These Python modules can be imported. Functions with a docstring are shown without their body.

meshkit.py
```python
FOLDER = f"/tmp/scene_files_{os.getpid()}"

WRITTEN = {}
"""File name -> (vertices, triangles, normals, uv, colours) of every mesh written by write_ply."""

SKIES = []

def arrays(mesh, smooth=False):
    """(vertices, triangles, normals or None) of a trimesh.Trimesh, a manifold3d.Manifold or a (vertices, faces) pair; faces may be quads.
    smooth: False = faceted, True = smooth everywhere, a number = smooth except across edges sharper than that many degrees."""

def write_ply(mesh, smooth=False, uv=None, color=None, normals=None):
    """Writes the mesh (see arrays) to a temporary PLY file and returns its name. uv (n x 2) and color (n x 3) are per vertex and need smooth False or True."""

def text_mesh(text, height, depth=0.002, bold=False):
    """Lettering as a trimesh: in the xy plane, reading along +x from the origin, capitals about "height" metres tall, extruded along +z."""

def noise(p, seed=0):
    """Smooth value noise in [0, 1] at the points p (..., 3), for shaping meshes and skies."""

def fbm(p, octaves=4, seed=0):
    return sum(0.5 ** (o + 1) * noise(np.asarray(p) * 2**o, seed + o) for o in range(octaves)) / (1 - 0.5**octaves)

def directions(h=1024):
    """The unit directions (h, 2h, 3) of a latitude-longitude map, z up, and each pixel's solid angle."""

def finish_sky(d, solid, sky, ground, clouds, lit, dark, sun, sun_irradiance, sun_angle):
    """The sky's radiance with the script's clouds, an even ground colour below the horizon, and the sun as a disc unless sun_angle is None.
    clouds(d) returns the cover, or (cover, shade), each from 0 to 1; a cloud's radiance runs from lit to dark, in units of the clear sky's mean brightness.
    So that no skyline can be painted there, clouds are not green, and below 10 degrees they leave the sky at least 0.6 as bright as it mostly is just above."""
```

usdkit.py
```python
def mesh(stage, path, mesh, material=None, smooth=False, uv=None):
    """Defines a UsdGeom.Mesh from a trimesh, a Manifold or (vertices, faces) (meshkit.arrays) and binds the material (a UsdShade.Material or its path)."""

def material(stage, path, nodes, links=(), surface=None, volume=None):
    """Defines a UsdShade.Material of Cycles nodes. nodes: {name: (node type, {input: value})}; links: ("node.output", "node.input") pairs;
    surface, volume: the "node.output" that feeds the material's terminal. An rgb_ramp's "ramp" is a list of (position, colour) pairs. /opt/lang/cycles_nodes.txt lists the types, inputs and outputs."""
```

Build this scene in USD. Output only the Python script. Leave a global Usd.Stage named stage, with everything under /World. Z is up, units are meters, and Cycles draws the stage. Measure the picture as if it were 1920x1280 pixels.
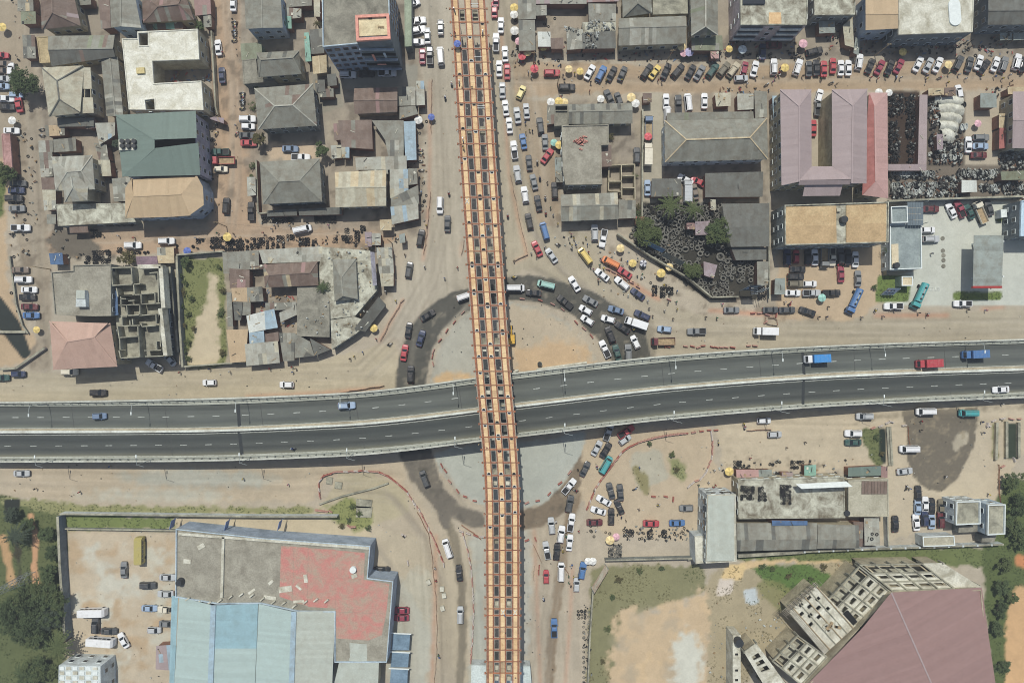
import math, random
import numpy as np
from pxr import Usd, UsdGeom, UsdLux, UsdShade, Sdf, Gf, Vt
from shapely.geometry import Polygon, box as sbox, Point, LineString
from scipy.ndimage import gaussian_filter
from scipy.interpolate import PchipInterpolator
from PIL import Image, ImageDraw
import manifold3d as m3
import trimesh, usdkit, meshkit

random.seed(7); rng = np.random.default_rng(7)
stage = Usd.Stage.CreateInMemory()
UsdGeom.SetStageUpAxis(stage, UsdGeom.Tokens.z); UsdGeom.SetStageMetersPerUnit(stage, 1.0)
UsdGeom.Xform.Define(stage, '/World')
# ---- camera: a drone looking straight down -------------------------------------------------
H, S = 194.0, 6.6                       # height in metres, photo pixels per metre on the ground
WIDE = 1920 / S
EXPOSURE = 0.0
HAZE = 0.00045                           # per metre
cam = UsdGeom.Camera.Define(stage, '/World/camera')
cam.AddTranslateOp().Set(Gf.Vec3d(0, 0, H))
cam.CreateHorizontalApertureAttr(36.0); cam.CreateVerticalApertureAttr(36.0 * 682 / 1024)
cam.CreateFocalLengthAttr(36.0 * H / WIDE); cam.CreateClippingRangeAttr(Gf.Vec2f(1, 6000))
cam.CreateExposureAttr(EXPOSURE)
# ---- sky and sun -----------------------------------------------------------------------------
SUN = np.array([-0.09, 0.50, 1.0]); SUN /= np.linalg.norm(SUN)
ELEV, ROT = math.asin(SUN[2]), math.atan2(SUN[0], SUN[1])
SKY_STRENGTH, SUN_INTENSITY = 0.094, 1.01
sky = usdkit.material(stage, '/World/Looks/sky', {
    's': ('sky_texture', {'sky_type': 'single_scattering', 'sun_disc': False, 'sun_elevation': ELEV, 'sun_rotation': ROT, 'altitude': 100.0, 'air_density': 1.0, 'aerosol_density': 2.0, 'ozone_density': 1.0}),
    'b': ('background_shader', {'strength': SKY_STRENGTH})}, [('s.color', 'b.color')], surface='b.background')
dome = UsdLux.DomeLight.Define(stage, '/World/sky'); dome.CreateIntensityAttr(1.0)
UsdShade.MaterialBindingAPI.Apply(dome.GetPrim()).Bind(sky)
dome.GetPrim().SetCustomDataByKey('kind', 'structure')
sun = UsdLux.DistantLight.Define(stage, '/World/sun'); sun.CreateNormalizeAttr(True); sun.CreateIntensityAttr(SUN_INTENSITY)
sun.CreateAngleAttr(0.55); sun.CreateColorAttr(Gf.Vec3f(1.0, 0.975, 0.92))
q = Gf.Rotation(Gf.Vec3d(0, 0, 1), Gf.Vec3d(*map(float, SUN)))
sun.AddTransformOp().Set(Gf.Matrix4d().SetRotate(q))

# ---- helpers ---------------------------------------------------------------------------------
def P(x, y, z=0.0):
    """A pixel of the photograph seen at height z -> a point of the world."""
    k = (H - z) / H / S
    return np.array([(x - 960) * k, (640 - y) * k, z], float)
def W2(x, y, z=0.0): return P(x, y, z)[:2]
KALB = 1.28
def lin(c): 
    c = np.asarray(c, float) / 255.0
    return np.where(c < .04045, c / 12.92, ((c + .055) / 1.055) ** 2.4) * [1.0, 1.075, 1.085]
def A(*c):
    """Base colour of a surface that the sun shows as this sRGB value."""
    return tuple(float(x) for x in np.clip(lin(c) / KALB, .004, .85))
COUNT, OFF = {}, {}
def numbered(parent, name):
    k = (parent, name); n = COUNT.get(k, 0); COUNT[k] = n + 1
    return f'{parent}/{name}' + (f'_{n:03d}' if n else '')
def tag(path, label=None, cat=None, group=None, kind=None):
    p = stage.GetPrimAtPath(path)
    for k, v in (('label', label), ('category', cat), ('group', group), ('kind', kind)):
        if v: p.SetCustomDataByKey(k, v)
    return path
def thing(name, label=None, cat=None, loc=(0, 0, 0), rz=0.0, group=None, kind=None, parent='/World'):
    path = numbered(parent, name); x = UsdGeom.Xform.Define(stage, path)
    x.AddTranslateOp().Set(Gf.Vec3d(*map(float, loc)))
    if rz: x.AddRotateZOp().Set(float(rz))
    OFF[path] = np.asarray(loc, float) if not rz else None
    return tag(path, label, cat, group, kind)
def off_of(path):
    while path and path != '/World':
        if path in OFF: return OFF[path]
        path = path.rsplit('/', 1)[0]
    return np.zeros(3)
BIND = {}
def bind(prim, mat): UsdShade.MaterialBindingAPI.Apply(prim).Bind(mat)
class MB:
    """Collects faces, then becomes one mesh."""
    def __init__(s): s.v, s.f, s.n = [], [], 0
    def add(s, v, f):
        v = np.asarray(v, float); s.v.append(v)
        s.f += [[i + s.n for i in q] for q in f]; s.n += len(v); return s
    def box(s, c, d, rz=0.0, tilt=None):
        x, y, z = np.asarray(d, float) / 2
        v = np.array([[-x,-y,-z],[x,-y,-z],[x,y,-z],[-x,y,-z],[-x,-y,z],[x,-y,z],[x,y,z],[-x,y,z]])
        if rz:
            a = math.radians(rz); v[:, :2] = v[:, :2] @ np.array([[math.cos(a), math.sin(a)], [-math.sin(a), math.cos(a)]])
        return s.add(v + np.asarray(c, float), [[3,2,1,0],[4,5,6,7],[0,1,5,4],[1,2,6,5],[2,3,7,6],[3,0,4,7]])
    def slab(s, top, th):
        """A polygon (3D, any winding) with thickness below it."""
        t = np.asarray(top, float); n = len(t)
        a = t[:, 0] @ np.roll(t[:, 1], -1) - t[:, 1] @ np.roll(t[:, 0], -1)
        if a < 0: t = t[::-1]
        b = t.copy(); b[:, 2] -= th
        return s.add(np.vstack([t, b]), [list(range(n)), list(range(2*n-1, n-1, -1))] + [[i, i+n, (i+1)%n+n, (i+1)%n] for i in range(n)])
    def prism(s, poly, z0, z1):
        """A shapely polygon (holes allowed) extruded."""
        for g in getattr(poly, 'geoms', [poly]):
            if g.is_empty or g.area < 1e-4: continue
            m = trimesh.creation.extrude_polygon(g, z1 - z0, engine='earcut'); s.add(m.vertices + [0, 0, z0], m.faces.tolist())
        return s
    def beam(s, a, b, w, h):
        """A bar from a to b, w wide and h high (upright section)."""
        a, b = np.asarray(a, float), np.asarray(b, float); d = b - a; L = np.linalg.norm(d)
        if L < 1e-6: return s
        d /= L; side = np.cross(d, [0, 0, 1.0]); k = np.linalg.norm(side)
        side = side / k if k > 1e-3 else np.array([1.0, 0, 0]); up = np.cross(side, d)
        v = [p + side * i * w/2 + up * j * h/2 for p in (a, b) for i, j in ((-1,-1),(1,-1),(1,1),(-1,1))]
        return s.add(v, [[0,1,2,3],[7,6,5,4],[0,4,5,1],[1,5,6,2],[2,6,7,3],[3,7,4,0]])
    def cyl(s, c, r, h, n=12, r2=None, axis='z'):
        r2 = r if r2 is None else r2; a = np.arange(n) / n * 2 * math.pi
        v = np.vstack([np.c_[r*np.cos(a), r*np.sin(a), np.zeros(n)], np.c_[r2*np.cos(a), r2*np.sin(a), np.full(n, h)]])
        if axis == 'y': v = v[:, [0, 2, 1]] * [1, 1, 1] - [0, h/2, 0]; 
        if axis == 'x': v = v[:, [2, 0, 1]] - [h/2, 0, 0]
        f = [list(range(n-1, -1, -1)), list(range(n, 2*n))] + [[i, (i+1)%n, (i+1)%n+n, i+n] for i in range(n)]
        if axis == 'y': f = [q[::-1] for q in f]
        return s.add(v + np.asarray(c, float), f)
    def torus(s, c, R, r, n=12, m=6, M=None):
        a, b = np.arange(n)/n*2*math.pi, np.arange(m)/m*2*math.pi
        aa, bb = np.meshgrid(a, b, indexing='ij')
        v = np.stack([(R + r*np.cos(bb))*np.cos(aa), (R + r*np.cos(bb))*np.sin(aa), r*1.15*np.sin(bb)], -1).reshape(-1, 3)
        if M is not None: v = v @ np.asarray(M).T
        return s.add(v + np.asarray(c, float), [[i*m+j, ((i+1)%n)*m+j, ((i+1)%n)*m+(j+1)%m, i*m+(j+1)%m] for i in range(n) for j in range(m)])
    def quad(s, pts): return s.add(pts, [list(range(len(pts)))])
    def build(s, parent, name, mat, local=False, smooth=False, **t):
        path = numbered(parent, name); v = np.vstack(s.v)
        if not local and parent != '/World':
            o = off_of(parent); v = v - o if o is not None else v
        m = UsdGeom.Mesh.Define(stage, path)
        if smooth:
            tri = [[q[0], q[i], q[i+1]] for q in s.f for i in range(1, len(q)-1)]
            v, f, n = meshkit.arrays(trimesh.Trimesh(v, tri, process=True), smooth)
            m.CreateNormalsAttr(Vt.Vec3fArray.FromNumpy(n.astype(np.float32))); m.SetNormalsInterpolation('vertex')
            cnt, idx = np.full(len(f), 3, np.int32), np.asarray(f, np.int32).ravel()
        else:
            cnt = np.array([len(q) for q in s.f], np.int32); idx = np.array([i for q in s.f for i in q], np.int32)
        m.CreatePointsAttr(Vt.Vec3fArray.FromNumpy(v.astype(np.float32)))
        m.CreateFaceVertexCountsAttr(Vt.IntArray.FromNumpy(cnt)); m.CreateFaceVertexIndicesAttr(Vt.IntArray.FromNumpy(idx))
        m.CreateSubdivisionSchemeAttr('none'); m.CreateDoubleSidedAttr(True)
        bind(m.GetPrim(), mat)
        if t: tag(path, t.get('label'), t.get('cat'), t.get('group'), t.get('kind'))
        return path
def copy_of(first, name, label, cat, loc, rz=0.0, group=None, scale=None, tilt=None):
    """One more of a kind: an instanceable Xform that references the class prim with its parts."""
    path = numbered('/World', name); x = UsdGeom.Xform.Define(stage, path)
    x.AddTranslateOp().Set(Gf.Vec3d(*map(float, loc)))
    if rz: x.AddRotateZOp().Set(float(rz))
    if tilt: x.AddRotateXYZOp().Set(Gf.Vec3f(*tilt))
    if scale: x.AddScaleOp().Set(Gf.Vec3f(*(scale if np.ndim(scale) else (scale,)*3)))
    p = x.GetPrim(); p.GetReferences().AddInternalReference(first); p.SetInstanceable(True)
    return tag(path, label, cat, group)
CLASSES = {}
def klass(name):
    path = f'/World/{name}'; stage.CreateClassPrim(path); OFF[path] = np.zeros(3); return path
# ---- materials -------------------------------------------------------------------------------
MATS = {}
def mat(name, make):
    if name not in MATS: MATS[name] = make(f'/World/Looks/{name}')
    return MATS[name]
def plain(name, col, rough=.7, metal=0.0, spec=.3, noise=.25, scale=1.5):
    """Even colour with weathering in two sizes."""
    def mk(p):
        return usdkit.material(stage, p, {
            'g': ('geometry', {}), 'n': ('noise_texture', {'scale': scale, 'detail': 5.0, 'roughness': .65}),
            'r': ('map_range', {'from_min': .3, 'from_max': .7, 'to_min': 1 - noise, 'to_max': 1 + noise * .6}),
            'm': ('mix_color', {'blend_type': 'multiply', 'fac': 1.0, 'a': col, 'use_clamp_result': False}),
            'c': ('combine_xyz', {}), 'p': ('principled_bsdf', {'roughness': rough, 'metallic': metal, 'specular_ior_level': spec})},
            [('g.position', 'n.vector'), ('n.fac', 'r.value'), ('r.result', 'c.x'), ('r.result', 'c.y'), ('r.result', 'c.z'), ('c.vector', 'm.b'), ('m.result', 'p.base_color')], surface='p.BSDF')
    return mat(name, mk)
def stained(name, col, dark, amount=.5, scale=.25, rough=.85):
    """Concrete, plaster or old roofing felt: blotches of a second colour, fine grain."""
    def mk(p):
        return usdkit.material(stage, p, {
            'g': ('geometry', {}), 'n': ('noise_texture', {'scale': scale, 'detail': 8.0, 'roughness': .68, 'distortion': .6}),
            'n2': ('noise_texture', {'scale': scale * 9, 'detail': 4.0, 'roughness': .7}),
            'r': ('rgb_ramp', {'ramp': [(.5 - amount * .3, (0, 0, 0)), (.5 + amount * .22, (1, 1, 1))]}),
            'r2': ('map_range', {'from_min': .25, 'from_max': .75, 'to_min': .72, 'to_max': 1.2}), 'c': ('combine_xyz', {}),
            'm': ('mix_color', {'a': dark, 'b': col}), 'm2': ('mix_color', {'blend_type': 'multiply', 'fac': 1.0, 'use_clamp_result': False}),
            'u': ('bump', {'strength': .35, 'distance': .05}),
            'p': ('principled_bsdf', {'roughness': rough, 'specular_ior_level': .2})},
            [('g.position', 'n.vector'), ('g.position', 'n2.vector'), ('n.fac', 'r.fac'), ('r.color', 'm.fac'), ('n2.fac', 'r2.value'), ('r2.result', 'c.x'), ('r2.result', 'c.y'), ('r2.result', 'c.z'),
             ('m.result', 'm2.a'), ('c.vector', 'm2.b'), ('m2.result', 'p.base_color'), ('n2.fac', 'u.height'), ('u.normal', 'p.normal')], surface='p.BSDF')
    return mat(name, mk)
TINS = {'grey': (148,144,131), 'dark': (114,112,104), 'light': (182,178,164), 'brown': (134,114,102), 'tan': (196,168,134), 'beige': (196,187,164), 'pink': (172,152,149), 'rose': (194,154,146),
        'red': (178,112,104), 'green': (119,131,121), 'mint': (146,184,166), 'moss': (140,142,118), 'sky': (168,186,196), 'blue': (96,122,158), 'white': (216,214,204), 'cream': (206,186,152), 'maroon': (160,127,120), 'azure_pale': (180,193,186), 'pinkish': (160,128,120),
        'terra': (198,162,144), 'lilac': (166,148,150), 'steel': (156,160,152), 'azure': (156,184,190), 'pale': (190,191,178)}
SMOOTH = {'maroon', 'pink', 'rose', 'tan', 'green', 'pale', 'azure_pale', 'azure', 'terra'}
def tin(kind, var=0):
    """Corrugated sheet: a few tones of each colour, streaks, rust."""
    c = np.array(lin(TINS[kind])) / KALB; k = ([1.0, .965, 1.03, .945, 1.045, .98] if kind in SMOOTH else [1.0, .95, 1.05, .91, 1.08, .97])[var % 6]; c = np.clip(c * k, 0, .8)
    worn = {'terra': .2, 'azure_pale': .2, 'white': .3, 'pink': .15, 'maroon': .16, 'azure': .4, 'pale': .35, 'green': .15, 'tan': .2, 'rose': .2}.get(kind, .75)
    def mk(p):
        return usdkit.material(stage, p, {
            'g': ('geometry', {}), 'n': ('noise_texture', {'scale': .5, 'detail': 7.0, 'roughness': .7, 'distortion': .4}), 'n2': ('noise_texture', {'scale': 6.0, 'detail': 3.0}),
            'r': ('rgb_ramp', {'ramp': [(.40, (0, 0, 0)), (.68, (worn,)*3)]}),
            'r2': ('map_range', {'from_min': .25, 'from_max': .75, 'to_min': .8, 'to_max': 1.14}), 'c': ('combine_xyz', {}),
            'm': ('mix_color', {'a': tuple(c), 'b': tuple(c * [.62, .52, .45])}), 'm2': ('mix_color', {'blend_type': 'multiply', 'fac': 1.0, 'use_clamp_result': False}),
            'p': ('principled_bsdf', {'roughness': .62, 'specular_ior_level': .25})},
            [('g.position', 'n.vector'), ('g.position', 'n2.vector'), ('n.fac', 'r.fac'), ('r.color', 'm.fac'), ('n2.fac', 'r2.value'), ('r2.result', 'c.x'), ('r2.result', 'c.y'), ('r2.result', 'c.z'),
             ('m.result', 'm2.a'), ('c.vector', 'm2.b'), ('m2.result', 'p.base_color')], surface='p.BSDF')
    return mat(f'tin_{kind}_{var % 6}', mk)
CONC = stained('concrete', A(182,174,152), A(118,112,98), .55)
CONC_WW = stained('concrete_white', A(240,232,216), A(206,196,174), .5, .3)
CONC_D = stained('concrete_grey', A(158,150,134), A(112,106,94), .55)
CONC_W = stained('concrete_pale', A(226,218,200), A(172,162,140), .5)
CONC_B = stained('concrete_brown', A(172,163,146), A(136,127,112), .6)
CONC_R = stained('concrete_red_coat', A(200,132,121), A(180,156,136), .45, .35)
CONC_S = stained('concrete_spalled', A(206,200,180), A(118,106,88), .5, .3)
WALL = {'beige': stained('wall_beige', A(206,190,160), A(150,136,112), .6), 'white': stained('wall_white', A(222,224,222), A(170,168,160), .6), 'grey': stained('wall_grey', A(150,150,142), A(104,102,96), .6),
        'lilac': stained('wall_lilac', A(186,178,188), A(140,134,140), .5), 'blue': stained('wall_blue', A(204,214,220), A(160,170,178), .5), 'slate': stained('wall_slate', A(178,186,198), A(140,148,158), .5),
        'charcoal': stained('wall_charcoal', A(132,136,138), A(100,104,106), .5), 'pink': stained('wall_pink', A(208,190,190), A(160,146,144), .5), 'brick': stained('wall_brown', A(160,116,96), A(110,84,70), .7),
        'green': stained('wall_green', A(160,178,160), A(110,124,110), .5), 'yellow': stained('wall_yellow', A(206,184,130), A(150,130,96), .5)}
GLASS = mat('window_glass', lambda p: usdkit.material(stage, p, {'p': ('principled_bsdf', {'base_color': (.02, .025, .03), 'roughness': .12, 'specular_ior_level': .6})}, surface='p.BSDF'))
RUBBER = plain('rubber', (.024, .024, .023), .8, noise=.4, scale=3)
RUBBER_D = plain('rubber_dusty', (.165,.16,.135), .9, noise=.6, scale=2)
STEEL = plain('galvanised_steel', A(176,178,174), .5, .3)
WOOD = plain('weathered_wood', A(176,150,116), .85, noise=.4)
DARK = plain('dark_iron', A(62,60,56), .7)
WHITE = plain('white_paint', A(232,232,226), .6, noise=.12)
# ---- the ground: one lattice whose cells are shared out among earth, roads, yards, grass and water ----------
STEP = 0.5
gx = np.arange(-152, 152.01, STEP); gy = np.arange(-104, 104.01, STEP)
NX, NY = len(gx), len(gy)
GX, GY = np.meshgrid(gx, gy)
PXX, PYY = GX * S + 960, 640 - GY * S
def fb(scale, seed, o=4): return meshkit.fbm(np.stack([GX / scale, GY / scale, np.full_like(GX, seed * 7.3)], -1), o, seed)
N1, N2, N3, N4 = fb(14, 1), fb(4, 2), fb(1.6, 3, 3), fb(40, 4)
SS = 3
def mask(draw_fn):
    im = Image.new('L', (NX * SS, NY * SS)); d = ImageDraw.Draw(im)
    to = lambda pts: [(((x - 960) / S - gx[0]) / STEP * SS, ((640 - y) / S - gy[0]) / STEP * SS) for x, y in pts]
    draw_fn(d, to)
    return np.asarray(im, float).reshape(NY, SS, NX, SS).mean((1, 3)) / 255
def poly(pts): return mask(lambda d, to: d.polygon(to(pts), fill=255))
def line(pts, w): return mask(lambda d, to: d.line(to(pts), fill=255, width=max(1, int(w / S / STEP * SS)), joint='curve'))
COL = np.ones((NY, NX, 3)) * lin((178,163,141)); ID = np.zeros((NY, NX), int)
NAMES = ['ground', 'ring_road', 'dirt_street', 'traffic_island', 'concrete_yard', 'grass', 'puddle', 'canal_water', 'sand_lot', 'oily_yard']
def ragged(m, soft, amp):
    m = gaussian_filter(m, soft)
    m = m + (N2 - .5) * amp * 4 * m * (1 - m) + (N3 - .5) * amp * 4 * m * (1 - m)
    return np.clip((m - .5) / .34 + .5, 0, 1)
def zone(pts, c, ident=None, soft=2.0, amp=.9, alpha=1.0, line_w=None):
    global COL
    m = ragged(line(pts, line_w) if line_w else poly(pts), soft, amp)
    a = (m * alpha)[..., None]; COL = COL * (1 - a) + a * lin(c)
    if ident is not None: ID[m > .5] = NAMES.index(ident)
def streak(pts, w, c, alpha=.5, soft=1.0):
    global COL
    m = gaussian_filter(line(pts, w), soft) * (.45 + .9 * N2); a = np.clip(m * alpha, 0, 1)[..., None]; COL = COL * (1 - a) + a * lin(c)
def blotch(pts, c, seed, thr=.52, alpha=.7, scale=3.0):
    """Stains of their own shape within an area."""
    global COL
    m = gaussian_filter(poly(pts), 3) * np.clip((fb(scale, seed) - thr) * 9, 0, 1) * alpha; COL = COL * (1 - m[..., None]) + m[..., None] * lin(c)
D = 'dirt_street'
zone([(-30,0),(58,0),(62,100),(80,180),(78,330),(95,480),(98,560),(95,700),(55,690),(70,600),(40,470),(20,330),(-30,330)], (160,144,122), D)
zone([(398,-20),(452,-20),(455,150),(480,170),(483,330),(486,420),(640,412),(742,420),(770,440),(705,465),(340,470),(95,482),(92,432),(250,424),(402,408),(396,300),(402,200),(388,110)], (176,148,120), D)
zone([(935,112),(1160,118),(1300,122),(1960,108),(1960,166),(1640,169),(1440,173),(1100,175),(935,184)], (172,148,120), D)
zone([(784,-20),(850,-20),(880,560),(800,560),(745,640),(735,545),(790,440),(795,230)], (178,165,144), D)
zone([(915,-20),(958,-20),(965,180),(1045,190),(1052,420),(1095,430),(1170,520),(1300,585),(1430,600),(1960,575),(1960,650),(1240,665),(1130,560),(1000,500),(945,520)], (172,158,134), D)
zone([(-30,690),(130,700),(340,690),(520,690),(660,660),(745,640),(748,730),(500,745),(-30,755)], (182,166,138), D)
zone([(965,180),(1045,190),(1050,330),(1056,430),(1010,420),(980,300)], (164,142,116), D, alpha=.8)
zone([(-30,868),(600,872),(760,862),(760,930),(610,890),(590,940),(-30,932)], (184,166,140), 'sand_lot')
zone([(180,882),(420,878),(560,890),(480,912),(260,908)], (172,168,152), None, 4, .5, alpha=.95)
zone([(100,918),(350,915),(520,925),(350,940),(150,935)], (180,174,156), None, 4, .5, alpha=.85)
zone([(600,940),(770,900),(850,1000),(880,1100),(880,1300),(735,1300),(735,1100),(690,1020),(600,985)], (180,164,140), 'sand_lot')
zone([(720,1110),(800,1050),(822,1140),(800,1300),(735,1300)], (182,176,158), None, 4)
zone([(640,880),(700,885),(760,915),(770,960),(700,985),(640,975),(605,945)], (176,162,132), None)
for pts in ([(60,-20),(400,-20),(400,430),(100,430)], [(452,-20),(790,-20),(795,440),(480,420),(455,170)], [(1040,190),(1460,172),(1445,560),(1190,430),(1055,420)], [(420,470),(740,460),(735,560),(660,640),(425,690)], [(960,-20),(1960,-20),(1960,105),(960,110)]):
    zone(pts, (152,138,120), None, 4, .8, .8); blotch(pts, (112,100,86), 60 + len(pts), .5, .7, 3.5); blotch(pts, (176,160,136), 70 + len(pts), .56, .6, 4)
# the roundabout
zone([(640,880),(600,960),(760,1000),(900,1010),(915,1300),(875,1300)], (186,170,142), None, 3, alpha=.4)
ISL = 'traffic_island'
zone([(808,722),(810,690),(825,650),(850,612),(885,578),(955,562),(1010,572),(1065,600),(1108,645),(1128,690),(960,740)], (174,167,150), ISL, 1.5)
zone([(955,566),(1010,574),(1065,602),(1108,646),(1126,690),(960,720),(930,640)], (186,168,142), None, 4)
zone([(960,650),(1040,632),(1110,655),(1126,690),(960,716)], (196,166,130), None, 6)
zone([(815,690),(870,705),(900,690),(890,720),(812,724)], (196,164,124), None, 4)
zone([(812,846),(900,830),(985,828),(1110,806),(1132,812),(1110,850),(1062,925),(1022,945),(975,950),(905,942),(865,925),(835,890)], (174,173,160), ISL, 1.5)
zone([(880,1005),(912,1000),(915,1300),(880,1300),(890,1100)], (170,168,154), None, 3, alpha=.8)
zone([(975,990),(1000,990),(990,1300),(975,1300)], (176,172,158), None, 3, alpha=.7)
R = 'ring_road'
WET = (80, 76, 66)
zone([(820,930),(845,985),(860,1040),(868,1100),(868,1200),(862,1300)], (140,128,108), D, 1.5, .8, line_w=17)
zone([(1105,880),(1072,960),(1055,1050),(1042,1150),(1035,1220),(1030,1300)], (142,122,98), D, 1.5, .8, line_w=17)
for dx, al in ((-4, .55), (4, .5)):
    streak([(822+dx,930),(847+dx,985),(862+dx,1040),(869+dx,1100),(869+dx,1200),(863+dx,1300)], 4, (105,95,80), al)
    streak([(1105+dx,880),(1072+dx,960),(1055+dx,1050),(1042+dx,1150),(1035+dx,1220),(1030+dx,1300)], 4, (112,95,76), al)
for off in range(0, 46, 9):
    streak([(1030+off,430),(1060+off,520),(1110+off,560),(1180+off,600)], 2, (128,118,100), .35, .7)
    streak([(985-off*.5,20),(990-off*.5,200),(1002-off*.4,330),(1020-off*.3,450)], 2.5, (146,132,110), .35, .8)
    streak([(800+off,0),(812+off,250),(820+off,420),(800+off*.9,520),(750+off*.6,640)], 2.5, (166,154,134), .5, .8)
    streak([(0,700+off),(250,706+off),(500,700+off*.9),(740,676+off)], 2.5, (168,154,128), .45, .8)
    streak([(1240,592+off),(1500,604+off*.8),(1920,590+off)], 2.5, (164,152,130), .4, .9)
    streak([(940,130+off*.9),(1300,138+off*.7),(1920,128+off*.8)], 2.5, (156,134,108), .4, .8)
streak([(1000,500),(1040,520),(1100,560)], 8, (122,112,96), .7); streak([(1085,540),(1120,575)], 8, (118,108,92), .6)
zone([(1185,590),(1225,600),(1232,660),(1210,680),(1195,630)], (128,118,100), None, 2, alpha=.6)
rr = random.Random(9)
for pts, hw, n in (([(820,-20),(838,250),(842,420),(815,530),(752,640),(690,700),(400,712),(-20,722)],26,18), ([(935,-20),(950,160),(975,330),(1000,430),(1050,500),(1130,560),(1230,615),(1500,620),(1930,612)],22,18), ([(990,150),(1010,260),(1020,380),(1070,470),(1160,550),(1260,600)],26,14), ([(940,150),(1300,148),(1930,142)],12,12), ([(425,-10),(440,160),(440,330),(430,420)],18,12), ([(55,-10),(62,200),(70,420),(75,640)],18,12), ([(100,450),(400,432),(740,430)],14,10),
                   ([(-20,900),(300,898),(560,905),(720,880)],20,14), ([(640,915),(740,930),(800,1010),(830,1090),(835,1290)],26,16), ([(780,1290),(770,1150),(740,1060),(690,1000),(620,985)],22,10), ([(1010,1290),(1020,1150),(1050,1000),(1110,890),(1180,820),(1400,800),(1700,780)],30,18), ([(1200,960),(1350,860),(1550,830),(1700,810)],30,10), ([(1690,1000),(1700,900),(1760,800),(1900,770)],24,10), ([(150,1100),(230,1120),(280,1080),(300,1020)],30,10), ([(800,690),(830,610),(890,560),(1000,545),(1090,575),(1150,650)],14,12), ([(835,880),(880,955),(960,975),(1050,940),(1110,850)],12,10)):
    for k in range(n):
        o, ph = rr.uniform(-hw, hw), rr.uniform(0, 6); q_ = [(x + o * .7 + 2.5 * math.sin(ph + j), y + o * .7 + 2.5 * math.cos(ph + j * 1.3)) for j, (x, y) in enumerate(pts)]
        streak(q_, rr.uniform(1.5, 4), (132,120,104) if k % 3 else (196,182,160), rr.uniform(.2, .5), .6)
# the wet ring road, over the dust
zone([(940,520),(1000,514),(1040,522),(1110,545),(1168,578),(1210,620),(1222,680),(1180,740),(1150,770),(1160,690),(1128,640),(1080,590),(1010,566),(940,560)], WET, R, 1.3, .7)
zone([(955,527),(895,533),(848,545),(812,568),(780,602),(758,645),(746,695),(742,740),(752,860),(812,860),(800,730),(803,690),(812,652),(832,618),(860,590),(892,575),(955,564)], (82,78,68), R, 1.3, .7)
zone([(752,850),(815,848),(818,880),(840,920),(872,950),(912,962),(912,990),(880,986),(845,962),(842,1000),(815,950),(775,900)], (112,103,90), R, 1.5, .8)
zone([(975,992),(1020,985),(1062,955),(1095,900),(1140,845),(1190,800),(1160,780),(1115,815),(1092,850),(1055,912),(1020,945),(975,955)], (124,108,88), R, 1.5, .8)
for pts in ([(940,520),(1040,522),(1168,578),(1222,680),(1150,770),(1128,640),(1010,566)], [(955,527),(848,545),(758,645),(742,740),(800,730),(832,618),(955,564)], [(752,850),(815,848),(872,950),(912,990),(845,962)], [(975,992),(1062,955),(1190,800),(1115,815),(1020,945)]):
    blotch(pts, (150,138,118), 81, .57, .5, 1.6); blotch(pts, (62,60,52), 82, .55, .5, 2.5)
for k in range(9):   # tyre tracks of pale mud across the wet ring
    t = k * 2.2
    streak([(812+t,658-t),(830+t*1.2,618-t),(862+t,588-t*1.2),(905,566-t*1.4)], 1.3, (168,156,136), .55, .5)
streak([(780,628),(775,660),(772,700)], 5, (150,140,122), .6); streak([(800,585),(778,625)], 3, (150,140,122), .5)
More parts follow.
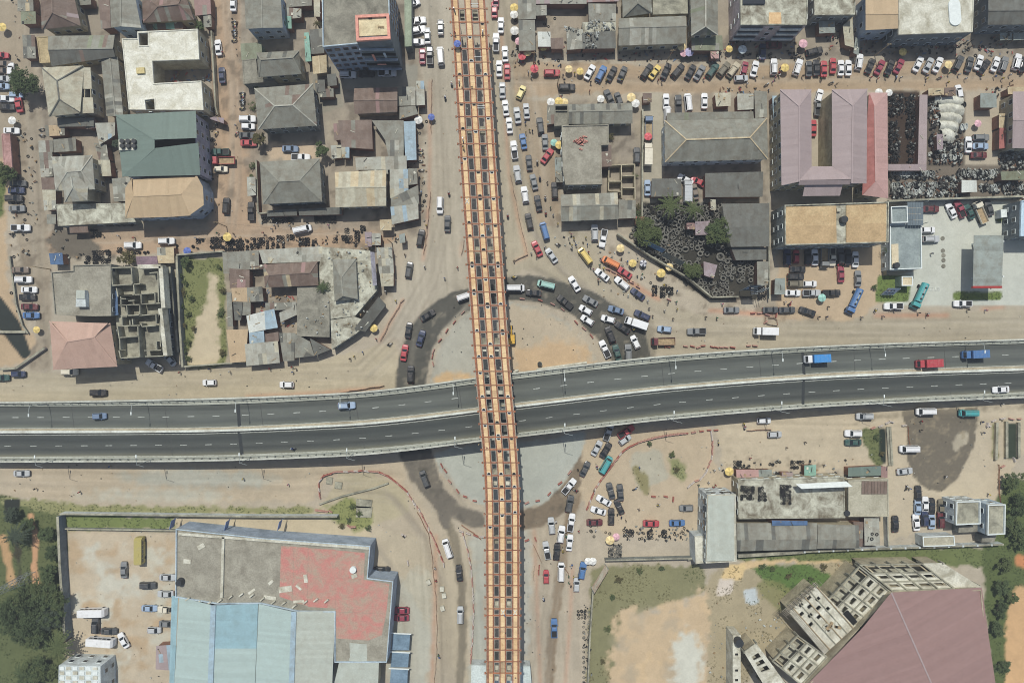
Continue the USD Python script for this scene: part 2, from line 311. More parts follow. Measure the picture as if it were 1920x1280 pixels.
# lines of red earth along the old kerbs
for pts, w in (([(808,150),(808,250),(806,360),(800,450),(794,488)],4), ([(758,560),(735,600),(712,640)],4), ([(948,190),(955,320),(975,420),(990,478),(965,490)],4), ([(940,30),(948,180)],4), ([(868,450),(866,480)],3),
               ([(1140,505),(1175,522),(1210,545),(1240,560)],8), ([(1330,580),(1500,592)],8), ([(1640,590),(1780,590)],7), ([(1840,578),(1885,574)],6), ([(462,742),(600,735),(720,725)],6), ([(820,1000),(818,1120),(812,1280)],5),
               ([(1003,990),(1008,1100),(1014,1280)],4), ([(1075,1060),(1070,1160),(1062,1280)],4)):
    streak(pts, w, (190,128,96), .75, .8)
# yards and plots
zone([(1720,378),(1898,378),(1905,440),(1960,470),(1960,570),(1660,572),(1660,520),(1720,505)], (193,190,174), 'concrete_yard', .8, .2)
zone([(1205,172),(1245,172),(1245,335),(1222,410),(1205,410)], (172,160,138), 'concrete_yard', 1, .4)
zone([(1458,455),(1660,462),(1655,560),(1610,598),(1460,600)], (186,162,132), None)
zone([(122,990),(330,1000),(335,1110),(318,1300),(122,1300)], (190,172,146), 'concrete_yard', 1, .3)
blotch([(122,990),(330,1000),(318,1300),(122,1300)], (196,190,172), 21, .5, .8, 5)
blotch([(122,990),(330,1000),(318,1300),(122,1300)], (176,148,114), 22, .53, .7, 5)
zone([(585,118),(640,120),(645,200),(590,215)], (150,140,122), 'concrete_yard', 1, .4)
zone([(640,120),(785,120),(785,165),(640,165)], (150,142,126), 'concrete_yard', 1, .4)
zone([(500,268),(590,268),(600,300),(500,296)], (190,166,138), None)
zone([(1100,800),(1330,800),(1345,880),(1380,900),(1330,960),(1300,1010),(1130,1000),(1090,930)], (186,166,138), 'sand_lot')
zone([(1180,850),(1240,838),(1258,895),(1200,920)], (178,168,146), None, 1.5)
zone([(1340,775),(1700,760),(1960,745),(1960,800),(1900,870),(1880,930),(1660,1020),(1600,880),(1360,880)], (190,172,144), 'sand_lot')
zone([(1690,770),(1840,762),(1832,800),(1822,850),(1795,900),(1760,922),(1725,905),(1700,860),(1705,820)], (112,101,84), 'puddle', 1.2, 1.0)
zone([(1790,815),(1815,805),(1812,830),(1790,848)], (172,158,134), 'sand_lot', 1.5)
zone([(1600,790),(1690,775),(1840,765),(1960,760)], (134,120,98), None, 2, .8, .8, line_w=12)
blotch([(1690,770),(1840,762),(1822,850),(1760,922),(1700,860)], (150,134,108), 25, .58, .7, 2)
zone([(1200,378),(1420,382),(1425,560),(1330,560),(1270,520),(1190,460)], (62,58,50), 'oily_yard', 1.2, .8)
zone([(1665,170),(1726,170),(1726,310),(1665,310)], (70,56,46), 'oily_yard', 1, .3)
zone([(1665,308),(1960,308),(1960,372),(1665,372)], (118,106,92), 'oily_yard', 1, .3)
zone([(1738,170),(1810,170),(1810,310),(1738,310)], (96,86,74), 'oily_yard', 1, .3)
zone([(92,432),(165,432),(195,470),(300,482),(100,484)], (112,102,88), 'oily_yard', 3)
for pts, sd in (([(230,440),(720,430),(720,470),(330,480)],31), ([(940,90),(1300,100),(1900,90),(1900,150),(940,160)],32), ([(1050,170),(1200,170),(1090,440),(1040,440)],33), ([(395,0),(480,0),(480,420),(400,420)],34), ([(1340,850),(1600,860),(1600,900),(1340,900)],35),
                ([(20,120),(90,120),(95,690),(20,690)],36), ([(1080,430),(1420,560),(1640,600),(1300,600)],37), ([(740,20),(800,20),(800,440),(740,440)],38)):
    blotch(pts, (112,98,82), sd, .56, .6, 2.2)
# green
G = 'grass'
zone([(-30,925),(60,935),(110,960),(125,1000),(125,1300),(-30,1300)], (98,102,66), G)
zone([(58,960),(70,1000),(66,1060),(72,1100)], (196,150,112), 'sand_lot', 1, .6, line_w=12); zone([(5,1000),(20,1060),(24,1100)], (188,150,108), None, 1.5, .6, line_w=16)
zone([(30,985),(40,1090)], (70,66,52), None, 1.5, line_w=10)
zone([(112,960),(335,968),(335,990),(120,990)], (118,126,76), G)
zone([(320,966),(600,968),(690,985),(700,1010),(335,990)], (190,172,142), None)
zone([(600,945),(660,930),(700,960),(690,990),(640,990)], (136,136,86), G, 3, 1.1)
zone([(-30,935),(40,932),(180,945),(600,950),(600,962),(110,962)], (142,138,96), G, 1.5, 1.2)
zone([(1112,1058),(1320,1056),(1330,1110),(1240,1132),(1172,1165),(1150,1300),(1100,1300)], (132,126,92), G, 2, 1.1)
zone([(1160,1150),(1280,1130),(1330,1090),(1400,1080),(1425,1110),(1395,1160),(1335,1195),(1335,1300),(1140,1300)], (194,168,134), 'sand_lot', 5, 1.3)
blotch([(1160,1150),(1280,1130),(1400,1080),(1395,1160),(1335,1300),(1140,1300)], (172,156,132), 91, .5, .6, 5); blotch([(1160,1150),(1280,1130),(1400,1080),(1395,1160),(1335,1300),(1140,1300)], (206,176,136), 92, .55, .6, 3)
zone([(1262,1185),(1300,1170),(1320,1230),(1300,1300),(1262,1290)], (200,194,176), None, 5)
zone([(1325,1075),(1380,1055),(1500,1060),(1600,1040),(1620,1060),(1560,1085),(1500,1160),(1440,1220),(1380,1300),(1330,1300),(1335,1190)], (166,150,120), G, 3, 1.1)
zone([(1400,1058),(1520,1058),(1570,1075),(1540,1100),(1500,1130),(1440,1090)], (92,112,60), G, 2, 1.1)
zone([(1415,1088),(1462,1082),(1500,1128),(1470,1150),(1430,1120)], (128,124,80), G, 2, 1.1, .8)
zone([(1385,1062),(1460,1048),(1580,1046)], (206,176,132), 'sand_lot', 1.5, .8, line_w=14)
zone([(1395,1105),(1420,1098),(1422,1128),(1400,1130)], (190,192,188), None, 1.0)
zone([(1350,1085),(1380,1082),(1372,1110),(1345,1115)], (206,190,172), None, 1.0); zone([(1360,1060),(1400,1055),(1390,1085),(1355,1082)], (212,182,132), None, 1.2)
zone([(1376,1024),(1900,1024),(1880,1062),(1700,1058),(1600,1046),(1376,1046)], (108,114,70), G, 1.5, 1.0)
zone([(1840,1000),(1890,900),(1960,890),(1960,1300),(1860,1300),(1850,1150)], (92,100,60), G)
zone([(1900,1100),(1960,1090),(1960,1300),(1888,1300),(1888,1180)], (200,160,116), 'sand_lot', 2); zone([(1902,1040),(1960,1038),(1960,1064),(1905,1062)], (196,132,88), None, 2)
zone([(332,482),(422,480),(426,686),(345,688),(330,560)], (124,124,80), G, 1.5)
zone([(392,500),(410,520),(408,560),(412,680),(352,680),(372,600),(388,570)], (194,176,146), 'sand_lot', 2.5, 1.1)
zone([(1188,870),(1210,880),(1222,920),(1212,930),(1190,890)], (140,130,92), G, 2); zone([(1250,850),(1285,860),(1290,900),(1262,895)], (140,138,96), G, 2)
zone([(1610,800),(1655,800),(1660,870),(1640,870)], (110,112,72), G, 1.5); zone([(1860,790),(1875,790),(1872,865),(1862,862)], (130,126,84), G, 1.5)
zone([(1648,515),(1710,515),(1705,563),(1642,566)], (108,122,66), G, .8, .3); zone([(1788,546),(1880,546),(1878,560),(1790,562)], (110,122,66), G, .8, .3)
zone([(1866,400),(1892,384),(1892,415),(1870,414)], (112,124,70), G, .8, .3)
zone([(-30,290),(12,300),(20,340),(10,420),(15,520),(40,600),(70,640),(40,680),(-30,690)], (184,158,126), 'sand_lot', 2); zone([(-30,290),(8,310),(10,400),(-30,420)], (104,112,66), G, 2)
zone([(-30,534),(4,556),(36,600),(60,660),(46,672),(20,640),(-30,582)], (54,57,52), 'canal_water', .8, .3)
zone([(1890,792),(1911,792),(1911,858),(1889,858)], (60,66,52), 'canal_water', .6, .2); zone([(1650,800),(1662,800),(1662,870),(1652,860)], (46,52,44), 'canal_water', .8, .4); zone([(10,935),(40,932),(36,960),(12,965)], (50,52,46), 'canal_water', .6, .2)
zone([(330,686),(345,500)], (120,116,104), None, 1, .6, line_w=6)
for pts, ew in (([(-30,690),(130,700),(340,690),(520,690),(745,640),(748,730),(500,745),(-30,755)],1), ([(1240,590),(1960,575),(1960,650),(1240,665)],1), ([(935,130),(1960,128),(1960,166),(935,180)],1), ([(-30,868),(760,862),(760,930),(-30,932)],1), ([(60,440),(760,420),(760,445),(90,470)],1), ([(1340,775),(1960,745),(1960,800),(1340,830)],1),
                ([(784,-20),(850,-20),(880,560),(760,640),(735,545),(800,400)],0), ([(915,-20),(958,-20),(1045,190),(1052,420),(1000,500),(945,520)],0), ([(405,0),(450,0),(480,170),(480,420),(400,420)],0), ([(30,0),(60,0),(90,480),(90,690),(60,690),(40,330)],0), ([(760,960),(880,1000),(912,1000),(912,1300),(780,1300)],0), ([(976,990),(1110,990),(1100,1300),(976,1300)],0)):
    sx, sy = (22, .8) if ew else (.8, 22)
    st = meshkit.fbm(np.stack([(GX + (0 if ew else GY * .06)) / sx, (GY + (GX * .03 if ew else 0)) / sy, np.zeros_like(GX)], -1), 3, 50 + ew); m = gaussian_filter(poly(pts), 4)[..., None]
    COL = COL * (1 + m * .34 * (st[..., None] - .5) * np.array([1.0, 1.0, 1.04]))
COL = COL * (0.84 + .24 * N1 + .16 * N2 + .05 * N3)[..., None]
COL *= 1 + (N4[..., None] - .5) * np.array([.10, .02, -.10])
COL = np.clip(COL * [.985, .98, 1.01] / KALB, .01, .8)
GROUND = usdkit.material(stage, '/World/Looks/earth', {
    'a': ('attribute', {'attribute': 'tint'}), 'g': ('geometry', {}), 'n': ('noise_texture', {'scale': 2.2, 'detail': 7.0, 'roughness': .72}), 'n2': ('noise_texture', {'scale': .35, 'detail': 6.0, 'roughness': .62, 'distortion': 1.0}),
    'r': ('map_range', {'from_min': .25, 'from_max': .75, 'to_min': .89, 'to_max': 1.09}), 'r2': ('map_range', {'from_min': .25, 'from_max': .75, 'to_min': .90, 'to_max': 1.1}),
    'k': ('math', {'math_type': 'multiply'}), 'c': ('combine_xyz', {}), 'm': ('mix_color', {'blend_type': 'multiply', 'fac': 1.0, 'use_clamp_result': False}),
    'u': ('bump', {'strength': .5, 'distance': .08}), 'p': ('principled_bsdf', {'roughness': .92, 'specular_ior_level': .12})},
    [('g.position', 'n.vector'), ('g.position', 'n2.vector'), ('n.fac', 'r.value'), ('n2.fac', 'r2.value'), ('r.result', 'k.value1'), ('r2.result', 'k.value2'), ('k.value', 'c.x'), ('k.value', 'c.y'), ('k.value', 'c.z'),
     ('a.color', 'm.a'), ('c.vector', 'm.b'), ('m.result', 'p.base_color'), ('n.fac', 'u.height'), ('u.normal', 'p.normal')], surface='p.BSDF')
WETM = usdkit.material(stage, '/World/Looks/wet_earth', {
    'a': ('attribute', {'attribute': 'tint'}), 'g': ('geometry', {}), 'n': ('noise_texture', {'scale': 1.2, 'detail': 6.0, 'roughness': .7}),
    'r': ('map_range', {'from_min': .25, 'from_max': .75, 'to_min': .82, 'to_max': 1.16}), 'c': ('combine_xyz', {}), 'm': ('mix_color', {'blend_type': 'multiply', 'fac': 1.0, 'use_clamp_result': False}),
    'p': ('principled_bsdf', {'roughness': .62, 'specular_ior_level': .25})},
    [('g.position', 'n.vector'), ('n.fac', 'r.value'), ('r.result', 'c.x'), ('r.result', 'c.y'), ('r.result', 'c.z'), ('a.color', 'm.a'), ('c.vector', 'm.b'), ('m.result', 'p.base_color')], surface='p.BSDF')
def colored(path, v, cnt, idx, tint, material):
    m = UsdGeom.Mesh.Define(stage, path)
    m.CreatePointsAttr(Vt.Vec3fArray.FromNumpy(v.astype(np.float32))); m.CreateFaceVertexCountsAttr(Vt.IntArray.FromNumpy(cnt.astype(np.int32))); m.CreateFaceVertexIndicesAttr(Vt.IntArray.FromNumpy(idx.astype(np.int32)))
    m.CreateSubdivisionSchemeAttr('none'); UsdGeom.PrimvarsAPI(m).CreatePrimvar('tint', Sdf.ValueTypeNames.Color3fArray, 'vertex').Set(Vt.Vec3fArray.FromNumpy(tint.astype(np.float32)))
    bind(m.GetPrim(), material); return m
cell = ID[:-1, :-1]; base = (np.arange(NY - 1)[:, None] * NX + np.arange(NX - 1)[None, :])
GZ = (N2 - .5) * .06
V = np.stack([GX, GY, GZ], -1).reshape(-1, 3); T = COL.reshape(-1, 3)
GLABEL = {'grass': ('dry and green grass with weeds over the open plots', 'grass')}
for i, nm in enumerate(NAMES):
    sel = base[cell == i]
    if not len(sel): continue
    qd = np.stack([sel, sel + 1, sel + NX + 1, sel + NX], 1)
    used, inv = np.unique(qd, return_inverse=True); idx = inv.reshape(-1); v, t = V[used], T[used]; cnt = np.full(len(qd), 4)
    if nm == 'ground':   # the same sheet goes on to the horizon
        x0, x1, y0, y1 = gx[0], gx[-1], gy[0], gy[-1]; F = 2500.0
        ex = np.array([[x0,y0],[x1,y0],[x1,y1],[x0,y1],[-F,-F],[F,-F],[F,F],[-F,F]]); n0 = len(v)
        v = np.vstack([v, np.c_[ex, np.zeros(8)]]); t = np.vstack([t, np.tile(lin((176,160,132)) / KALB, (8, 1))])
        idx = np.concatenate([idx] + [np.array([a, a+4, (a+1)%4+4, (a+1)%4]) + n0 for a in range(4)]); cnt = np.concatenate([cnt, np.full(4, 4)])
    colored(f'/World/{nm}', v, cnt, idx, t, WETM if nm in ('ring_road', 'puddle') else GROUND)
    COUNT[('/World', nm)] = 1
    if nm == 'grass': tag('/World/grass', *GLABEL['grass'], kind='stuff')
    else: tag(f'/World/{nm}', kind='structure')
# ---- the flyover -------------------------------------------------------------------------------
FX = [-70, 0, 320, 640, 960, 1280, 1600, 1920, 1990]
def cur(*y): return PchipInterpolator(FX, [y[0] + .3] + list(y) + [y[-1] - 2.2])
EDGE = {'No': cur(753,748,736.5,699,664,645.5,635), 'Na': cur(762,760,747.5,711,676,655,644), 'Ns': cur(803,802,790,756,720,696,685), 'Mb': cur(807.5,806.5,795,760.5,724,701.5,690),
        'Me': cur(812,810.5,799,764.5,728,706,694.5), 'Sn': cur(814.5,813,802,767.5,731,708.5,697), 'Ss': cur(857,855.5,845,813.5,776,752,736), 'So': cur(867,865.5,855.5,820.5,784,759.5,746)}
ZD = PchipInterpolator(FX, [3.9, 4.2, 5.7, 6.8, 7.4, 7.0, 5.4, 3.2, 2.8])
FXS = np.arange(-60, 1981, 12.0)
def lane(e0, e1, t, x): return EDGE[e0](x) * (1 - t) + EDGE[e1](x) * t
def strip(mb, e0, t0, e1, t1, f0='No', dz=0.0, th=.1, ends=True, x0=-60, x1=1980):
    xs = np.clip(np.arange(x0, x1 + .1, 12.0), x0, x1)
    a = np.array([P(x, EDGE[e0](x) + t0, ZD(x) + dz) for x in xs]); b = np.array([P(x, EDGE[e1](x) + t1, ZD(x) + dz) for x in xs])
    lo = np.array([0, 0, th]); n = len(xs); v = np.vstack([a, b, a - lo, b - lo])
    f = []
    for i in range(n - 1):
        f += [[i, i+n, i+n+1, i+1], [i+2*n, i+2*n+1, i+3*n+1, i+3*n], [i, i+1, i+1+2*n, i+2*n], [i+n, i+3*n, i+3*n+1, i+n+1]]
    mb.add(v, f + [[0, 2*n, 3*n, n], [n-1, 2*n-1, 4*n-1, 3*n-1]]); return mb
FO = thing('flyover', 'grey concrete flyover with two asphalt carriageways curving across the roundabout', 'flyover')
ASPH = usdkit.material(stage, '/World/Looks/asphalt', {
    'a': ('attribute', {'attribute': 'tint'}), 'g': ('geometry', {}), 'mp': ('mapping', {'scale': (.05, 1.0, 1.0)}), 'n': ('noise_texture', {'scale': 1.4, 'detail': 5.0}), 'n2': ('noise_texture', {'scale': 5.0, 'detail': 3.0}),
    'r': ('map_range', {'from_min': .25, 'from_max': .75, 'to_min': .88, 'to_max': 1.1}), 'c': ('combine_xyz', {}), 'm': ('mix_color', {'blend_type': 'multiply', 'fac': 1.0, 'use_clamp_result': False}), 'u': ('bump', {'strength': .3, 'distance': .03}),
    'p': ('principled_bsdf', {'roughness': .85, 'specular_ior_level': .2})},
    [('g.position', 'mp.vector'), ('mp.vector', 'n.vector'), ('g.position', 'n2.vector'), ('n.fac', 'r.value'), ('r.result', 'c.x'), ('r.result', 'c.y'), ('r.result', 'c.z'), ('a.color', 'm.a'), ('c.vector', 'm.b'), ('m.result', 'p.base_color'), ('n2.fac', 'u.height'), ('u.normal', 'p.normal')], surface='p.BSDF')
def DN(a, b): return float(meshkit.fbm(np.array([a, b, 3.3]), 3, 9))
def carriageway(e0, e1, profile):
    ts = np.linspace(0, 1, 19); n, k = len(FXS), 19; v, t = [], []
    ramp = [np.interp(ts, [p[0] for p in profile], [p[1][c] for p in profile]) for c in range(3)]
    for i, x in enumerate(FXS):
        for j, u in enumerate(ts):
            v.append(P(x, lane(e0, e1, u, x), ZD(x) + .05)); s = .98 + .28 * (DN(x * .02, j * .9) - .5) + .16 * (DN(x * .11, j * .6 + 40) - .5)
            t.append(lin([ramp[c][j] for c in range(3)]) / KALB * s * [.90, .94, .89])
    idx = np.array([[i*k+j, (i+1)*k+j, (i+1)*k+j+1, i*k+j+1] for i in range(n-1) for j in range(k-1)])
    colored(numbered(FO, 'carriageway'), np.array(v), np.full(len(idx), 4), idx[:, ::-1].ravel(), np.array(t), ASPH)
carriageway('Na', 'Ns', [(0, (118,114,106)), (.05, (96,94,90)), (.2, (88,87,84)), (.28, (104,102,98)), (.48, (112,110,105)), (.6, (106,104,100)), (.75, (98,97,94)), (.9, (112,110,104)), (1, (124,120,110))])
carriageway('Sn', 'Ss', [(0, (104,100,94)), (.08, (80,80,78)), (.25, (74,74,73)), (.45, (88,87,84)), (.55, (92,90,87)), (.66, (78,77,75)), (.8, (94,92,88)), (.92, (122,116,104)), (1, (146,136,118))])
RAILM = plain('rail_grey', A(170,170,158), .7, noise=.2); POSTM = plain('rail_post_grey', A(96,96,90), .7)
PARAP = stained('parapet_concrete', A(212,208,194), A(176,170,154), .6); STRIP = stained('median_dust', A(190,176,152), A(160,146,124), .6)
WALKM = stained('walkway_concrete', A(190,187,172), A(154,150,134), .7)
strip(MB(), 'No', 1, 'So', -1, dz=-.02, th=1.3).build(FO, 'deck', CONC_D)
strip(MB(), 'No', 0, 'No', 3, dz=1.0, th=1.05).build(FO, 'parapet', PARAP); strip(MB(), 'So', -3, 'So', 0, dz=1.0, th=1.05).build(FO, 'parapet', PARAP)
strip(MB(), 'No', 3, 'Na', 0, dz=.22, th=.24).build(FO, 'walkway', WALKM); strip(MB(), 'Ss', 0, 'So', -3, dz=.22, th=.24).build(FO, 'walkway', WALKM)
strip(MB(), 'Ns', .6, 'Mb', 0, dz=.2, th=.22).build(FO, 'median_strip', STRIP); strip(MB(), 'Mb', .2, 'Me', 0, dz=.95, th=1.0).build(FO, 'median_barrier', stained('barrier_white', A(232,230,218), A(196,190,176), .5))
strip(MB(), 'Na', -1.6, 'Na', -1.0, dz=.8, th=.1).build(FO, 'guard_rail', RAILM); strip(MB(), 'Ss', 2.2, 'Ss', 2.8, dz=.8, th=.1).build(FO, 'guard_rail', RAILM)
strip(MB(), 'No', 5, 'No', 5.7, dz=.9, th=.08).build(FO, 'guard_rail', RAILM); strip(MB(), 'So', -5.4, 'So', -4.8, dz=.9, th=.08).build(FO, 'guard_rail', RAILM)
for x in np.arange(-50, 1975, 15.3):
    for e, dy in (('No', 5.3), ('So', -5.1)):
        z = float(ZD(x)); MB().box(P(x, EDGE[e](x) + dy, z + .55), (.2, .24, .8)).build(FO, 'rail_post', POSTM)
LINEM = plain('road_line_white', A(206,204,194), .8, noise=.45, scale=2)
strip(MB(), 'Ns', -.5, 'Ns', .3, dz=.06, th=.03).build(FO, 'edge_line', LINEM); strip(MB(), 'Sn', .3, 'Sn', 1.1, dz=.06, th=.03).build(FO, 'edge_line', LINEM); strip(MB(), 'Ss', -1.2, 'Ss', -.5, dz=.06, th=.03).build(FO, 'edge_line', LINEM)
def dash(e0, e1, t, x, L=12.5, w=.5):
    pts = [P(xx, lane(e0, e1, t, xx) + dy, ZD(xx) + .062) for xx, dy in ((x-L/2, -w), (x+L/2, -w), (x+L/2, w), (x-L/2, w))]
    MB().slab(pts, .01).build(FO, 'lane_dash', LINEM)
for x in [-18,28.5,76,124,171,218,264.5,311,358,405,460,508,556.5,605,655,704,753.5,802.5,853,906,957,1006,1057,1107.5,1158.5,1208.5,1259,1308.5,1357,1406,1454,1500,1562,1608,1654,1699,1745.5,1792,1838,1885,1932]: dash('Na', 'Ns', .5, x)
for x in [-30,14.5,62.5,110,158,204,250.5,297,344,391,438,486,533,582,631,680,729,778.5,828,879,930,980,1029.5,1081,1131,1182,1232,1280,1330,1379,1427.5,1475,1522.5,1568,1614,1660,1706,1752,1798,1843.5,1890,1936]: dash('Sn', 'Ss', .5, x, 12.5, .42)
def joint(e0, e1, x0, x1, w, material, name):
    pts = [P(x0-w/2, EDGE[e0](x0), ZD(x0)+.058), P(x0+w/2, EDGE[e0](x0), ZD(x0)+.058), P(x1+w/2, EDGE[e1](x1), ZD(x1)+.058), P(x1-w/2, EDGE[e1](x1), ZD(x1)+.058)]
    MB().slab(pts, .01).build(FO, name, material)
JD = plain('joint_rubber', A(56,58,58), .8, noise=.3, scale=6); JL = plain('joint_seal', A(78,76,72), .8)
joint('Na', 'Ns', 447.5, 450, 8.5, JD, 'repaved_joint'); joint('Sn', 'Ss', 450, 455, 8.5, JD, 'repaved_joint'); joint('Na', 'Ns', 1503.5, 1506, 8.5, JD, 'repaved_joint'); joint('Sn', 'Ss', 1505, 1504, 8.5, JD, 'repaved_joint')
for a, b in ((134,139),(309,314),(488,493),(666,672),(860,866),(1051,1057),(1240,1245),(1423,1427),(1601,1603),(1770,1773)): joint('Na', 'Ns', a, b, 1.0, JL, 'expansion_joint')
for a in (320, 680, 1060, 1430, 1780): joint('Sn', 'Ss', a, a + 3, .8, JL, 'expansion_joint')
for x in (-20, 180, 360, 540, 720, 1130, 1310, 1490, 1680):
    for e, t in ((('No','Ns'), .5), (('Sn','So'), .5)):
        z = float(ZD(x)) - 1.3; c = P(x, lane(e[0], e[1], t, x), z); MB().box((c[0], c[1], z/2), (1.6, 3.4, z), 5).build(FO, 'pier', CONC_D)
# street lamps on its parapets
def lamp(x, y, south, label):
    e = 'So' if south else 'No'; z = float(ZD(x)); b = P(x, float(EDGE[e](x)) + (-4.5 if south else 4.5), z)
    t = thing('street_lamp', label, 'street lamp', b, 0, 'street lamps along the flyover')
    MB().cyl((0,0,.2), .16, .3, 8).build(t, 'base', DARK, True); MB().cyl((0,0,.2), .10, 7.6, 8, .06).build(t, 'pole', STEEL, True)
    s = 1 if south else -1; MB().beam((0,0,7.75), (.1, 2.0*s, 8.2), .09, .09).build(t, 'arm', STEEL, True); MB().box((.1, 2.3*s, 8.2), (.28, .8, .14)).build(t, 'lamp_head', WHITE, True)
    if south: MB().beam((0,0,7.75), (2.2, -.5, 8.2), .07, .07).build(t, 'arm', STEEL, True)
NL = [(92,0),(276,0),(463,0),(651,0),(854,0),(1054,0),(1253,0),(1445,0),(1629,0),(1808,0)]; SL = [(103,0),(285,0),(470,0),(663,0),(857,0),(1054,0),(1250,0),(1443,0),(1627,0),(1807,0)]
ORD = ['first','second','third','fourth','fifth','sixth','seventh','eighth','ninth','tenth','eleventh','twelfth','thirteenth','fourteenth','fifteenth','sixteenth','seventeenth','eighteenth','nineteenth','twentieth']
for i, (x, _) in enumerate(NL): lamp(x, 0, False, f'grey street lamp, {ORD[i]} from the left along the upper flyover parapet')
for i, (x, _) in enumerate(SL): lamp(x, 0, True, f'grey street lamp, {ORD[i]} from the left along the lower flyover parapet')

# ---- the bridge under construction --------------------------------------------------------------
GBY = [-9,17,42,67,92,117,142.5,167.5,193,219,244,270,295,320,345,370,395,420,445,471,496,521,547.5,572.5,597.5,622.5,647.5,671,696,722,746,771,794.5,819,842.5,867,891,915,939,963,985,1007.5,1031,1054,1076.5,1097,1119,1140.5,1153,1175,1196.5,1218,1239.5,1261,1283,1305]
GYK = [-60, 0, 320, 640, 960, 1280, 1330]
GL = PchipInterpolator(GYK, [839.5, 843.5, 863, 886, 909.5, 911, 911]); GR = PchipInterpolator(GYK, [906.5, 910.5, 931, 952.5, 974.5, 975, 975])
GZT = 14.3
def gp(y, t, dz=0.0, sk=0.0): return P(GL(y) * (1 - t) + GR(y) * t, y + sk * t, GZT + dz)
GB = thing('girder_bridge', 'unfinished orange girder bridge with plywood panels crossing over the flyover', 'bridge')
ORANGE = plain('rust_orange_steel', A(178,112,78), .7, noise=.5, scale=1.2); ORANGE_D = plain('rust_brown_steel', A(160,104,78), .75, noise=.5, scale=1.6); RUST_P = plain('rust_pale_steel', A(172,122,92), .75, noise=.5, scale=1.6); RIM = plain('galvanised_rim', A(172,156,138), .6, noise=.3)
PLY = [stained(f'plywood_{i}', A(*c), A(*d), .5, .6) for i, (c, d) in enumerate((((240,206,160), (222,180,132)), ((234,196,148), (212,168,122)), ((226,190,146), (196,158,120)), ((196,164,128), (150,126,100)), ((180,160,130), (140,124,100))))]
for t0, t1 in ((.055, .235), (.40, .59), (.775, .955)):
    for s0, s1 in ((t0, t0 + .03), (t1 - .03, t1)):
        mb = MB(); ys = GBY
        for a, b in zip(ys[:-1], ys[1:]): mb.slab([gp(a, s0, -.05), gp(b, s0, -.05), gp(b, s1, -.05), gp(a, s1, -.05)], 1.7)
        mb.build(GB, 'girder', ORANGE_D)
for side in (0.0, .985):
    mb = MB()
    for a, b in zip(GBY[:-1], GBY[1:]): mb.slab([gp(a, side, .12), gp(b, side, .12), gp(b, side + .022, .12), gp(a, side + .022, .12)], .5)
    mb.build(GB, 'edge_beam', RIM)
    s2 = .024 if side == 0 else .957; rs = random.Random(int(side * 9))
    for k in range(0, len(GBY) - 1, 2):
        mb = MB()
        for a, b in list(zip(GBY[:-1], GBY[1:]))[k:k+2]: mb.slab([gp(a, s2, 0), gp(b, s2, 0), gp(b, s2 + .028, 0), gp(a, s2 + .028, 0)], .5)
        mb.build(GB, 'edge_flange', rs.choice((ORANGE, ORANGE_D, ORANGE_D, RUST_P)))
r2 = random.Random(3)
MH = {0: '1.3', 1: '1'}
HATCH = plain('dark_opening', (.012, .012, .011), .9)
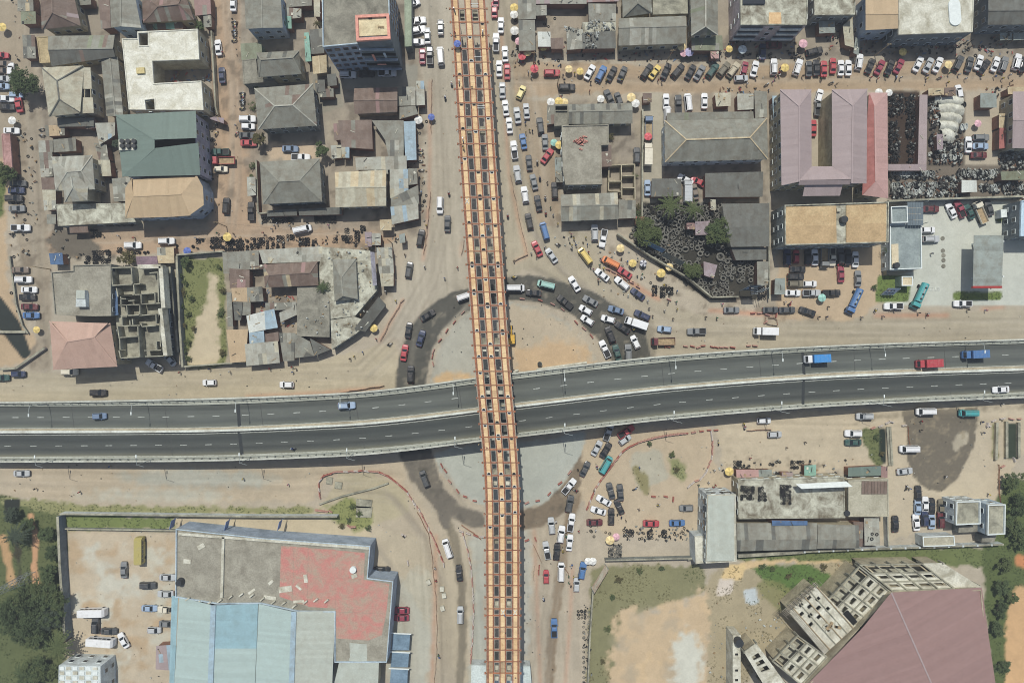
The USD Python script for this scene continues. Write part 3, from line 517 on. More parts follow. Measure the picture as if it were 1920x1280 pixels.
for i, (a, b) in enumerate(zip(GBY[:-1], GBY[1:])):
    w = 1.5; wb = .62
    mb = MB(); mb.slab([gp(a - wb, .0, .12), gp(a + wb, .0, .12), gp(a + wb, 1.0, .12), gp(a - wb, 1.0, .12)], .42)
    for p0, p1 in ((.235, .40), (.59, .775)): mb.slab([gp(a - w, p0, .03), gp(a + w, p0, .03), gp(a + w, p1, .03), gp(a - w, p1, .03)], .3)
    for t in (-.02, 1.02): mb.box(gp(a, t, .1), (.4, .5, .4))
    mb.build(GB, 'cross_beam', (ORANGE, ORANGE_D, RUST_P, ORANGE_D)[r2.randrange(4)])
    top = .07
    for k, (p0, p1) in enumerate(((.088, .202), (.433, .557), (.808, .922))):
        hole = r2.random() < (.42 if k != 1 else .55) and i < 41
        g0, g1 = a + wb + .35, b - wb - .35
        tone = PLY[min(4, int(abs(r2.gauss(0, 1.25)))) if (i < 12 or i > 47) else min(2, int(abs(r2.gauss(0, .9))))]
        half = (g0 + g1) / 2 + r2.uniform(-2, 2)
        up = r2.random() < .5
        for s, e in ((g0, half - .12), (half + .12, g1)):
            d = top + r2.uniform(-.015, .02)
            MB().slab([gp(s, p0, d), gp(e, p0, d), gp(e, p1, d), gp(s, p1, d)], .06).build(GB, 'plywood_panel', tone if r2.random() < .75 else PLY[r2.randrange(3)])
        if hole:
            yc = (g0 + 2.6) if up else (g1 - 2.6); m = (p0 + p1) / 2; hw = (p1 - p0) * .46; s = 1 if up else -1
            MB().slab([gp(yc - 2.5*s, m - hw*1.15, top+.05), gp(yc - 2.5*s, m + hw*1.15, top+.05), gp(yc + 2.2*s, m + hw*.75, top+.05), gp(yc + 2.2*s, m - hw*.75, top+.05)], .08).build(GB, 'opening_rim', WHITE if r2.random() < .6 else RIM)
            MB().slab([gp(yc - 1.9*s, m - hw*.95, top+.08), gp(yc - 1.9*s, m + hw*.95, top+.08), gp(yc + 1.6*s, m + hw*.55, top+.08), gp(yc + 1.6*s, m - hw*.55, top+.08)], .02).build(GB, 'manhole', HATCH)
    for p0, p1 in ((.235, .40), (.59, .775)):   # frame round each gap in the deck
        q0, q1 = p0 + .006, p1 - .006; outer = [gp(a + w, q0), gp(b - w, q0), gp(b - w, q1), gp(a + w, q1)]
        fr = .014; mb = MB()
        mb.slab([gp(a+w, q0, .02), gp(b-w, q0, .02), gp(b-w, q0+fr, .02), gp(a+w, q0+fr, .02)], .35); mb.slab([gp(a+w, q1-fr, .02), gp(b-w, q1-fr, .02), gp(b-w, q1, .02), gp(a+w, q1, .02)], .35)
        mb.slab([gp(a+w, q0+fr, .02), gp(a+w+.9, q0+fr, .02), gp(a+w+.9, q1-fr, .02), gp(a+w, q1-fr, .02)], .35); mb.slab([gp(b-w-.9, q0+fr, .02), gp(b-w, q0+fr, .02), gp(b-w, q1-fr, .02), gp(b-w-.9, q1-fr, .02)], .35)
        mb.build(GB, 'gap_frame', RIM)
for y, cols in ((377, (.02,)), (1147, (.5, .86)), (405, ())):
    for t in cols:
        t = max(t, .13); mb = MB(); mb.beam(gp(y-5, t-.05, .25), gp(y+5, t+.05, .25), .12, .1); mb.beam(gp(y-5, t+.05, .25), gp(y+5, t-.05, .25), .12, .1); mb.build(GB, 'cross_brace', WHITE)
for y in (7, 12, 107, 199, 203):
    MB().beam(gp(y, .58, .35), gp(y, .79, .35), .1, .1).build(GB, 'brace_rod', WHITE)
for y in (30, 245, 470, 640, 885, 1010, 1135, 1255):
    mb = MB(); 
    for t in (.145, .495, .865): c = gp(y, t); mb.cyl((c[0], c[1], 0), .75, GZT - 3.2, 12)
    c0, c1 = gp(y, .02, -2.5), gp(y, .98, -2.5); mb.beam(c0, c1, 1.9, 1.4); mb.build(GB, 'pier', CONC)
for y in (52, 77, 102, 130, 262, 655, 700, 735, 905, 1130, 1250, 1270):
    for t in ((.56,) if y < 600 else (.32, .68)):
        MB().box(gp(y, t - .02, -1.8), (1.3, 1.0, .8), -3).build(GB, 'concrete_cap', CONC_W)
# ---- buildings ------------------------------------------------------------------------------------
def planefit(pts):
    p = np.asarray(pts, float); M = np.c_[p[:, :2], np.ones(len(p))]; w = np.where(p[:, 2] > p[:, 2].max() - .01, 30.0, 1.0); return np.linalg.lstsq(M * w[:, None], p[:, 2] * w, rcond=None)[0]
def convex(poly): return abs(poly.convex_hull.area - poly.area) < 1e-6 * max(1, poly.area)
def sheets(parent, pts, kind, w=1.05, l=3.6, th=.05, mix=None, seed=0, maxn=170, name='roof_sheet', jitter=.03):
    """A roof slope of single sheets, each a piece of its own, laid from the eave upwards."""
    r = random.Random(seed * 977 + int(abs(pts[0][0]) * 10) + int(abs(pts[0][1]) * 7)); pts = np.asarray(pts, float)
    a, b, c = planefit(pts); g = math.hypot(a, b)
    if g > .01: u = np.array([-b, a]) / g; v = np.array([a, b]) / g
    else:
        e = pts[1][:2] - pts[0][:2]; u = e / np.linalg.norm(e); v = np.array([-u[1], u[0]])
    loc = np.c_[pts[:, :2] @ u, pts[:, :2] @ v]; pg = Polygon(loc).buffer(0); x0, y0, x1, y1 = pg.bounds
    k = math.sqrt(max(1, pg.area / (w * l) / maxn)); w, l = w * k, l * k
    nx, ny = max(1, round((x1 - x0) / w)), max(1, round((y1 - y0) / l)); dx, dy = (x1 - x0) / nx, (y1 - y0) / ny
    for j in range(ny):
        for i in range(nx):
            cellp = pg.intersection(sbox(x0 + i*dx, y0 + j*dy, x0 + (i+1)*dx, y0 + (j+1)*dy))
            if cellp.area < .12: continue
            kk = r.choice(mix) if mix and r.random() < .3 else kind
            m = tin(kk, r.choice((0, 0, 0, 1, 2, 5, 3, 4) if mix is None else (0, 1, 2, 3, 4, 5)))
            mb = MB(); dz = r.uniform(0, jitter); tilt = r.uniform(0, jitter)
            for gq in getattr(cellp, 'geoms', [cellp]):
                if gq.geom_type != 'Polygon' or gq.area < .1: continue
                if not convex(gq): gq = gq.convex_hull if gq.convex_hull.area < gq.area * 1.15 else gq
                q = np.array(gq.exterior.coords)[:-1]; wv = q[:, :1] * u + q[:, 1:] * v; z = wv @ [a, b] + c + dz + tilt * (q[:, 1] - y0 - j*dy) / dy
                if convex(gq): mb.slab(np.c_[wv, z], th)
                else: mb.prism(Polygon(wv), z.mean() - th, z.mean())
            if mb.n: mb.build(parent, name, m)
def cap(parent, a, b, kind, w=.38, name='ridge_cap', var=2):
    a, b = np.array(a, float), np.array(b, float); MB().beam(a + [0, 0, .08], b + [0, 0, .08], w, .07).build(parent, name, tin(kind, var))
def wall_quads(parent, base, tops, mt, th=.2):
    """One wall per side; tops gives the height at each corner, or a list of (t, z) breaks per side."""
    n = len(base)
    for i in range(n):
        a, b = base[i], base[(i+1) % n]; d = b - a; L = np.linalg.norm(d)
        if L < .2: continue
        d /= L; nrm = np.array([d[1], -d[0]]); br = tops[i]
        prof = [(0, 0)] + [(L, 0)] + [(t * L, z) for t, z in reversed(br)]
        f = [np.array([*(a + d * s), z]) for s, z in prof]; bk = [np.array([*(a + d * np.clip(s, th, L - th) - nrm * th * WIND), z]) for s, z in prof]; k = len(prof)
        MB().add(f + bk, [list(range(k)), list(range(2*k-1, k-1, -1))] + [[j, j+k, (j+1) % k + k, (j+1) % k] for j in range(k)]).build(parent, 'wall', mt)
WIND = 1
def windows(parent, base, h, every=3.1, storey=3.0, wd=1.15, ht=1.2, only_seen=True, frame=WHITE, sill=True, low=1.0):
    n = len(base); ctr = np.mean(base, 0)
    for i in range(n):
        a, b = base[i], base[(i+1) % n]; d = b - a; L = np.linalg.norm(d)
        if L < 3: continue
        d /= L; nrm = np.array([d[1], -d[0]])
        if nrm @ (((a + b) / 2) - ctr) < 0: nrm = -nrm
        if only_seen and nrm @ (-(a + b) / 2) < 12: continue
        ang = math.degrees(math.atan2(d[1], d[0])); m = max(1, int(L / every))
        for s in range(max(1, int(h / storey + .25))):
            z = s * storey + low + ht / 2
            if z + ht / 2 > h - .25: continue
            for j in range(m):
                c = a + d * L * (j + .5) / m
                fr = MB().box((*(c + nrm * .02), z), (wd + .2, .16, ht + .2), ang).build(parent, 'window', frame)
                MB().box((*(c + nrm * .09), z), (wd, .06, ht), ang).build(fr, 'pane', GLASS)
def ccw(pts):
    pts = np.asarray(pts, float); a = pts[:, 0] @ np.roll(pts[:, 1], -1) - pts[:, 1] @ np.roll(pts[:, 0], -1)
    return pts if a > 0 else pts[::-1]
def inset(pts, d):
    pg = Polygon(pts).buffer(-d, join_style=2)
    return ccw(np.array(pg.exterior.coords)[:-1]) if not pg.is_empty and pg.geom_type == 'Polygon' else ccw(pts)
def open_building(name, label, cat, pts, h, group=None):
    w = np.array([W2(x, y, h) for x, y in pts]); return thing(name, label, cat, (*w.mean(0), 0), 0, group), ccw(w)
def hip(name, label, pts, h, rise, ridge, kind, wall='beige', cat='house', over=.55, mix=None, capk=None, win=True, gable=(), w=1.05, l=3.6, group=None, maxn=170):
    """pts: the four eave corners as seen, from top left clockwise; ridge: its two ends as seen (left or top one first)."""
    t, base = open_building(name, label, cat, pts, h, group); TL, TR, BR, BL = [P(x, y, h) for x, y in pts]; zr = h + rise
    R1, R2 = [P(x, y, zr) for x, y in ridge]; horiz = abs(ridge[1][0] - ridge[0][0]) >= abs(ridge[1][1] - ridge[0][1])
    if horiz: S4 = [[TL, TR, R2, R1], [BR, BL, R1, R2], [BL, TL, R1], [TR, BR, R2]]; ends = ((TL, BL, R1), (TR, BR, R2))
    else: S4 = [[TL, R1, R2, BL], [TR, BR, R2, R1], [TL, TR, R1], [BL, R2, BR]]; ends = ((TL, TR, R1), (BL, BR, R2))
    for i, s in enumerate(S4):
        if i >= 2 and (i - 2) in gable: continue
        sheets(t, s, kind, w, l, mix=mix, seed=i, maxn=maxn)
    ck = capk or kind
    cap(t, R1, R2, ck)
    for e, (p, q_, r_) in enumerate(ends):
        if e not in gable: cap(t, p, r_, ck, .3); cap(t, q_, r_, ck, .3)
    b = inset(base, over); tops = []
    for i in range(len(b)):
        p, q_ = b[i], b[(i+1) % len(b)]; br = [(0, h - .06), (1, h - .06)]
        for e in gable:
            mid = (ends[e][0][:2] + ends[e][1][:2]) / 2; 
            if len(b) == 4 and np.linalg.norm((p + q_) / 2 - mid) < over * 1.6 + .4:
                tt = np.clip(((ends[e][2][:2] - p) @ (q_ - p)) / ((q_ - p) @ (q_ - p)), .1, .9); br = [(0, h - .06), (tt, zr - .12), (1, h - .06)]
        tops.append(br)
    wall_quads(t, b, tops, WALL[wall])
    if win and h > 3.2: windows(t, b, h)
    return t
def slopes(name, label, faces, wallpoly, h, kind, wall='beige', cat='house', caps=(), mix=None, over=.5, w=1.05, l=3.6, win=True, capk=None, maxn=170, kinds=None):
    """faces: lists of (x, y, z) corners as seen; wallpoly: eaves outline as seen at h."""
    t, base = open_building(name, label, cat, wallpoly, h)
    for i, f in enumerate(faces): sheets(t, [P(*q_) for q_ in f], (kinds or {}).get(i, kind), w, l, mix=mix, seed=i, maxn=maxn)
    for a, b in caps: cap(t, P(*a), P(*b), capk or kind)
    b = inset(base, over); wall_quads(t, b, [[(0, h - .06), (1, h - .06)]] * len(b), WALL[wall])
    if win and h > 3.2: windows(t, b, h)
    return t
def flat(name, label, pts, h, roof=CONC, wall='grey', cat='building', par=.45, pth=.25, holes=(), win=True, parm=None, every=3.1, group=None, frame=WHITE, storey=3.0):
    t, base = open_building(name, label, cat, pts, h, group); pg = Polygon(base).buffer(0)
    for hl in holes: pg = pg.difference(Polygon([W2(x, y, h) for x, y in hl]))
    MB().prism(pg, h - .3, h).build(t, 'roof', roof)
    if par: MB().prism(pg.difference(pg.buffer(-pth, join_style=2)), h, h + par).build(t, 'parapet', parm or roof)
    MB().prism(pg.buffer(-.02).difference(pg.buffer(-.25, join_style=2)), 0, h - .3).build(t, 'wall', WALL[wall])
    if win and h > 3.2: windows(t, base, h, every, storey, frame=frame)
    return t
def shack(label, pts, h=2.8, kind='grey', mix=None, wall='brick', drop=.3, name='shack', cat='shack', group=None, w=1.2, l=2.6, walls=True):
    """A small lean-to roof of tin sheets on posts with a back and side walls."""
    hs = [h + drop / 2, h + drop / 2, h - drop / 2, h - drop / 2]; c = [P(x, y, z) for (x, y), z in zip(pts, hs[:len(pts)] if len(pts) <= 4 else [h] * len(pts))]
    t, base = open_building(name, label, cat, pts, h, group); sheets(t, c, kind, w, l, mix=mix, jitter=.05)
    b = inset(base, .25)
    if walls: wall_quads(t, b, [[(0, h - drop / 2 - .08), (1, h - drop / 2 - .08)]] * len(b), WALL[wall], .1)
    else:
        for q_ in b: MB().box((*q_, (h - drop) / 2), (.12, .12, h - drop)).build(t, 'post', WOOD)
    r = random.Random(len(label) * 13 + int(h * 10)); cc = np.mean(c, 0)
    for k in range(r.randint(0, 4)):
        e = c[r.randrange(len(c))]; q_ = cc + (e - cc) * r.uniform(.1, .75); MB().box(q_ + [0, 0, .12], ((1.4, .16, .08), (.3, .22, .18), (.7, .55, .05))[k % 3], r.uniform(0, 180)).build(t, 'roof_weight', (WOOD, CONC_W, DARK)[r.randrange(3)])
    return t
# north west block
hip('house', 'old house with patched pink and brown hipped tin roof at the top left', [(74,-28),(136,-28),(150,48),(79,56)], 5, 2.4, [(98,-10),(98,24)], 'brown', mix=['pink','grey','brown'])
shack('greenish tin shack standing second from the top beside the far left dirt street', [(39,22),(67,22),(68,45),(40,46)], 3, 'moss')
shack('grey tin shack with cream edge at the top of the far left street', [(33,-10),(62,-10),(63,21),(33,22)], 3, 'grey', ['grey','cream'])
shack('long low tin shack beside the far left street, west of the cream walled house', [(42,66),(65,66),(68,110),(44,110)], 2.8, 'grey', ['grey','brown','dark'])
slopes('house', 'long gabled house with half grey half brown tin roof', [[(90,68,4),(215,66,4),(212,91,5.5),(90,93,5.5)], [(90,93,5.5),(212,91,5.5),(218,108,4.2),(96,124,4)]], [(90,68),(215,66),(220,107),(96,124)], 4, 'grey', caps=[((90,93,5.5),(212,91,5.5))], kinds={0: 'grey', 1: 'dark'}, mix=['brown','grey','moss'])
flat('outbuilding', 'cream rendered flat roofed store at the west end of the grey and brown gabled house', [(69,70),(90,69),(95,118),(75,119)], 3.2, stained('roof_cream', A(206,182,140), A(150,130,100), .7), 'beige', par=.15, win=False)
hip('house', 'two storey house with pale beige hipped roof behind the big roadside tree', [(78,127),(156,123),(153,212),(92,219)], 6.5, 2.6, [(107,152),(111,186)], 'beige', capk='dark', maxn=90)
slopes('house', 'beige wing with flat sheet roof on the east side of the pale hipped house', [[(157,127,6.2),(170,127,6),(172,167,6),(152,167,6.2)], [(152,183,6.2),(174,183,6),(176,212,6),(153,213,6.2)]], [(156,127),(171,127),(176,212),(153,213)], 6, 'beige', maxn=60)
slopes('row_house', 'narrow grey tin roofed row running north to south between beige house and white building', [[(189,107,3.6),(206,107,4.3),(216,218,4.3),(200,218,3.6)], [(206,107,4.3),(221,107,3.6),(231,216,3.6),(216,218,4.3)]], [(189,107),(221,107),(231,216),(200,218)], 3.6, 'grey', caps=[((206,107,4.3),(216,218,4.3))], mix=['grey','light','dark'])
t = flat('concrete_building', 'large pale stained flat roofed building with open notch in its east side', [(229,73),(258,73),(258,60),(371,55),(374,112),(286,115),(289,157),(378,152),(382,207),(242,206)], 6.6, CONC_WW, 'beige', par=.2, holes=[[(260,63),(278,62),(278,86),(262,86)], [(272,188),(290,186),(291,206),(274,206)]])
MB().box(P(264, 133, 6.9), (2.2, 1.6, .6), 4).build(t, 'water_hatch', stained('hatch_cream', A(230,206,150), A(190,170,120), .5))
for k in range(6): MB().box(P(275 + k*2, 190 + k*2.4, 6.2 - k*.45), (2.2, .35, .16), 10).build(t, 'stair', CONC)
slopes('green_roofed_building', 'big building with dull green hipped metal roof and lilac end walls', [[(217,216,9),(367,208,9),(369,259,10.6),(290,262,10.6)], [(290,278,10.6),(372,268,10.6),(375,328,9),(230,332,9)], [(217,216,9),(290,262,10.6),(290,278,10.6),(230,332,9)]], [(217,216),(367,208),(375,328),(230,332)], 8.8, 'green', wall='lilac', cat='building', caps=[((217,216,9),(290,262,10.6)),((230,332,9),(290,278,10.6))], w=.85, l=9, maxn=200)
GRB = '/World/green_roofed_building'
MB().slab([P(222,262,9.75), P(262,260,9.75), P(263,281,9.75), P(223,282,9.75)], 1.0).build(GRB, 'plant_recess', CONC_W)
for k in range(6): MB().cyl(P(231 + (k % 3) * 11, 266 + (k // 3) * 9, 9.8), .62, .8, 12).build(GRB, 'water_tank', plain('black_plastic', (.03,.033,.035), .5))
slopes('tan_roofed_building', 'building with smooth tan hipped roof and clipped east end', [[(249,336,8),(370,329,8),(340,364,9.4),(250,368,9.4)], [(250,368,9.4),(340,364,9.4),(358,404,8),(316,407,8),(236,409,8)], [(233,352,8),(249,336,8),(250,368,9.4),(236,409,8)], [(370,329,8),(380,350,8),(381,384,8),(358,404,8),(340,364,9.4)]], [(249,336),(370,329),(380,350),(381,384),(358,404),(236,409),(233,352)], 7.8, 'tan', wall='slate', cat='building', caps=[((250,368,9.4),(340,364,9.4))], w=.85, l=8, maxn=200)
hip('house', 'two storey house with pale hipped roof north of the concrete slum row', [(97,294),(173,291),(178,355),(104,358)], 6.5, 1.8, [(126,322),(152,320)], 'light', mix=['light','beige','grey'])
hip('house', 'projecting gabled front wing of the pale hipped house', [(119,340),(165,338),(165,376),(121,379)], 6.8, 2.0, [(133,332),(136,352)], 'light', gable=(0,), win=False, mix=['light','beige'])
for i, q_ in enumerate(([(72,264),(99,263),(100,285),(73,286)],[(73,286),(98,285),(99,331),(77,332)],[(77,333),(102,333),(103,355),(79,356)],[(79,356),(105,356),(105,393),(83,395)],[(88,402),(105,402),(105,420),(88,420)])):
    shack(f'tin roadside shack along the far left street, {ORD[i]} from the top below the yard', q_, 2.8, ['light','grey','brown','beige','grey'][i], ['grey','brown','light'])
shack('tan tin shelter in the yard beside two yellow motorbikes', [(84,235),(121,235),(122,254),(86,256)], 2.8, 'tan', ['tan','grey'])
shack('small pale tin house with hip end west of the green roofed building', [(178,231),(216,230),(216,254),(186,272)], 4, 'light', ['light','sky','grey'])
shack('dark sheet roof beneath the south eave of the pale hipped house', [(107,222),(176,221),(176,237),(108,238)], 3.6, 'dark')
flat('concrete_row', 'low concrete shop row with cracked slab roof above the tyre street', [(106,383),(236,381),(255,416),(109,424)], 3.6, CONC_S, 'grey', par=.1, every=4)
shack('brown awning over the tyre sellers in front of the concrete shop row', [(130,423),(164,422),(166,436),(131,437)], 2.9, 'brown', walls=False)
shack('grey tin shed between concrete row and tan roofed building', [(210,335),(244,332),(247,377),(214,378)], 3.4, 'grey', ['grey','moss','light'])
slopes('house', 'tall gabled house with grey roof and pale blue front wall', [[(205,-12,7),(226,-12,8.4),(226,50,8.4),(209,53,7)], [(226,-12,8.4),(253,-12,7),(264,52,7),(226,50,8.4)]], [(205,-12),(253,-12),(264,52),(209,53)], 7, 'grey', wall='blue', caps=[((226,-12,8.4),(226,50,8.4))], mix=['grey','light'], over=.35)
shack('brown lean-to on the west flank of the blue fronted house', [(183,-10),(205,-10),(208,53),(190,55)], 4, 'brown', ['brown','grey'])
hip('house', 'brown hip roofed house at the top edge above the pale stained building', [(266,-12),(345,-16),(364,37),(268,44)], 5, 2.2, [(296,12),(334,8)], 'brown', mix=['brown','maroon','grey'])
shack('green and brown lean-to below the brown hip roof', [(270,44),(342,40),(343,54),(272,57)], 3, 'brown', ['mint','brown'])
shack('pinkish tin shack east of the brown hip roof', [(363,-10),(394,-10),(396,27),(366,30)], 3.4, 'maroon', ['brown','grey'])
shack('small grey tin shack by the reddish street corner', [(381,27),(396,26),(397,51),(382,52)], 2.8, 'grey')
# between the second street and the bridge
slopes('house', 'tall grey gabled house with slate front wall above the reddish street', [[(458,-14,7.5),(491,-14,9.2),(491,53,9.2),(461,55,7.5)], [(491,-14,9.2),(526,-14,7.5),(530,52,7.5),(491,53,9.2)]], [(458,-14),(526,-14),(530,52),(461,55)], 7.5, 'grey', wall='slate', caps=[((491,-14,9.2),(491,53,9.2))], over=.35, maxn=80)
shack('moss green sheet roof in front of the slate fronted house', [(451,82),(490,80),(492,110),(453,113)], 3.6, 'moss', wall='green')
hip('house', 'two tier grey hip roof with darker skirt beside the moss green roof', [(481,99),(561,95),(565,139),(485,145)], 6.5, 2.2, [(489,112),(549,108)], 'grey', mix=['grey','dark'])
flat('outbuilding', 'low grey slab wing west of the two tier grey roof', [(454,113),(480,110),(484,145),(515,150),(514,153),(457,158)], 3.4, CONC_D, 'grey', par=.1, win=False)
hip('house', 'large grey hip roof house with pale ridge lines and paved court', [(477,166),(587,157),(594,236),(484,243)], 6.5, 2.8, [(515,199),(549,197)], 'grey', capk='light', mix=['grey','grey','brown'], wall='grey')
hip('house', 'large grey hip roof house inside the red brown compound wall', [(487,304),(599,297),(604,378),(493,383)], 6.5, 2.8, [(523,340),(562,338)], 'grey', capk='grey', wall='grey')
hip('house', 'beige ribbed gable roof with pale skylight strips', [(628,323),(724,319),(724,386),(629,389)], 6, 1.2, [(629,352),(724,350)], 'beige', gable=(0, 1), mix=['beige','cream'], w=1.1, l=6)
for i, (q_, k, mx) in enumerate(([[(536,-8),(585,-8),(585,11),(537,14)],'grey',None], [[(534,31),(546,31),(547,54),(535,54)],'mint',None], [[(570,62),(579,61),(584,115),(573,116)],'mint',None], [[(580,56),(606,54),(608,100),(584,102)],'dark',['dark','grey']], [[(588,-6),(600,-6),(600,32),(589,32)],'beige',None], [[(534,14),(565,17),(565,34),(536,36)],'light',['brown','light']], [[(590,150),(609,150),(610,172),(592,174)],'dark',None])):
    shack(['grey tin roof at the top edge east of the slate fronted house','narrow green lean-to below the top edge, nearest the slate fronted house','long green awning strip west of the tall tower block','dark gabled tin roof against the west side of the tower block','cream sheet roof touching the north west corner of the tower block','pinkish patched tin roof in the yard west of the tower block','dark tin roof between tower block and large hip roof'][i], q_, 3.4, k, mx)
hip('house', 'small cream gable roof below the west corner of the tower block', [(585,106),(612,103),(613,136),(587,139)], 3.6, .8, [(598,105),(600,138)], 'cream', gable=(0, 1))
# the tower block
TB = flat('tower_block', 'tall slate grey office block with flat roof and orange trimmed stair tower', [(604,-40),(729,-40),(733,78),(606,90)], 16.5, CONC_D, 'slate', par=.6, parm=WALL['blue'], every=2.0, frame=WALL['brick'], storey=3.3)
pt = ccw([W2(x, y, 19.5) for x, y in ((667,31),(730,28),(733,75),(669,79))]); pg = Polygon(pt)
MB().prism(pg, 0, 19.4).build(TB, 'stair_tower', WALL['charcoal']); pk = plain('orange_trim', A(232,158,138), .7)
MB().prism(pg.difference(pg.buffer(-.7, join_style=2)), 19.4, 20.2).build(TB, 'tower_parapet', pk)
MB().prism(Polygon([W2(x, y, 19.5) for x, y in ((670,33),(725,31),(727,66),(670,69))]), 19.4, 19.6).build(TB, 'tower_roof', stained('roof_cream_clean', A(232,212,172), A(206,184,146), .4))
for x, y in ((694,33),(725,31)): MB().box(P(x, y, 19.7), (.9, .9, .25)).build(TB, 'roof_hatch', HATCH)
mb = MB()
for dx in (-1, 1): mb.beam(P(708, 50+dx, 19.8), P(720, 51+dx, 19.8), .12, .1)
for k in range(4): mb.beam(P(709+k*3.3, 49, 19.85), P(709+k*3.3, 53, 19.85), .1, .1)
mb.build(TB, 'ladder', WOOD)
for a in range(5):   # ledges and signs on the south face
    z = 2.6 + a * 3.2; y0 = min(p[1] for p in pt) - .15; x0, x1 = min(p[0] for p in pt), max(p[0] for p in pt)
    MB().box(((x0 + x1) / 2, y0, z), (x1 - x0, .5, .5)).build(TB, 'ledge', HATCH if a % 2 else WALL['slate'])
for z0, z1, xx, col in ((9, 13, 3.0, pk), (6.2, 6.8, 4.2, pk), (11, 14, 6.2, WALL['blue'])): MB().box((x0 + xx, y0 - .32, (z0 + z1) / 2), (.6 if z1 - z0 > 1 else 2.4, .12, z1 - z0)).build(TB, 'facade_band', col)
flat('annex', 'low pale green flat roofed annex along the east foot of the tower block', [(758,-40),(771,-40),(772,87),(759,88)], 4, stained('roof_palegreen', A(170,176,152), A(140,146,124), .5), 'grey', par=.1, win=False)
slopes('house', 'dark brown tin roof lying in the shadow of the tower block', [[(664,166,4.4),(745,164,4.4),(745,187,5.4),(663,188,5.4)], [(663,188,5.4),(745,187,5.4),(745,210,4.4),(665,214,4.4)]], [(664,166),(745,164),(745,210),(665,214)], 4.3, 'brown', caps=[((663,188,5.4),(745,187,5.4))], mix=['brown','maroon'], win=False)
ROWS = [([(745,163),(779,163),(779,198),(745,199)],'grey','grey tin roof east of the dark brown roof below the tower block'), ([(780,152),(795,152),(797,197),(781,198)],'light','pale tin kiosk roof nearest the road below the tower block'), ([(749,201),(779,199),(784,214),(749,224)],'grey','crooked grey tin roof above the white parasol'),
        ([(634,226),(697,225),(699,280),(640,276)],'brown','brown and rust tin roof in the shack block north of the beige ribbed roof'), ([(697,226),(757,226),(757,300),(729,300),(722,262)],'grey','grey sheet roof filling the shack block by the road'), ([(757,228),(779,227),(781,300),(760,301)],'sky','pale blue tin roof facing the road'),
        ([(666,296),(762,292),(763,318),(668,319)],'light','pale patched tin roof right above the beige ribbed roof'), ([(731,318),(765,317),(766,370),(731,372)],'light','light patched tin roof with blue sheet beside the road'), ([(765,316),(782,316),(783,345),(766,347)],'grey','grey tin strip nearest the road, east of the blue patched sheet'),
        ([(732,388),(784,382),(785,410),(735,421)],'light','ribbed pale tin roof at the south end of the roadside shacks'), ([(733,372),(784,347),(786,382),(733,388)],'grey','grey ribbed tin roof with one blue sheet beside the road'), ([(712,412),(734,411),(734,432),(713,432)],'cream','small cream canopy in front of the black tyre row'),
        ([(640,276),(655,276),(655,296),(641,296)],'light','small pale sheet roof at the rust brown shack'), ([(684,435),(697,435),(697,462),(685,463)],'lilac','lilac tin strip among the stalls at the street end'), ([(697,437),(714,437),(714,460),(698,460)],'light','pale stall roof among the stalls at the street end'), ([(748,440),(759,437),(760,455),(750,456)],'steel','grey stall roof by a tall pole near the road')]
for q_, k, lb in ROWS: shack(lb, q_, 3.2, k, {'grey': ['grey','light','dark'], 'light': ['light','grey','sky','beige'], 'brown': ['brown','maroon','grey']}.get(k), walls=k != 'cream')
# south west slum block
SL2 = [([(417,473),(485,469),(486,504),(448,506),(446,513),(419,513)],'grey','long grey tin roof at the west end above the overgrown plot'), ([(485,469),(560,464),(605,462),(606,490),(493,494)],'light','long pale tin roof facing the tyre street'), ([(430,503),(468,506),(468,540),(431,541)],'brown','brown tin shack between pale roofs and overgrown plot'),
       ([(434,540),(463,539),(464,566),(436,566)],'tan','tan half roof of a shack beside the overgrown plot'), ([(463,539),(492,537),(494,565),(464,566)],'grey','grey half roof beside the tan half roof'), ([(462,592),(496,583),(498,618),(467,624)],'white','white tin shack roof in the middle of the slum block'), ([(496,583),(514,579),(521,614),(498,618)],'sky','pale blue tin shack roof in the middle of the slum block'),
       ([(424,618),(465,617),(461,678),(432,680)],'tan','smooth tan roof at the south west corner of the slum block'), ([(459,645),(521,639),(525,680),(462,686)],'light','pale ribbed roof overhanging the southern road'), ([(467,624),(495,620),(496,644),(468,645)],'sky','small blue grey roof north of the pale ribbed roof'), ([(523,624),(553,624),(552,676),(531,677)],'grey','narrow grey roof east of the pale ribbed roof'),
       ([(553,625),(581,640),(590,667),(553,671)],'grey','grey wedge roof at the southern road'), ([(581,634),(620,655),(590,667)],'dark','dark triangular roof at the southern road'), ([(425,548),(434,548),(437,612),(427,612)],'grey','thin grey tin strip along the overgrown plot'), ([(706,464),(735,463),(736,484),(707,485)],'light','yellow stained tin roof, topmost of three facing the road bend'),
       ([(708,485),(737,484),(739,512),(711,513)],'light','pale tin roof, middle of three facing the road bend'), ([(712,513),(738,512),(738,536),(715,537)],'beige','cream tin roof, lowest of three facing the road bend'), ([(437,565),(455,566),(452,600),(440,600)],'dark','dark tin lean-to in the slum yard'), ([(469,500),(493,497),(493,504),(470,506)],'brown','small brown sheet roof beside the patchwork hip roof')]
for q_, k, lb in SL2: shack(lb, q_, 3.3, k, {'grey': ['grey','light','dark'], 'light': ['light','grey','beige'], 'brown': ['brown','maroon']}.get(k))
hip('house', 'patchwork hip roof of brown, cream and grey sheets in the slum block', [(493,496),(595,490),(597,535),(497,539)], 4.4, 1.6, [(505,515),(581,511)], 'brown', mix=['brown','cream','grey','maroon'])
flat('slab_house', 'wide cracked grey slab roof south of the patchwork hip roof', [(557,538),(600,536),(618,560),(618,632),(557,630)], 3.6, CONC_D, 'grey', par=0)
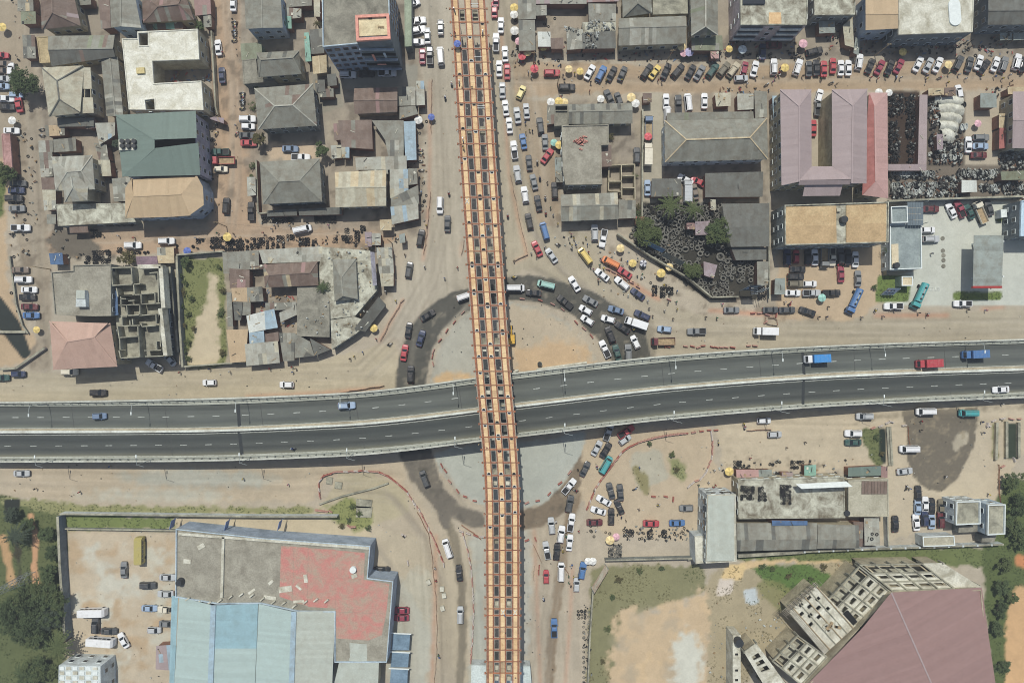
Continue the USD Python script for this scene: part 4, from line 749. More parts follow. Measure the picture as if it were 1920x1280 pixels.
flat('slab_house', 'broken concrete slab roof scattered with rubble by the road bend', [(606,463),(694,470),(706,545),(666,592),(620,598),(618,560),(600,536),(598,500)], 3.6, CONC_S, 'grey', par=0)
hip('house', 'grey hip roof standing on the rubble strewn slab', [(624,487),(667,485),(671,560),(627,565)], 5, 1.6, [(640,520),(643,554)], 'grey', win=False)
flat('slab_house', 'angled concrete slab roof above the south east corner of the slum block', [(620,600),(664,593),(692,604),(668,625),(622,655)], 3.4, CONC_S, 'grey', par=0)
t = thing('sign_board', 'long lilac grey sign board lying along the roof edge by the road bend', 'sign', P(700, 503, 4.2)); MB().slab([P(694,472,5.6), P(702,473,5), P(707,534,5), P(699,536,5.6)], .12).build(t, 'board', WALL['lilac'])
slopes('gutter_roof', 'steep dark grey roof strip beside the yellow parasol at the road bend', [[(664,616,4),(710,556,4),(724,571,3),(685,622,3)]], [(664,616),(710,556),(724,571),(685,622)], 3, 'dark', cat='roof', win=False)
shack('blue gabled kiosk standing alone at the far left street', [(92,475),(117,474),(119,496),(95,496)], 2.8, 'blue')
CB = flat('concrete_building', 'square grey flat roofed building with a small tank hut on top', [(97,510),(138,507),(138,497),(209,495),(210,592),(178,593),(104,590)], 8.5, CONC_B, 'grey', par=.4)
MB().prism(Polygon([W2(x, y, 10) for x, y in ((143,544),(159,544),(161,575),(142,575))]), 8.5, 10).build(CB, 'tank_hut', WALL['white']); sheets(CB, [P(143,544,10.1), P(159,544,10.1), P(159,560,10.2), P(143,560,10.2)], 'pale')
t = thing('tarpaulin', 'deep blue tarpaulin roof slung between grey flat building and unfinished block', 'tarpaulin', P(212, 569)); sheets(t, [P(205,545,7.5), P(220,545,6.8), P(222,590,6.8), P(208,593,7.5)], 'blue', jitter=.1)
for x, y in ((206,547),(219,547),(221,588),(209,590)): MB().box((*W2(x,y,3.4), 3.4), (.1,.1,6.8)).build(t, 'post', DARK)
flat('concrete_row', 'purple roofed shop row running north of the unfinished block', [(255,481),(294,480),(296,496),(257,497)], 3.2, stained('roof_purple', A(152,126,134), A(120,100,106), .5), 'grey', par=.05, win=False); shack('cream and grey stall roofs beside the purple shop row', [(294,464),(326,463),(327,493),(296,494)], 3, 'cream', ['cream','light','grey'])
# unfinished block of rooms without a roof
UB = thing('unfinished_block', 'unfinished concrete block whose roofless rooms are open to the sky', 'building', P(265, 585)); UH = 8.6
def pw(x0, y0, x1, y1, h=UH, lo=5.6, w=.28, m=None): 
    a, b = P(x0, y0, h), P(x1, y1, h); mid = (a + b) / 2; MB().beam((a[0], a[1], (h+lo)/2), (b[0], b[1], (h+lo)/2), w, h - lo).build(UB, 'partition_wall', m or CONC)
MB().prism(Polygon([W2(x, y, 5.6) for x, y in ((208,500),(304,499),(312,668),(224,671))]), 5.3, 5.6).build(UB, 'floor_slab', stained('slab_sand', A(176,168,148), A(120,112,98), .5))
ub = ccw([W2(x, y, 5.4) for x, y in ((209,501),(303,500),(311,667),(225,670))]); wall_quads(UB, ub, [[(0,5.3),(1,5.3)]] * 4, WALL['grey']); windows(UB, ub, 5.3)
for sg in ((208,502,246,501),(246,501,248,534),(208,502,211,535),(211,535,262,532),(248,553,222,554),(218,540,221,556),(222,554,262,552),(250,532,252,553),(226,556,227,575),(226,560,236,560),(240,564,252,563),(222,572,262,571),(237,572,239,592),(262,571,262,592),(226,592,266,590),(228,594,229,610),(243,600,244,611),(228,611,262,610),(248,598,249,610),(220,612,223,632),(222,633,259,630),(258,610,259,632),(224,634,225,656),(223,657,226,671),(226,671,262,669),(260,630,262,669),
           (264,551,290,549),(290,549,291,569),(264,551,265,570),(265,570,300,568),(263,591,292,589),(292,589,293,606),(264,606,266,612),(266,612,292,610),(296,510,297,566),(280,512,296,510),(299,590,301,650),(270,657,302,656),(272,668,310,667),(293,640,294,655)): pw(*sg)
for sg in ((258,500,301,499),(301,499,306,577),(300,578,310,667)): pw(*sg, w=1.1, m=CONC_W)
hip('pink_roofed_building', 'pale terracotta hip roof beside the southern road at far left', [(93,602),(207,606),(220,687),(100,693)], 8.5, 2.8, [(126,640),(176,632)], 'terra', wall='beige', cat='building', w=1.3, l=5, maxn=90)
# north east blocks
TOPR = [([(1004,-10),(1160,-12),(1160,3),(1004,8)],'maroon','long pinkish tin roof at the top edge east of the bridge'), ([(971,-8),(1005,-8),(1005,36),(972,37)],'grey','grey tin roof nearest the bridge at the top edge'), ([(972,38),(1003,38),(1004,95),(973,96)],'grey','long grey tin roof above the parasol corner'), ([(1005,10),(1025,10),(1025,29),(1005,30)],'grey','small grey roof in the market yard'),
        ([(1008,60),(1032,60),(1033,88),(1009,88)],'white','white topped market stall beside the yellow parasol'), ([(1032,72),(1056,71),(1057,92),(1033,92)],'brown','brown market stall beside the white topped stall'), ([(1062,50),(1093,56),(1092,92),(1063,94)],'grey','west half of the scrap covered grey roof'), ([(1091,62),(1154,58),(1155,91),(1092,92)],'dark','dark sheet roof in front of the scrap heap'), ([(1103,7),(1155,8),(1155,40),(1104,42)],'grey','square grey roof behind the scrap heap'),
        ([(1030,-2),(1100,0),(1100,8),(1031,8)],'light','thin pale roof strip over the market yard')]
for q_, k, lb in TOPR: shack(lb, q_, 3.6, k, {'grey': ['grey','light','dark'], 'maroon': ['maroon','light','pink']}.get(k))
flat('slab_house', 'grey roof strewn with scrap metal above the market street', [(1092,42),(1155,41),(1155,58),(1092,62)], 3.5, CONC_S, 'grey', par=0, win=False)
hip('market_hall', 'long grey corrugated market roof above the parked dark cars', [(1160,35),(1286,30),(1286,82),(1160,86)], 4.8, 1.4, [(1160,52),(1287,49)], 'grey', cat='building', gable=(0,1), mix=['grey','light'])
hip('house', 'grey hip roof house with yellow front wall at the top edge', [(1166,-20),(1221,-20),(1222,25),(1168,33)], 5, 2.4, [(1194,-8),(1196,6)], 'grey', wall='yellow')
flat('slab_house', 'bare concrete roof between yellow fronted house and grey gable', [(1224,-20),(1288,-20),(1290,26),(1224,28)], 3.4, CONC, 'beige', par=.1)
hip('house', 'tall narrow grey hip roof running up to the top edge', [(1294,-30),(1346,-30),(1346,66),(1296,67)], 6.5, 2.2, [(1323,-20),(1323,50)], 'grey', capk='light', mix=['grey','moss'])
shack('flat grey sheet roof in front of the tall narrow hip roof', [(1296,67),(1354,67),(1356,95),(1297,95)], 3.6, 'moss', ['moss','grey'])
PB = flat('pink_walled_block', 'pale pink three storey block with peeling flat roof above the market street', [(1387,-40),(1515,-40),(1512,48),(1388,48)], 9.8, CONC_S, 'pink', par=.4, every=5.2, storey=3.2)
MB().prism(Polygon([W2(x, y, 9.9) for x, y in ((1442,24),(1464,24),(1465,47),(1441,47))]), 9.8, 10.0).build(PB, 'roof_patch', PLY[1]); MB().box(P(1413, 3, 10), (6, 1.6, .6)).build(PB, 'skylight', GLASS)
fy = W2(1450, 48, 9.8)[1]
for z in (2.4, 5.6, 8.4):
    for x0, x1 in ((1391, 1432), (1466, 1506)):
        a, b = W2(x0, 48, 9.8)[0], W2(x1, 48, 9.8)[0]; MB().box(((a+b)/2, fy - .3, z), (b - a, .7, .9)).build(PB, 'balcony', WALL['white']); MB().box(((a+b)/2, fy - .28, z + .9), (b - a, .1, .7)).build(PB, 'window_band', GLASS)
flat('building', 'beige stained flat roof block beside the pink walled block', [(1525,-40),(1604,-40),(1602,29),(1526,30)], 6.2, CONC_S, 'grey', par=.4)
hip('building', 'ochre gable roof with one pale sheet and blue grey flank', [(1623,-14),(1684,-14),(1684,54),(1623,57)], 8, .8, [(1623,27),(1684,26)], 'tan', wall='slate', cat='building', gable=(0,1), w=1.2, l=9)
t = flat('concrete_building', 'wide pale concrete roof with a whitish oblong basin above the market street', [(1684,-40),(1826,-40),(1823,61),(1684,66)], 8, CONC_W, 'charcoal', par=.25)
MB().prism(LineString([W2(1788,10,8), W2(1790,38,8)]).buffer(1.6), 8.0, 8.35).build(t, 'basin', WHITE)
hip('building', 'dark grey ribbed roof at the top right corner', [(1853,-30),(1985,-30),(1985,46),(1852,47)], 7, 1.4, [(1853,20),(1985,19)], 'dark', wall='charcoal', cat='building', gable=(0,1), w=1.2, l=8)
for i, x in enumerate((1875, 1900)): shack(f'blue grey awning under the dark ribbed roof, {ORD[i]} from its west end', [(x,62),(x+22,62),(x+22,75),(x,76)], 2.8, 'steel', walls=False, cat='awning', name='awning')
hip('shop_row', 'grey gabled shop roof south of the market street with three parasols before it', [(1065,196),(1185,193),(1186,232),(1067,233)], 4.2, 1.0, [(1066,209),(1186,207)], 'grey', cat='building', gable=(0,1), mix=['grey','dark'])
flat('outbuilding', 'roofless cell block at the west end of the gabled shop roof', [(1040,197),(1065,197),(1066,236),(1039,238)], 3.4, CONC_D, 'grey', par=.6, holes=[[(1041,200),(1063,200),(1063,208),(1041,208)]], win=False)
t = flat('concrete_building', 'big brown grey flat roof with bricks scattered across it', [(1053,236),(1141,234),(1141,272),(1127,273),(1129,346),(1060,347),(1055,320)], 6.5, CONC_B, 'grey', par=.3)
for k in range(26): MB().box(P(1090 + rng.normal(0, 6), 268 + rng.normal(0, 9), 6.75), (rng.uniform(.5,1.6), .25, .25), rng.uniform(-40, 40)).build(t, 'brick', plain('pink_brick', A(206,140,124), .8))
shack('rust red sheet roof on the east edge of the big brown grey roof', [(1126,272),(1146,272),(1147,312),(1127,313)], 4.4, 'brown', ['maroon','brown','light'])
hip('market_hall', 'long grey ribbed gable roof with pale patches above the tyre yard corner', [(1052,365),(1158,361),(1192,378),(1192,410),(1053,415)][:2] + [(1160,411),(1053,415)], 4.4, 1.2, [(1053,386),(1159,384)], 'grey', cat='building', gable=(1,), mix=['grey','light','beige'])
shack('grey flat sheet roof east of the long grey gable', [(1160,374),(1192,376),(1192,409),(1160,410)], 3.8, 'grey', ['grey','dark']); shack('small pinkish tin roof at the corner of the tyre yard', [(1191,406),(1208,406),(1208,420),(1191,421)], 3, 'red')
RU = thing('ruined_house', 'roofless ruin of broken plastered walls beside the brown grey roof', 'ruin', P(1165, 345))
for x0, y0, x1, y1 in ((1142,310,1190,308),(1142,310,1141,358),(1190,308,1191,374),(1165,310,1166,372),(1141,340,1166,340),(1141,358,1164,359),(1168,330,1190,329),(1168,352,1190,352),(1172,374,1191,374)):
    a, b = P(x0, y0, 2.8), P(x1, y1, 2.8); MB().beam((a[0],a[1],1.4), (b[0],b[1],1.4), .25, 2.8).build(RU, 'wall', WALL['beige'])
hip('warehouse', 'wide grey hip roof warehouse with cream ridge lines', [(1246,226),(1438,222),(1440,299),(1247,304)], 6.8, 3.0, [(1287,262),(1406,258)], 'grey', cat='warehouse', capk='cream', wall='white', w=1.5, maxn=120)
shack('long grey lean-to along the north side of the wide hip roof warehouse', [(1250,212),(1412,209),(1414,222),(1250,226)], 4.2, 'grey', ['grey','moss'])
for q_, k, lb in (([(1322,325),(1431,322),(1430,369),(1322,370)],'dark','dark flat sheet roof south of the wide warehouse'), ([(1222,335),(1277,335),(1278,368),(1221,369)],'dark','dark square sheet roof left of the red parked car'), ([(1371,465),(1437,464),(1437,487),(1380,488)],'dark','dark lean-to roof on the east side of the tyre yard'), ([(1419,490),(1441,490),(1440,534),(1420,537)],'grey','narrow grey roof south of the dark lean-to'), ([(1340,175),(1370,174),(1370,199),(1343,200)],'beige','small square hipped shelter on the north yard'), ([(1382,176),(1413,176),(1413,205),(1383,207)],'light','patchwork stall roof beside the square shelter'), ([(1414,170),(1438,172),(1438,220),(1416,222)],'grey','grey patchwork stall roof west of the pink roofs'), ([(1448,180),(1462,180),(1462,222),(1450,226)],'sky','pale blue lean-to touching the pink roofs'), ([(1450,228),(1463,222),(1465,345),(1452,352)],'dark','long dark lean-to along the west side of the pink roofs'), ([(1453,522),(1472,521),(1472,552),(1452,552)],'steel','grey container roof at the corner of the car lot'),
                  ([(1303,416),(1331,414),(1329,440),(1304,441)],'lilac','lilac brown tin shed between two trees in the tyre yard'), ([(1319,490),(1345,497),(1338,522),(1320,516)],'lilac','tilted lilac tin roof amid the piled tyres'), ([(1287,418),(1303,418),(1303,430),(1288,430)],'maroon','small reddish shed roof in the tyre yard'), ([(1332,374),(1342,374),(1342,394),(1333,394)],'beige','small beige tin roof at the north edge of the tyre yard')):
    shack(lb, q_, 3.4, k, {'light': ['beige','pink','grey','light'], 'grey': ['grey','moss','light']}.get(k))
slopes('house', 'wide dark grey gable roof on the east side of the tyre yard', [[(1354,382,4.8),(1442,381,4.8),(1442,425,5.4),(1360,426,5.4)], [(1360,426,5.4),(1442,425,5.4),(1442,462,4.8),(1371,463,4.8)]], [(1354,382),(1442,381),(1442,462),(1371,463)], 4.8, 'dark', win=False, maxn=90)
# the pink roofs
Z, ZR = 9.5, 11.6
PK = slopes('pink_roofed_block', 'long pink hipped roofs joined in a U round a narrow court', [[(1463,168,Z),(1498,199,ZR),(1498,341,ZR),(1465,348,Z)], [(1463,168,Z),(1521,168,Z),(1498,199,ZR)], [(1521,168,Z),(1522,312,Z),(1499,338,ZR),(1498,199,ZR)],
      [(1522,312,Z),(1560,312,Z),(1597,336,ZR),(1499,338,ZR)], [(1560,168,Z),(1599,198,ZR),(1597,336,ZR),(1560,312,Z)], [(1560,168,Z),(1626,167,Z),(1599,198,ZR)], [(1626,167,Z),(1625,344,Z),(1597,344,ZR),(1599,198,ZR)], [(1499,338,ZR),(1597,337,ZR),(1597,346,10.8),(1497,347,10.8)], [(1509,346,10.2),(1580,345,10.2),(1575,367,9),(1505,368,9)]],
      [(1463,168),(1521,168),(1522,312),(1560,312),(1560,168),(1626,167),(1625,345),(1465,348)], Z, 'pink', wall='beige', cat='building', caps=[((1498,199,ZR),(1498,341,ZR)),((1599,198,ZR),(1597,344,ZR)),((1463,168,Z),(1498,199,ZR)),((1521,168,Z),(1498,199,ZR)),((1560,168,Z),(1599,198,ZR)),((1626,167,Z),(1599,198,ZR))], w=.8, l=14, maxn=200)
slopes('rose_roofed_block', 'lower rose red hipped roof along the east side of the pink roofs', [[(1627,174,7),(1664,174,7),(1640,200,8.2)], [(1627,174,7),(1640,200,8.2),(1642,340,8.2),(1617,366,7)], [(1664,174,7),(1665,372,7),(1642,340,8.2),(1640,200,8.2)], [(1617,366,7),(1642,340,8.2),(1665,372,7)]], [(1627,174),(1664,174),(1665,370),(1620,366)], 7, 'rose', wall='beige', cat='building', caps=[((1640,200,8.2),(1642,340,8.2))], w=.8, l=14, maxn=200, kinds={1: 'red'})
for q_, k, lb in (([(1724,178),(1739,178),(1737,308),(1721,308)],'pink','thin pink roof along the east side of the engine yard'), ([(1665,308),(1737,308),(1737,320),(1665,320)],'pink','thin pink roof along the south side of the engine yard'), ([(1838,175),(1868,175),(1869,202),(1838,202)],'steel','square grey tin roof at the right scrap yard'), ([(1873,213),(1885,213),(1884,240),(1873,240)],'cream','cream awning beside the right pink roof'), ([(1874,240),(1886,240),(1885,278),(1873,279)],'red','narrow red brown roof beside the right pink roof'), ([(1889,164),(1930,163),(1930,176),(1890,177)],'cream','ochre canopy strip above the right pink roof'), ([(1803,338),(1831,338),(1832,360),(1803,361)],'white','white topped container in the scrap yard'), ([(1876,322),(1920,320),(1922,337),(1878,338)],'moss','moss grey roof in the far right scrap yard'), ([(1756,252),(1768,252),(1768,280),(1757,281)],'lilac','lilac strip roof amid the scrap rows'), ([(1770,165),(1792,164),(1792,180),(1771,180)],'brown','brown stall roof at the head of the tarpaulin heap'), ([(1740,166),(1770,165),(1770,178),(1741,180)],'cream','cream stall roof at the head of the tarpaulin heap')):
    shack(lb, q_, 3.2, k)
hip('building', 'rose pink roof cut by the right edge below the market street', [(1899,172),(1985,171),(1985,278),(1898,278)], 6, 1.5, [(1899,225),(1985,224)], 'pink', cat='building', gable=(0,), w=1.0, l=12)
# tan building and filling station
TN = flat('tan_roofed_block', 'three storey block with two smooth ochre roofs above the car lot', [(1470,385),(1665,379),(1664,455),(1471,460)], 9.5, CONC_S, 'grey', par=.5)
TANR = [stained('ochre_roof_a', A(206,176,134), A(190,158,118), .4), stained('ochre_roof_b', A(196,164,124), A(180,150,112), .4)]
for pts in ([(1474,388),(1568,386),(1568,422),(1473,424)], [(1473,424),(1568,422),(1569,456),(1474,458)], [(1587,385),(1662,382),(1662,418),(1587,420)], [(1587,420),(1662,418),(1661,453),(1587,455)]):
    MB().slab([P(x, y, 9.9) for x, y in pts], .35).build(TN, 'roof_panel', TANR[0] if pts[0][1] < 400 else TANR[1])
MB().cyl(P(1579, 413, 9.5), .95, 1.5, 14).build(TN, 'water_tank', plain('black_plastic', (.03,.033,.035), .5)); MB().box(P(1572,394,9.9), (.9,.9,.5)).build(TN, 'roof_hatch', CONC_W)
FS = flat('station_shop', 'grey flat roofed filling station shop with white parapet', [(1667,420),(1726,420),(1727,504),(1667,506)], 4.2, stained('roof_bluegrey', A(158,164,160), A(138,144,142), .4), 'white', par=.5, parm=WHITE, win=True)
flat('station_shop', 'small walled plant room roof north of the filling station shop', [(1668,388),(1699,387),(1700,418),(1669,419)], 5.4, stained('roof_bluegrey', A(158,164,160), A(138,144,142), .4), 'white', par=.7, parm=WHITE, win=False)
t, _ = open_building('solar_canopy', 'dark blue grey solar panels on a canopy beside the plant room', 'solar panels', [(1701,378),(1731,378),(1731,422),(1702,423)], 5.6)
for i in range(6):
    for j in range(4):
        x0, y0 = 1701.5 + i*5, 379 + j*11 ; 
        MB().slab([P(x0,y0,5.6), P(x0+4.6,y0,5.6), P(x0+4.6,y0+10.4,5.6), P(x0,y0+10.4,5.6)], .06).build(t, 'panel', plain('solar_panel', A(110,118,122), .35, noise=.1))
for x, y in ((1703,381),(1729,381),(1729,420),(1703,420)): MB().box((*W2(x,y,2.7),2.75), (.14,.14,5.5)).build(t, 'post', STEEL)
flat('kiosk', 'cream topped station kiosk beside the teal truck', [(1690,518),(1711,518),(1711,536),(1690,536)], 3.2, stained('kiosk_cream', A(224,204,172), A(206,186,150), .3), 'green', par=.25, parm=WHITE, win=False)
MB().prism(Polygon([W2(x, y, 4.25) for x, y in ((1671,458),(1684,457),(1685,500),(1672,501))]), 4.2, 4.35).build(FS, 'roof_patch', stained('kiosk_cream', A(224,204,172), A(206,186,150), .3)); MB().cyl(P(1678, 498, 4.35), .8, 1.2, 12).build(FS, 'water_tank', plain('black_plastic', (.03,.033,.035), .5))
t, _ = open_building('fuel_canopy', 'ribbed grey filling station canopy on posts', 'canopy', [(1826,441),(1882,441),(1878,537),(1824,537)], 6)
sheets(t, [P(1826,441,6), P(1882,441,6.2), P(1878,537,6.2), P(1824,537,6)], 'steel', w=1.1, l=9)
for x, y in ((1836,455),(1868,455),(1836,520),(1868,520)): MB().box((*W2(x,y,3),2.9), (.4,.4,5.8)).build(t, 'post', WHITE)
for x, y in ((1835,470),(1835,500),(1866,485)): MB().box((*W2(x,y,1),.9), (.8,.6,1.8)).build(t, 'fuel_pump', plain('pump_red', A(176,60,56), .4))
MB().slab([P(1825,536,6.3), P(1879,536,6.3), P(1879,540,6.3), P(1825,540,6.3)], .9).build(t, 'fascia', plain('pump_red', A(176,60,56), .4))
flat('building', 'white and blue roofed building cut by the right edge beside the filling station', [(1914,376),(1980,376),(1980,443),(1912,443)], 7, stained('roof_paleblue', A(206,222,232), A(180,196,206), .4), 'charcoal', par=.3)
flat('kiosk', 'small white hut on the green triangle of the filling station', [(1876,393),(1887,392),(1888,407),(1877,408)], 2.5, WHITE, 'white', par=.1, win=False)
# south east
WB = flat('white_ribbed_building', 'tall white building with ribbed pale roof and lettered north gable', [(1326,927),(1379,926),(1381,1052),(1323,1055)], 9, CONC_W, 'white', par=.2)
sheets(WB, [P(1328,929,9.4), P(1377,928,9.4), P(1377,1050,9.6), P(1325,1052,9.6)], 'pale', w=1.1, l=12, maxn=60)
def sign_text(parent, text, size, origin, ux, uy, m, name='lettering', th=.03):
    tm = meshkit.text_mesh(text, size, .02, True); v = tm.vertices; w_ = v[:, 0].max()
    o, ux, uy = np.asarray(origin, float), np.asarray(ux, float), np.asarray(uy, float); nz = np.cross(ux, uy)
    MB().add(o + (v[:, :1] - w_ / 2) * ux + v[:, 1:2] * uy + v[:, 2:3] * nz, tm.faces.tolist()).build(parent, name, m)
a = P(1340, 927, 9); yb = a[1] + .05
for k, (xo, w_, z, hh) in enumerate(((.2, 2.6, 6.9, .4), (4.0, .55, 7.2, 1.5), (5.3, .55, 7.2, 1.5), (6.6, .55, 7.2, 1.5), (3.1, .55, 7.2, 1.5), (4.9, 4.4, 6.2, .4))): MB().box((a[0] - .6 + xo, yb + .1, z), (w_, .14, hh)).build(WB, 'dark_lettering', DARK)
for k in range(9): MB().box(P(1321, 940 + k*13, 7.2), (.5, 1.2, 1.6)).build(WB, 'window_bay', GLASS)
flat('stair_block', 'pale stair block on the south west corner of the white ribbed building', [(1302,1005),(1322,1004),(1323,1054),(1304,1056)], 6, CONC_W, 'white', par=.3, win=False)
t = flat('concrete_building', 'pale stained flat roof crowded with old tyres beside the white ribbed building', [(1383,898),(1582,893),(1584,970),(1384,972)], 5.5, CONC_S, 'beige', par=.3)
SGN = thing('rooftop_sign', 'white slanting billboard with red letters on the tyre covered roof', 'sign', P(1548, 910, 5.5))
MB().slab([P(1492,907,8.2), P(1587,902,8.2), P(1599,912,9.6), P(1503,916,9.6)], .15).build(SGN, 'panel', WHITE)
for x, y in ((1497,909),(1545,906),(1590,904)): MB().beam(P(x,y,5.5), P(x,y,8.2), .12, .12).build(SGN, 'post', DARK)
p0, p1, p2 = P(1492,907,8.2), P(1587,902,8.2), P(1503,916,9.6); ux = (p0 - p1) / np.linalg.norm(p0 - p1); uy = p0 - p2; uy -= (uy @ ux) * ux; uy /= np.linalg.norm(uy)
mid = (P(1492,907,8.2) + P(1587,902,8.2) + P(1599,912,9.6) + P(1503,916,9.6)) / 4
sign_text(SGN, 'COOKI', 1.15, mid - uy * .6 - ux * 1.2 + np.cross(ux, uy) * .12, ux, uy, plain('sign_red', A(196,96,104), .6)); sign_text(SGN, '(((S', 1.0, mid - uy * .55 + ux * -5.6 + np.cross(ux, uy) * .12, ux, uy, plain('sign_blue', A(86,100,140), .6), 'emblem')
for i, (q_, k, lb) in enumerate((([(1380,880),(1422,880),(1423,895),(1381,896)],'rose','pinkish shop roof left of the pale green one, north of the tyre covered roof'), ([(1422,880),(1447,880),(1448,895),(1423,895)],'steel','pale green grey shop roof north of the tyre covered roof'), ([(1466,885),(1486,885),(1487,893),(1466,894)],'pink','small pink shop roof between tyre stacks'), ([(1508,872),(1530,871),(1530,893),(1508,893)],'mint','mint green shop roof with darker square'), ([(1590,876),(1652,873),(1652,891),(1590,893)],'green','green shop roof beside the drain'), ([(1652,874),(1664,874),(1664,895),(1652,895)],'maroon','reddish shop roof beside the drain'))):
    shack(lb, q_, 3, k)
t = flat('concrete_building', 'tan flat roof with a brown slatted square beside the green shop roof', [(1590,900),(1665,897),(1666,968),(1590,968)], 5, stained('roof_tan', A(192,182,160), A(170,160,138), .4), 'beige', par=.2)
for k in range(8): MB().slab([P(1616+k*6,901.5,5.2), P(1621.4+k*6,901.5,5.2), P(1621+k*6,926,5.2), P(1615.6+k*6,926,5.2)], .08).build(t, 'roof_slat', tin('brown', k))
MB().cyl(P(1585, 960, 5), .8, 1.2).build(t, 'water_tank', plain('black_plastic', (.03,.033,.035), .5))
slopes('warehouse', 'long dark grey tin roof south of the tyre covered roof', [[(1382,980,5),(1532,980,5),(1532,1010,5.8),(1382,1012,5.8)], [(1382,1012,5.8),(1532,1010,5.8),(1531,1029,5),(1382,1033,5)], [(1533,982,5.2),(1610,984,5.2),(1611,1012,5.8),(1533,1011,5.8)], [(1533,1011,5.8),(1611,1012,5.8),(1611,1027,5.2),(1532,1028,5.2)]], [(1382,980),(1610,983),(1611,1027),(1382,1033)], 5, 'grey', cat='warehouse', mix=['grey','dark'], win=False, maxn=110)
shack('bright blue sheet strip between tyre covered roof and long dark roof', [(1447,975),(1514,976),(1514,984),(1448,985)], 5.6, 'blue', drop=.2)
for q_, k, lb in (([(1600,977),(1619,978),(1617,1024),(1602,1024)],'brown','rust brown market roof in the far corner yard'), ([(1620,970),(1648,970),(1650,1022),(1621,1022)],'light','pale market roof with tyres on it in the corner yard')): shack(lb, q_, 3.4, k, ['brown','grey'] if k == 'brown' else ['light','moss'])
flat('white_house', 'small white two storey house with grey terrace beside the parked cars', [(1791,939),(1836,938),(1836,981),(1790,983)], 6, CONC, 'white', par=.6, parm=WHITE)
flat('white_house', 'taller white house with grey terrace at the end of the right hand yard', [(1850,945),(1883,944),(1882,1000),(1849,1002)], 6.5, CONC, 'blue', par=.6, parm=WHITE)
flat('gate_house', 'low long beige roofed building with white parapet in the right hand yard', [(1729,1005),(1788,1003),(1790,1022),(1730,1024)], 3.6, stained('roof_tan', A(192,182,160), A(170,160,138), .4), 'white', par=.3, parm=WHITE, win=False)
flat('outbuilding', 'grey shed beside the small white house', [(1798,986),(1836,984),(1836,996),(1797,998)], 3, CONC_D, 'grey', par=.05, win=False)
flat('outbuilding', 'grey roofed shed below the taller white house', [(1842,1003),(1868,1003),(1864,1016),(1840,1016)], 3, CONC_D, 'grey', par=.05, win=False)
# the maroon roof with its unfinished rim
ZM = 9.5
MR = slopes('maroon_hall', 'very large maroon ribbed roof with unfinished concrete rim round its north side', [[(1671,1110,12.5),(1843,1102,9.5),(1866,1300,9.5),(1755,1300,12.5)], [(1500,1300,9.5),(1610,1172,9.5),(1671,1110,12.5),(1755,1300,12.5)]], [(1500,1298),(1610,1172),(1671,1109),(1843,1102),(1864,1298)], ZM, 'maroon', wall='beige', cat='building', w=.85, l=60, maxn=300, win=False, caps=[((1671,1110,12.5),(1755,1300,12.5))], capk='pink')
def frame_deck(corners, nu, nv, cut, z=7.5, hole=(.3, .35), ribs=True, open_row=False):
    """An unfinished concrete floor: slab with slots, an outer row of open bays, beams on its lines, a floor below."""
    A4 = [P(x, y, z) for x, y in corners]; f = lambda u, v: (A4[0]*(1-u)*(1-v) + A4[1]*u*(1-v) + A4[2]*u*v + A4[3]*(1-u)*v)
    full = Polygon([p[:2] for p in A4]); pg = full
    for i in range(nu):
        for j in range(nv):
            if cut(i, j):
                u, v = (i + .5) / nu, (j + .5) / nv; a, b = (.44 / nu, .46 / nv) if open_row and j == 0 else (hole[0] / nu, hole[1] / nv)
                pg = pg.difference(Polygon([f(u+s*a, v+t_*b)[:2] for s, t_ in ((-1,-1),(1,-1),(1,1),(-1,1))]))
    MB().prism(pg, z - .35, z).build(MR, 'rim_slab', CONC_W); MB().prism(full.buffer(-.9), 3.4, 3.7).build(MR, 'lower_slab', CONC_S)
    if ribs:
        for i in range(nu + 1): MB().beam(f(i/nu, -.02) + [0,0,.25], f(i/nu, 1) + [0,0,.25], .32, .55).build(MR, 'beam', CONC)
        for j in range(nv + 1): MB().beam(f(0, j/nv) + [0,0,.2], f(1, j/nv) + [0,0,.2], .28, .4).build(MR, 'beam', CONC)
    for i in range(nu + 1): c = f(i/nu, 1); MB().box((c[0], c[1], (z-.4)/2), (.45, .45, z-.4)).build(MR, 'column', CONC)
    for i in range(nu + 1): c = f(i/nu, .0); MB().box((c[0], c[1], z - .9), (.4, .4, 2.6)).build(MR, 'column_stub', CONC)
    ring = full.buffer(-.5); MB().prism(ring.difference(ring.buffer(-.3)), 0, z - .36).build(MR, 'lower_wall', WALL['beige'])
frame_deck([(1612,1058),(1728,1056),(1788,1102),(1672,1106)], 4, 3, lambda i, j: True, hole=(.32, .17), open_row=True); frame_deck([(1729,1056),(1768,1055),(1840,1100),(1790,1101)], 1, 1, lambda i, j: False, ribs=False)
frame_deck([(1545,1130),(1610,1062),(1668,1108),(1605,1172)], 4, 3, lambda i, j: True, hole=(.3, .17), open_row=True); frame_deck([(1448,1238),(1495,1190),(1550,1230),(1502,1282)], 3, 3, lambda i, j: True, hole=(.3, .17), open_row=True)
frame_deck([(1479,1146),(1531,1098),(1605,1172),(1546,1226)], 7, 8, lambda i, j: j < 4 and 0 < i < 6 and (i + j) % 2 == 0, hole=(.42, .26), ribs=False, z=8.2)
frame_deck([(1395,1222),(1418,1205),(1480,1290),(1440,1296)], 1, 7, lambda i, j: j in (1, 2, 3), hole=(.24, .34), ribs=False, z=8.6)
MB().slab([P(1580,1150,8.25), P(1590,1143,8.25), P(1608,1165,8.25), P(1600,1172,8.25)], .04).build(MR, 'stair_opening', HATCH)
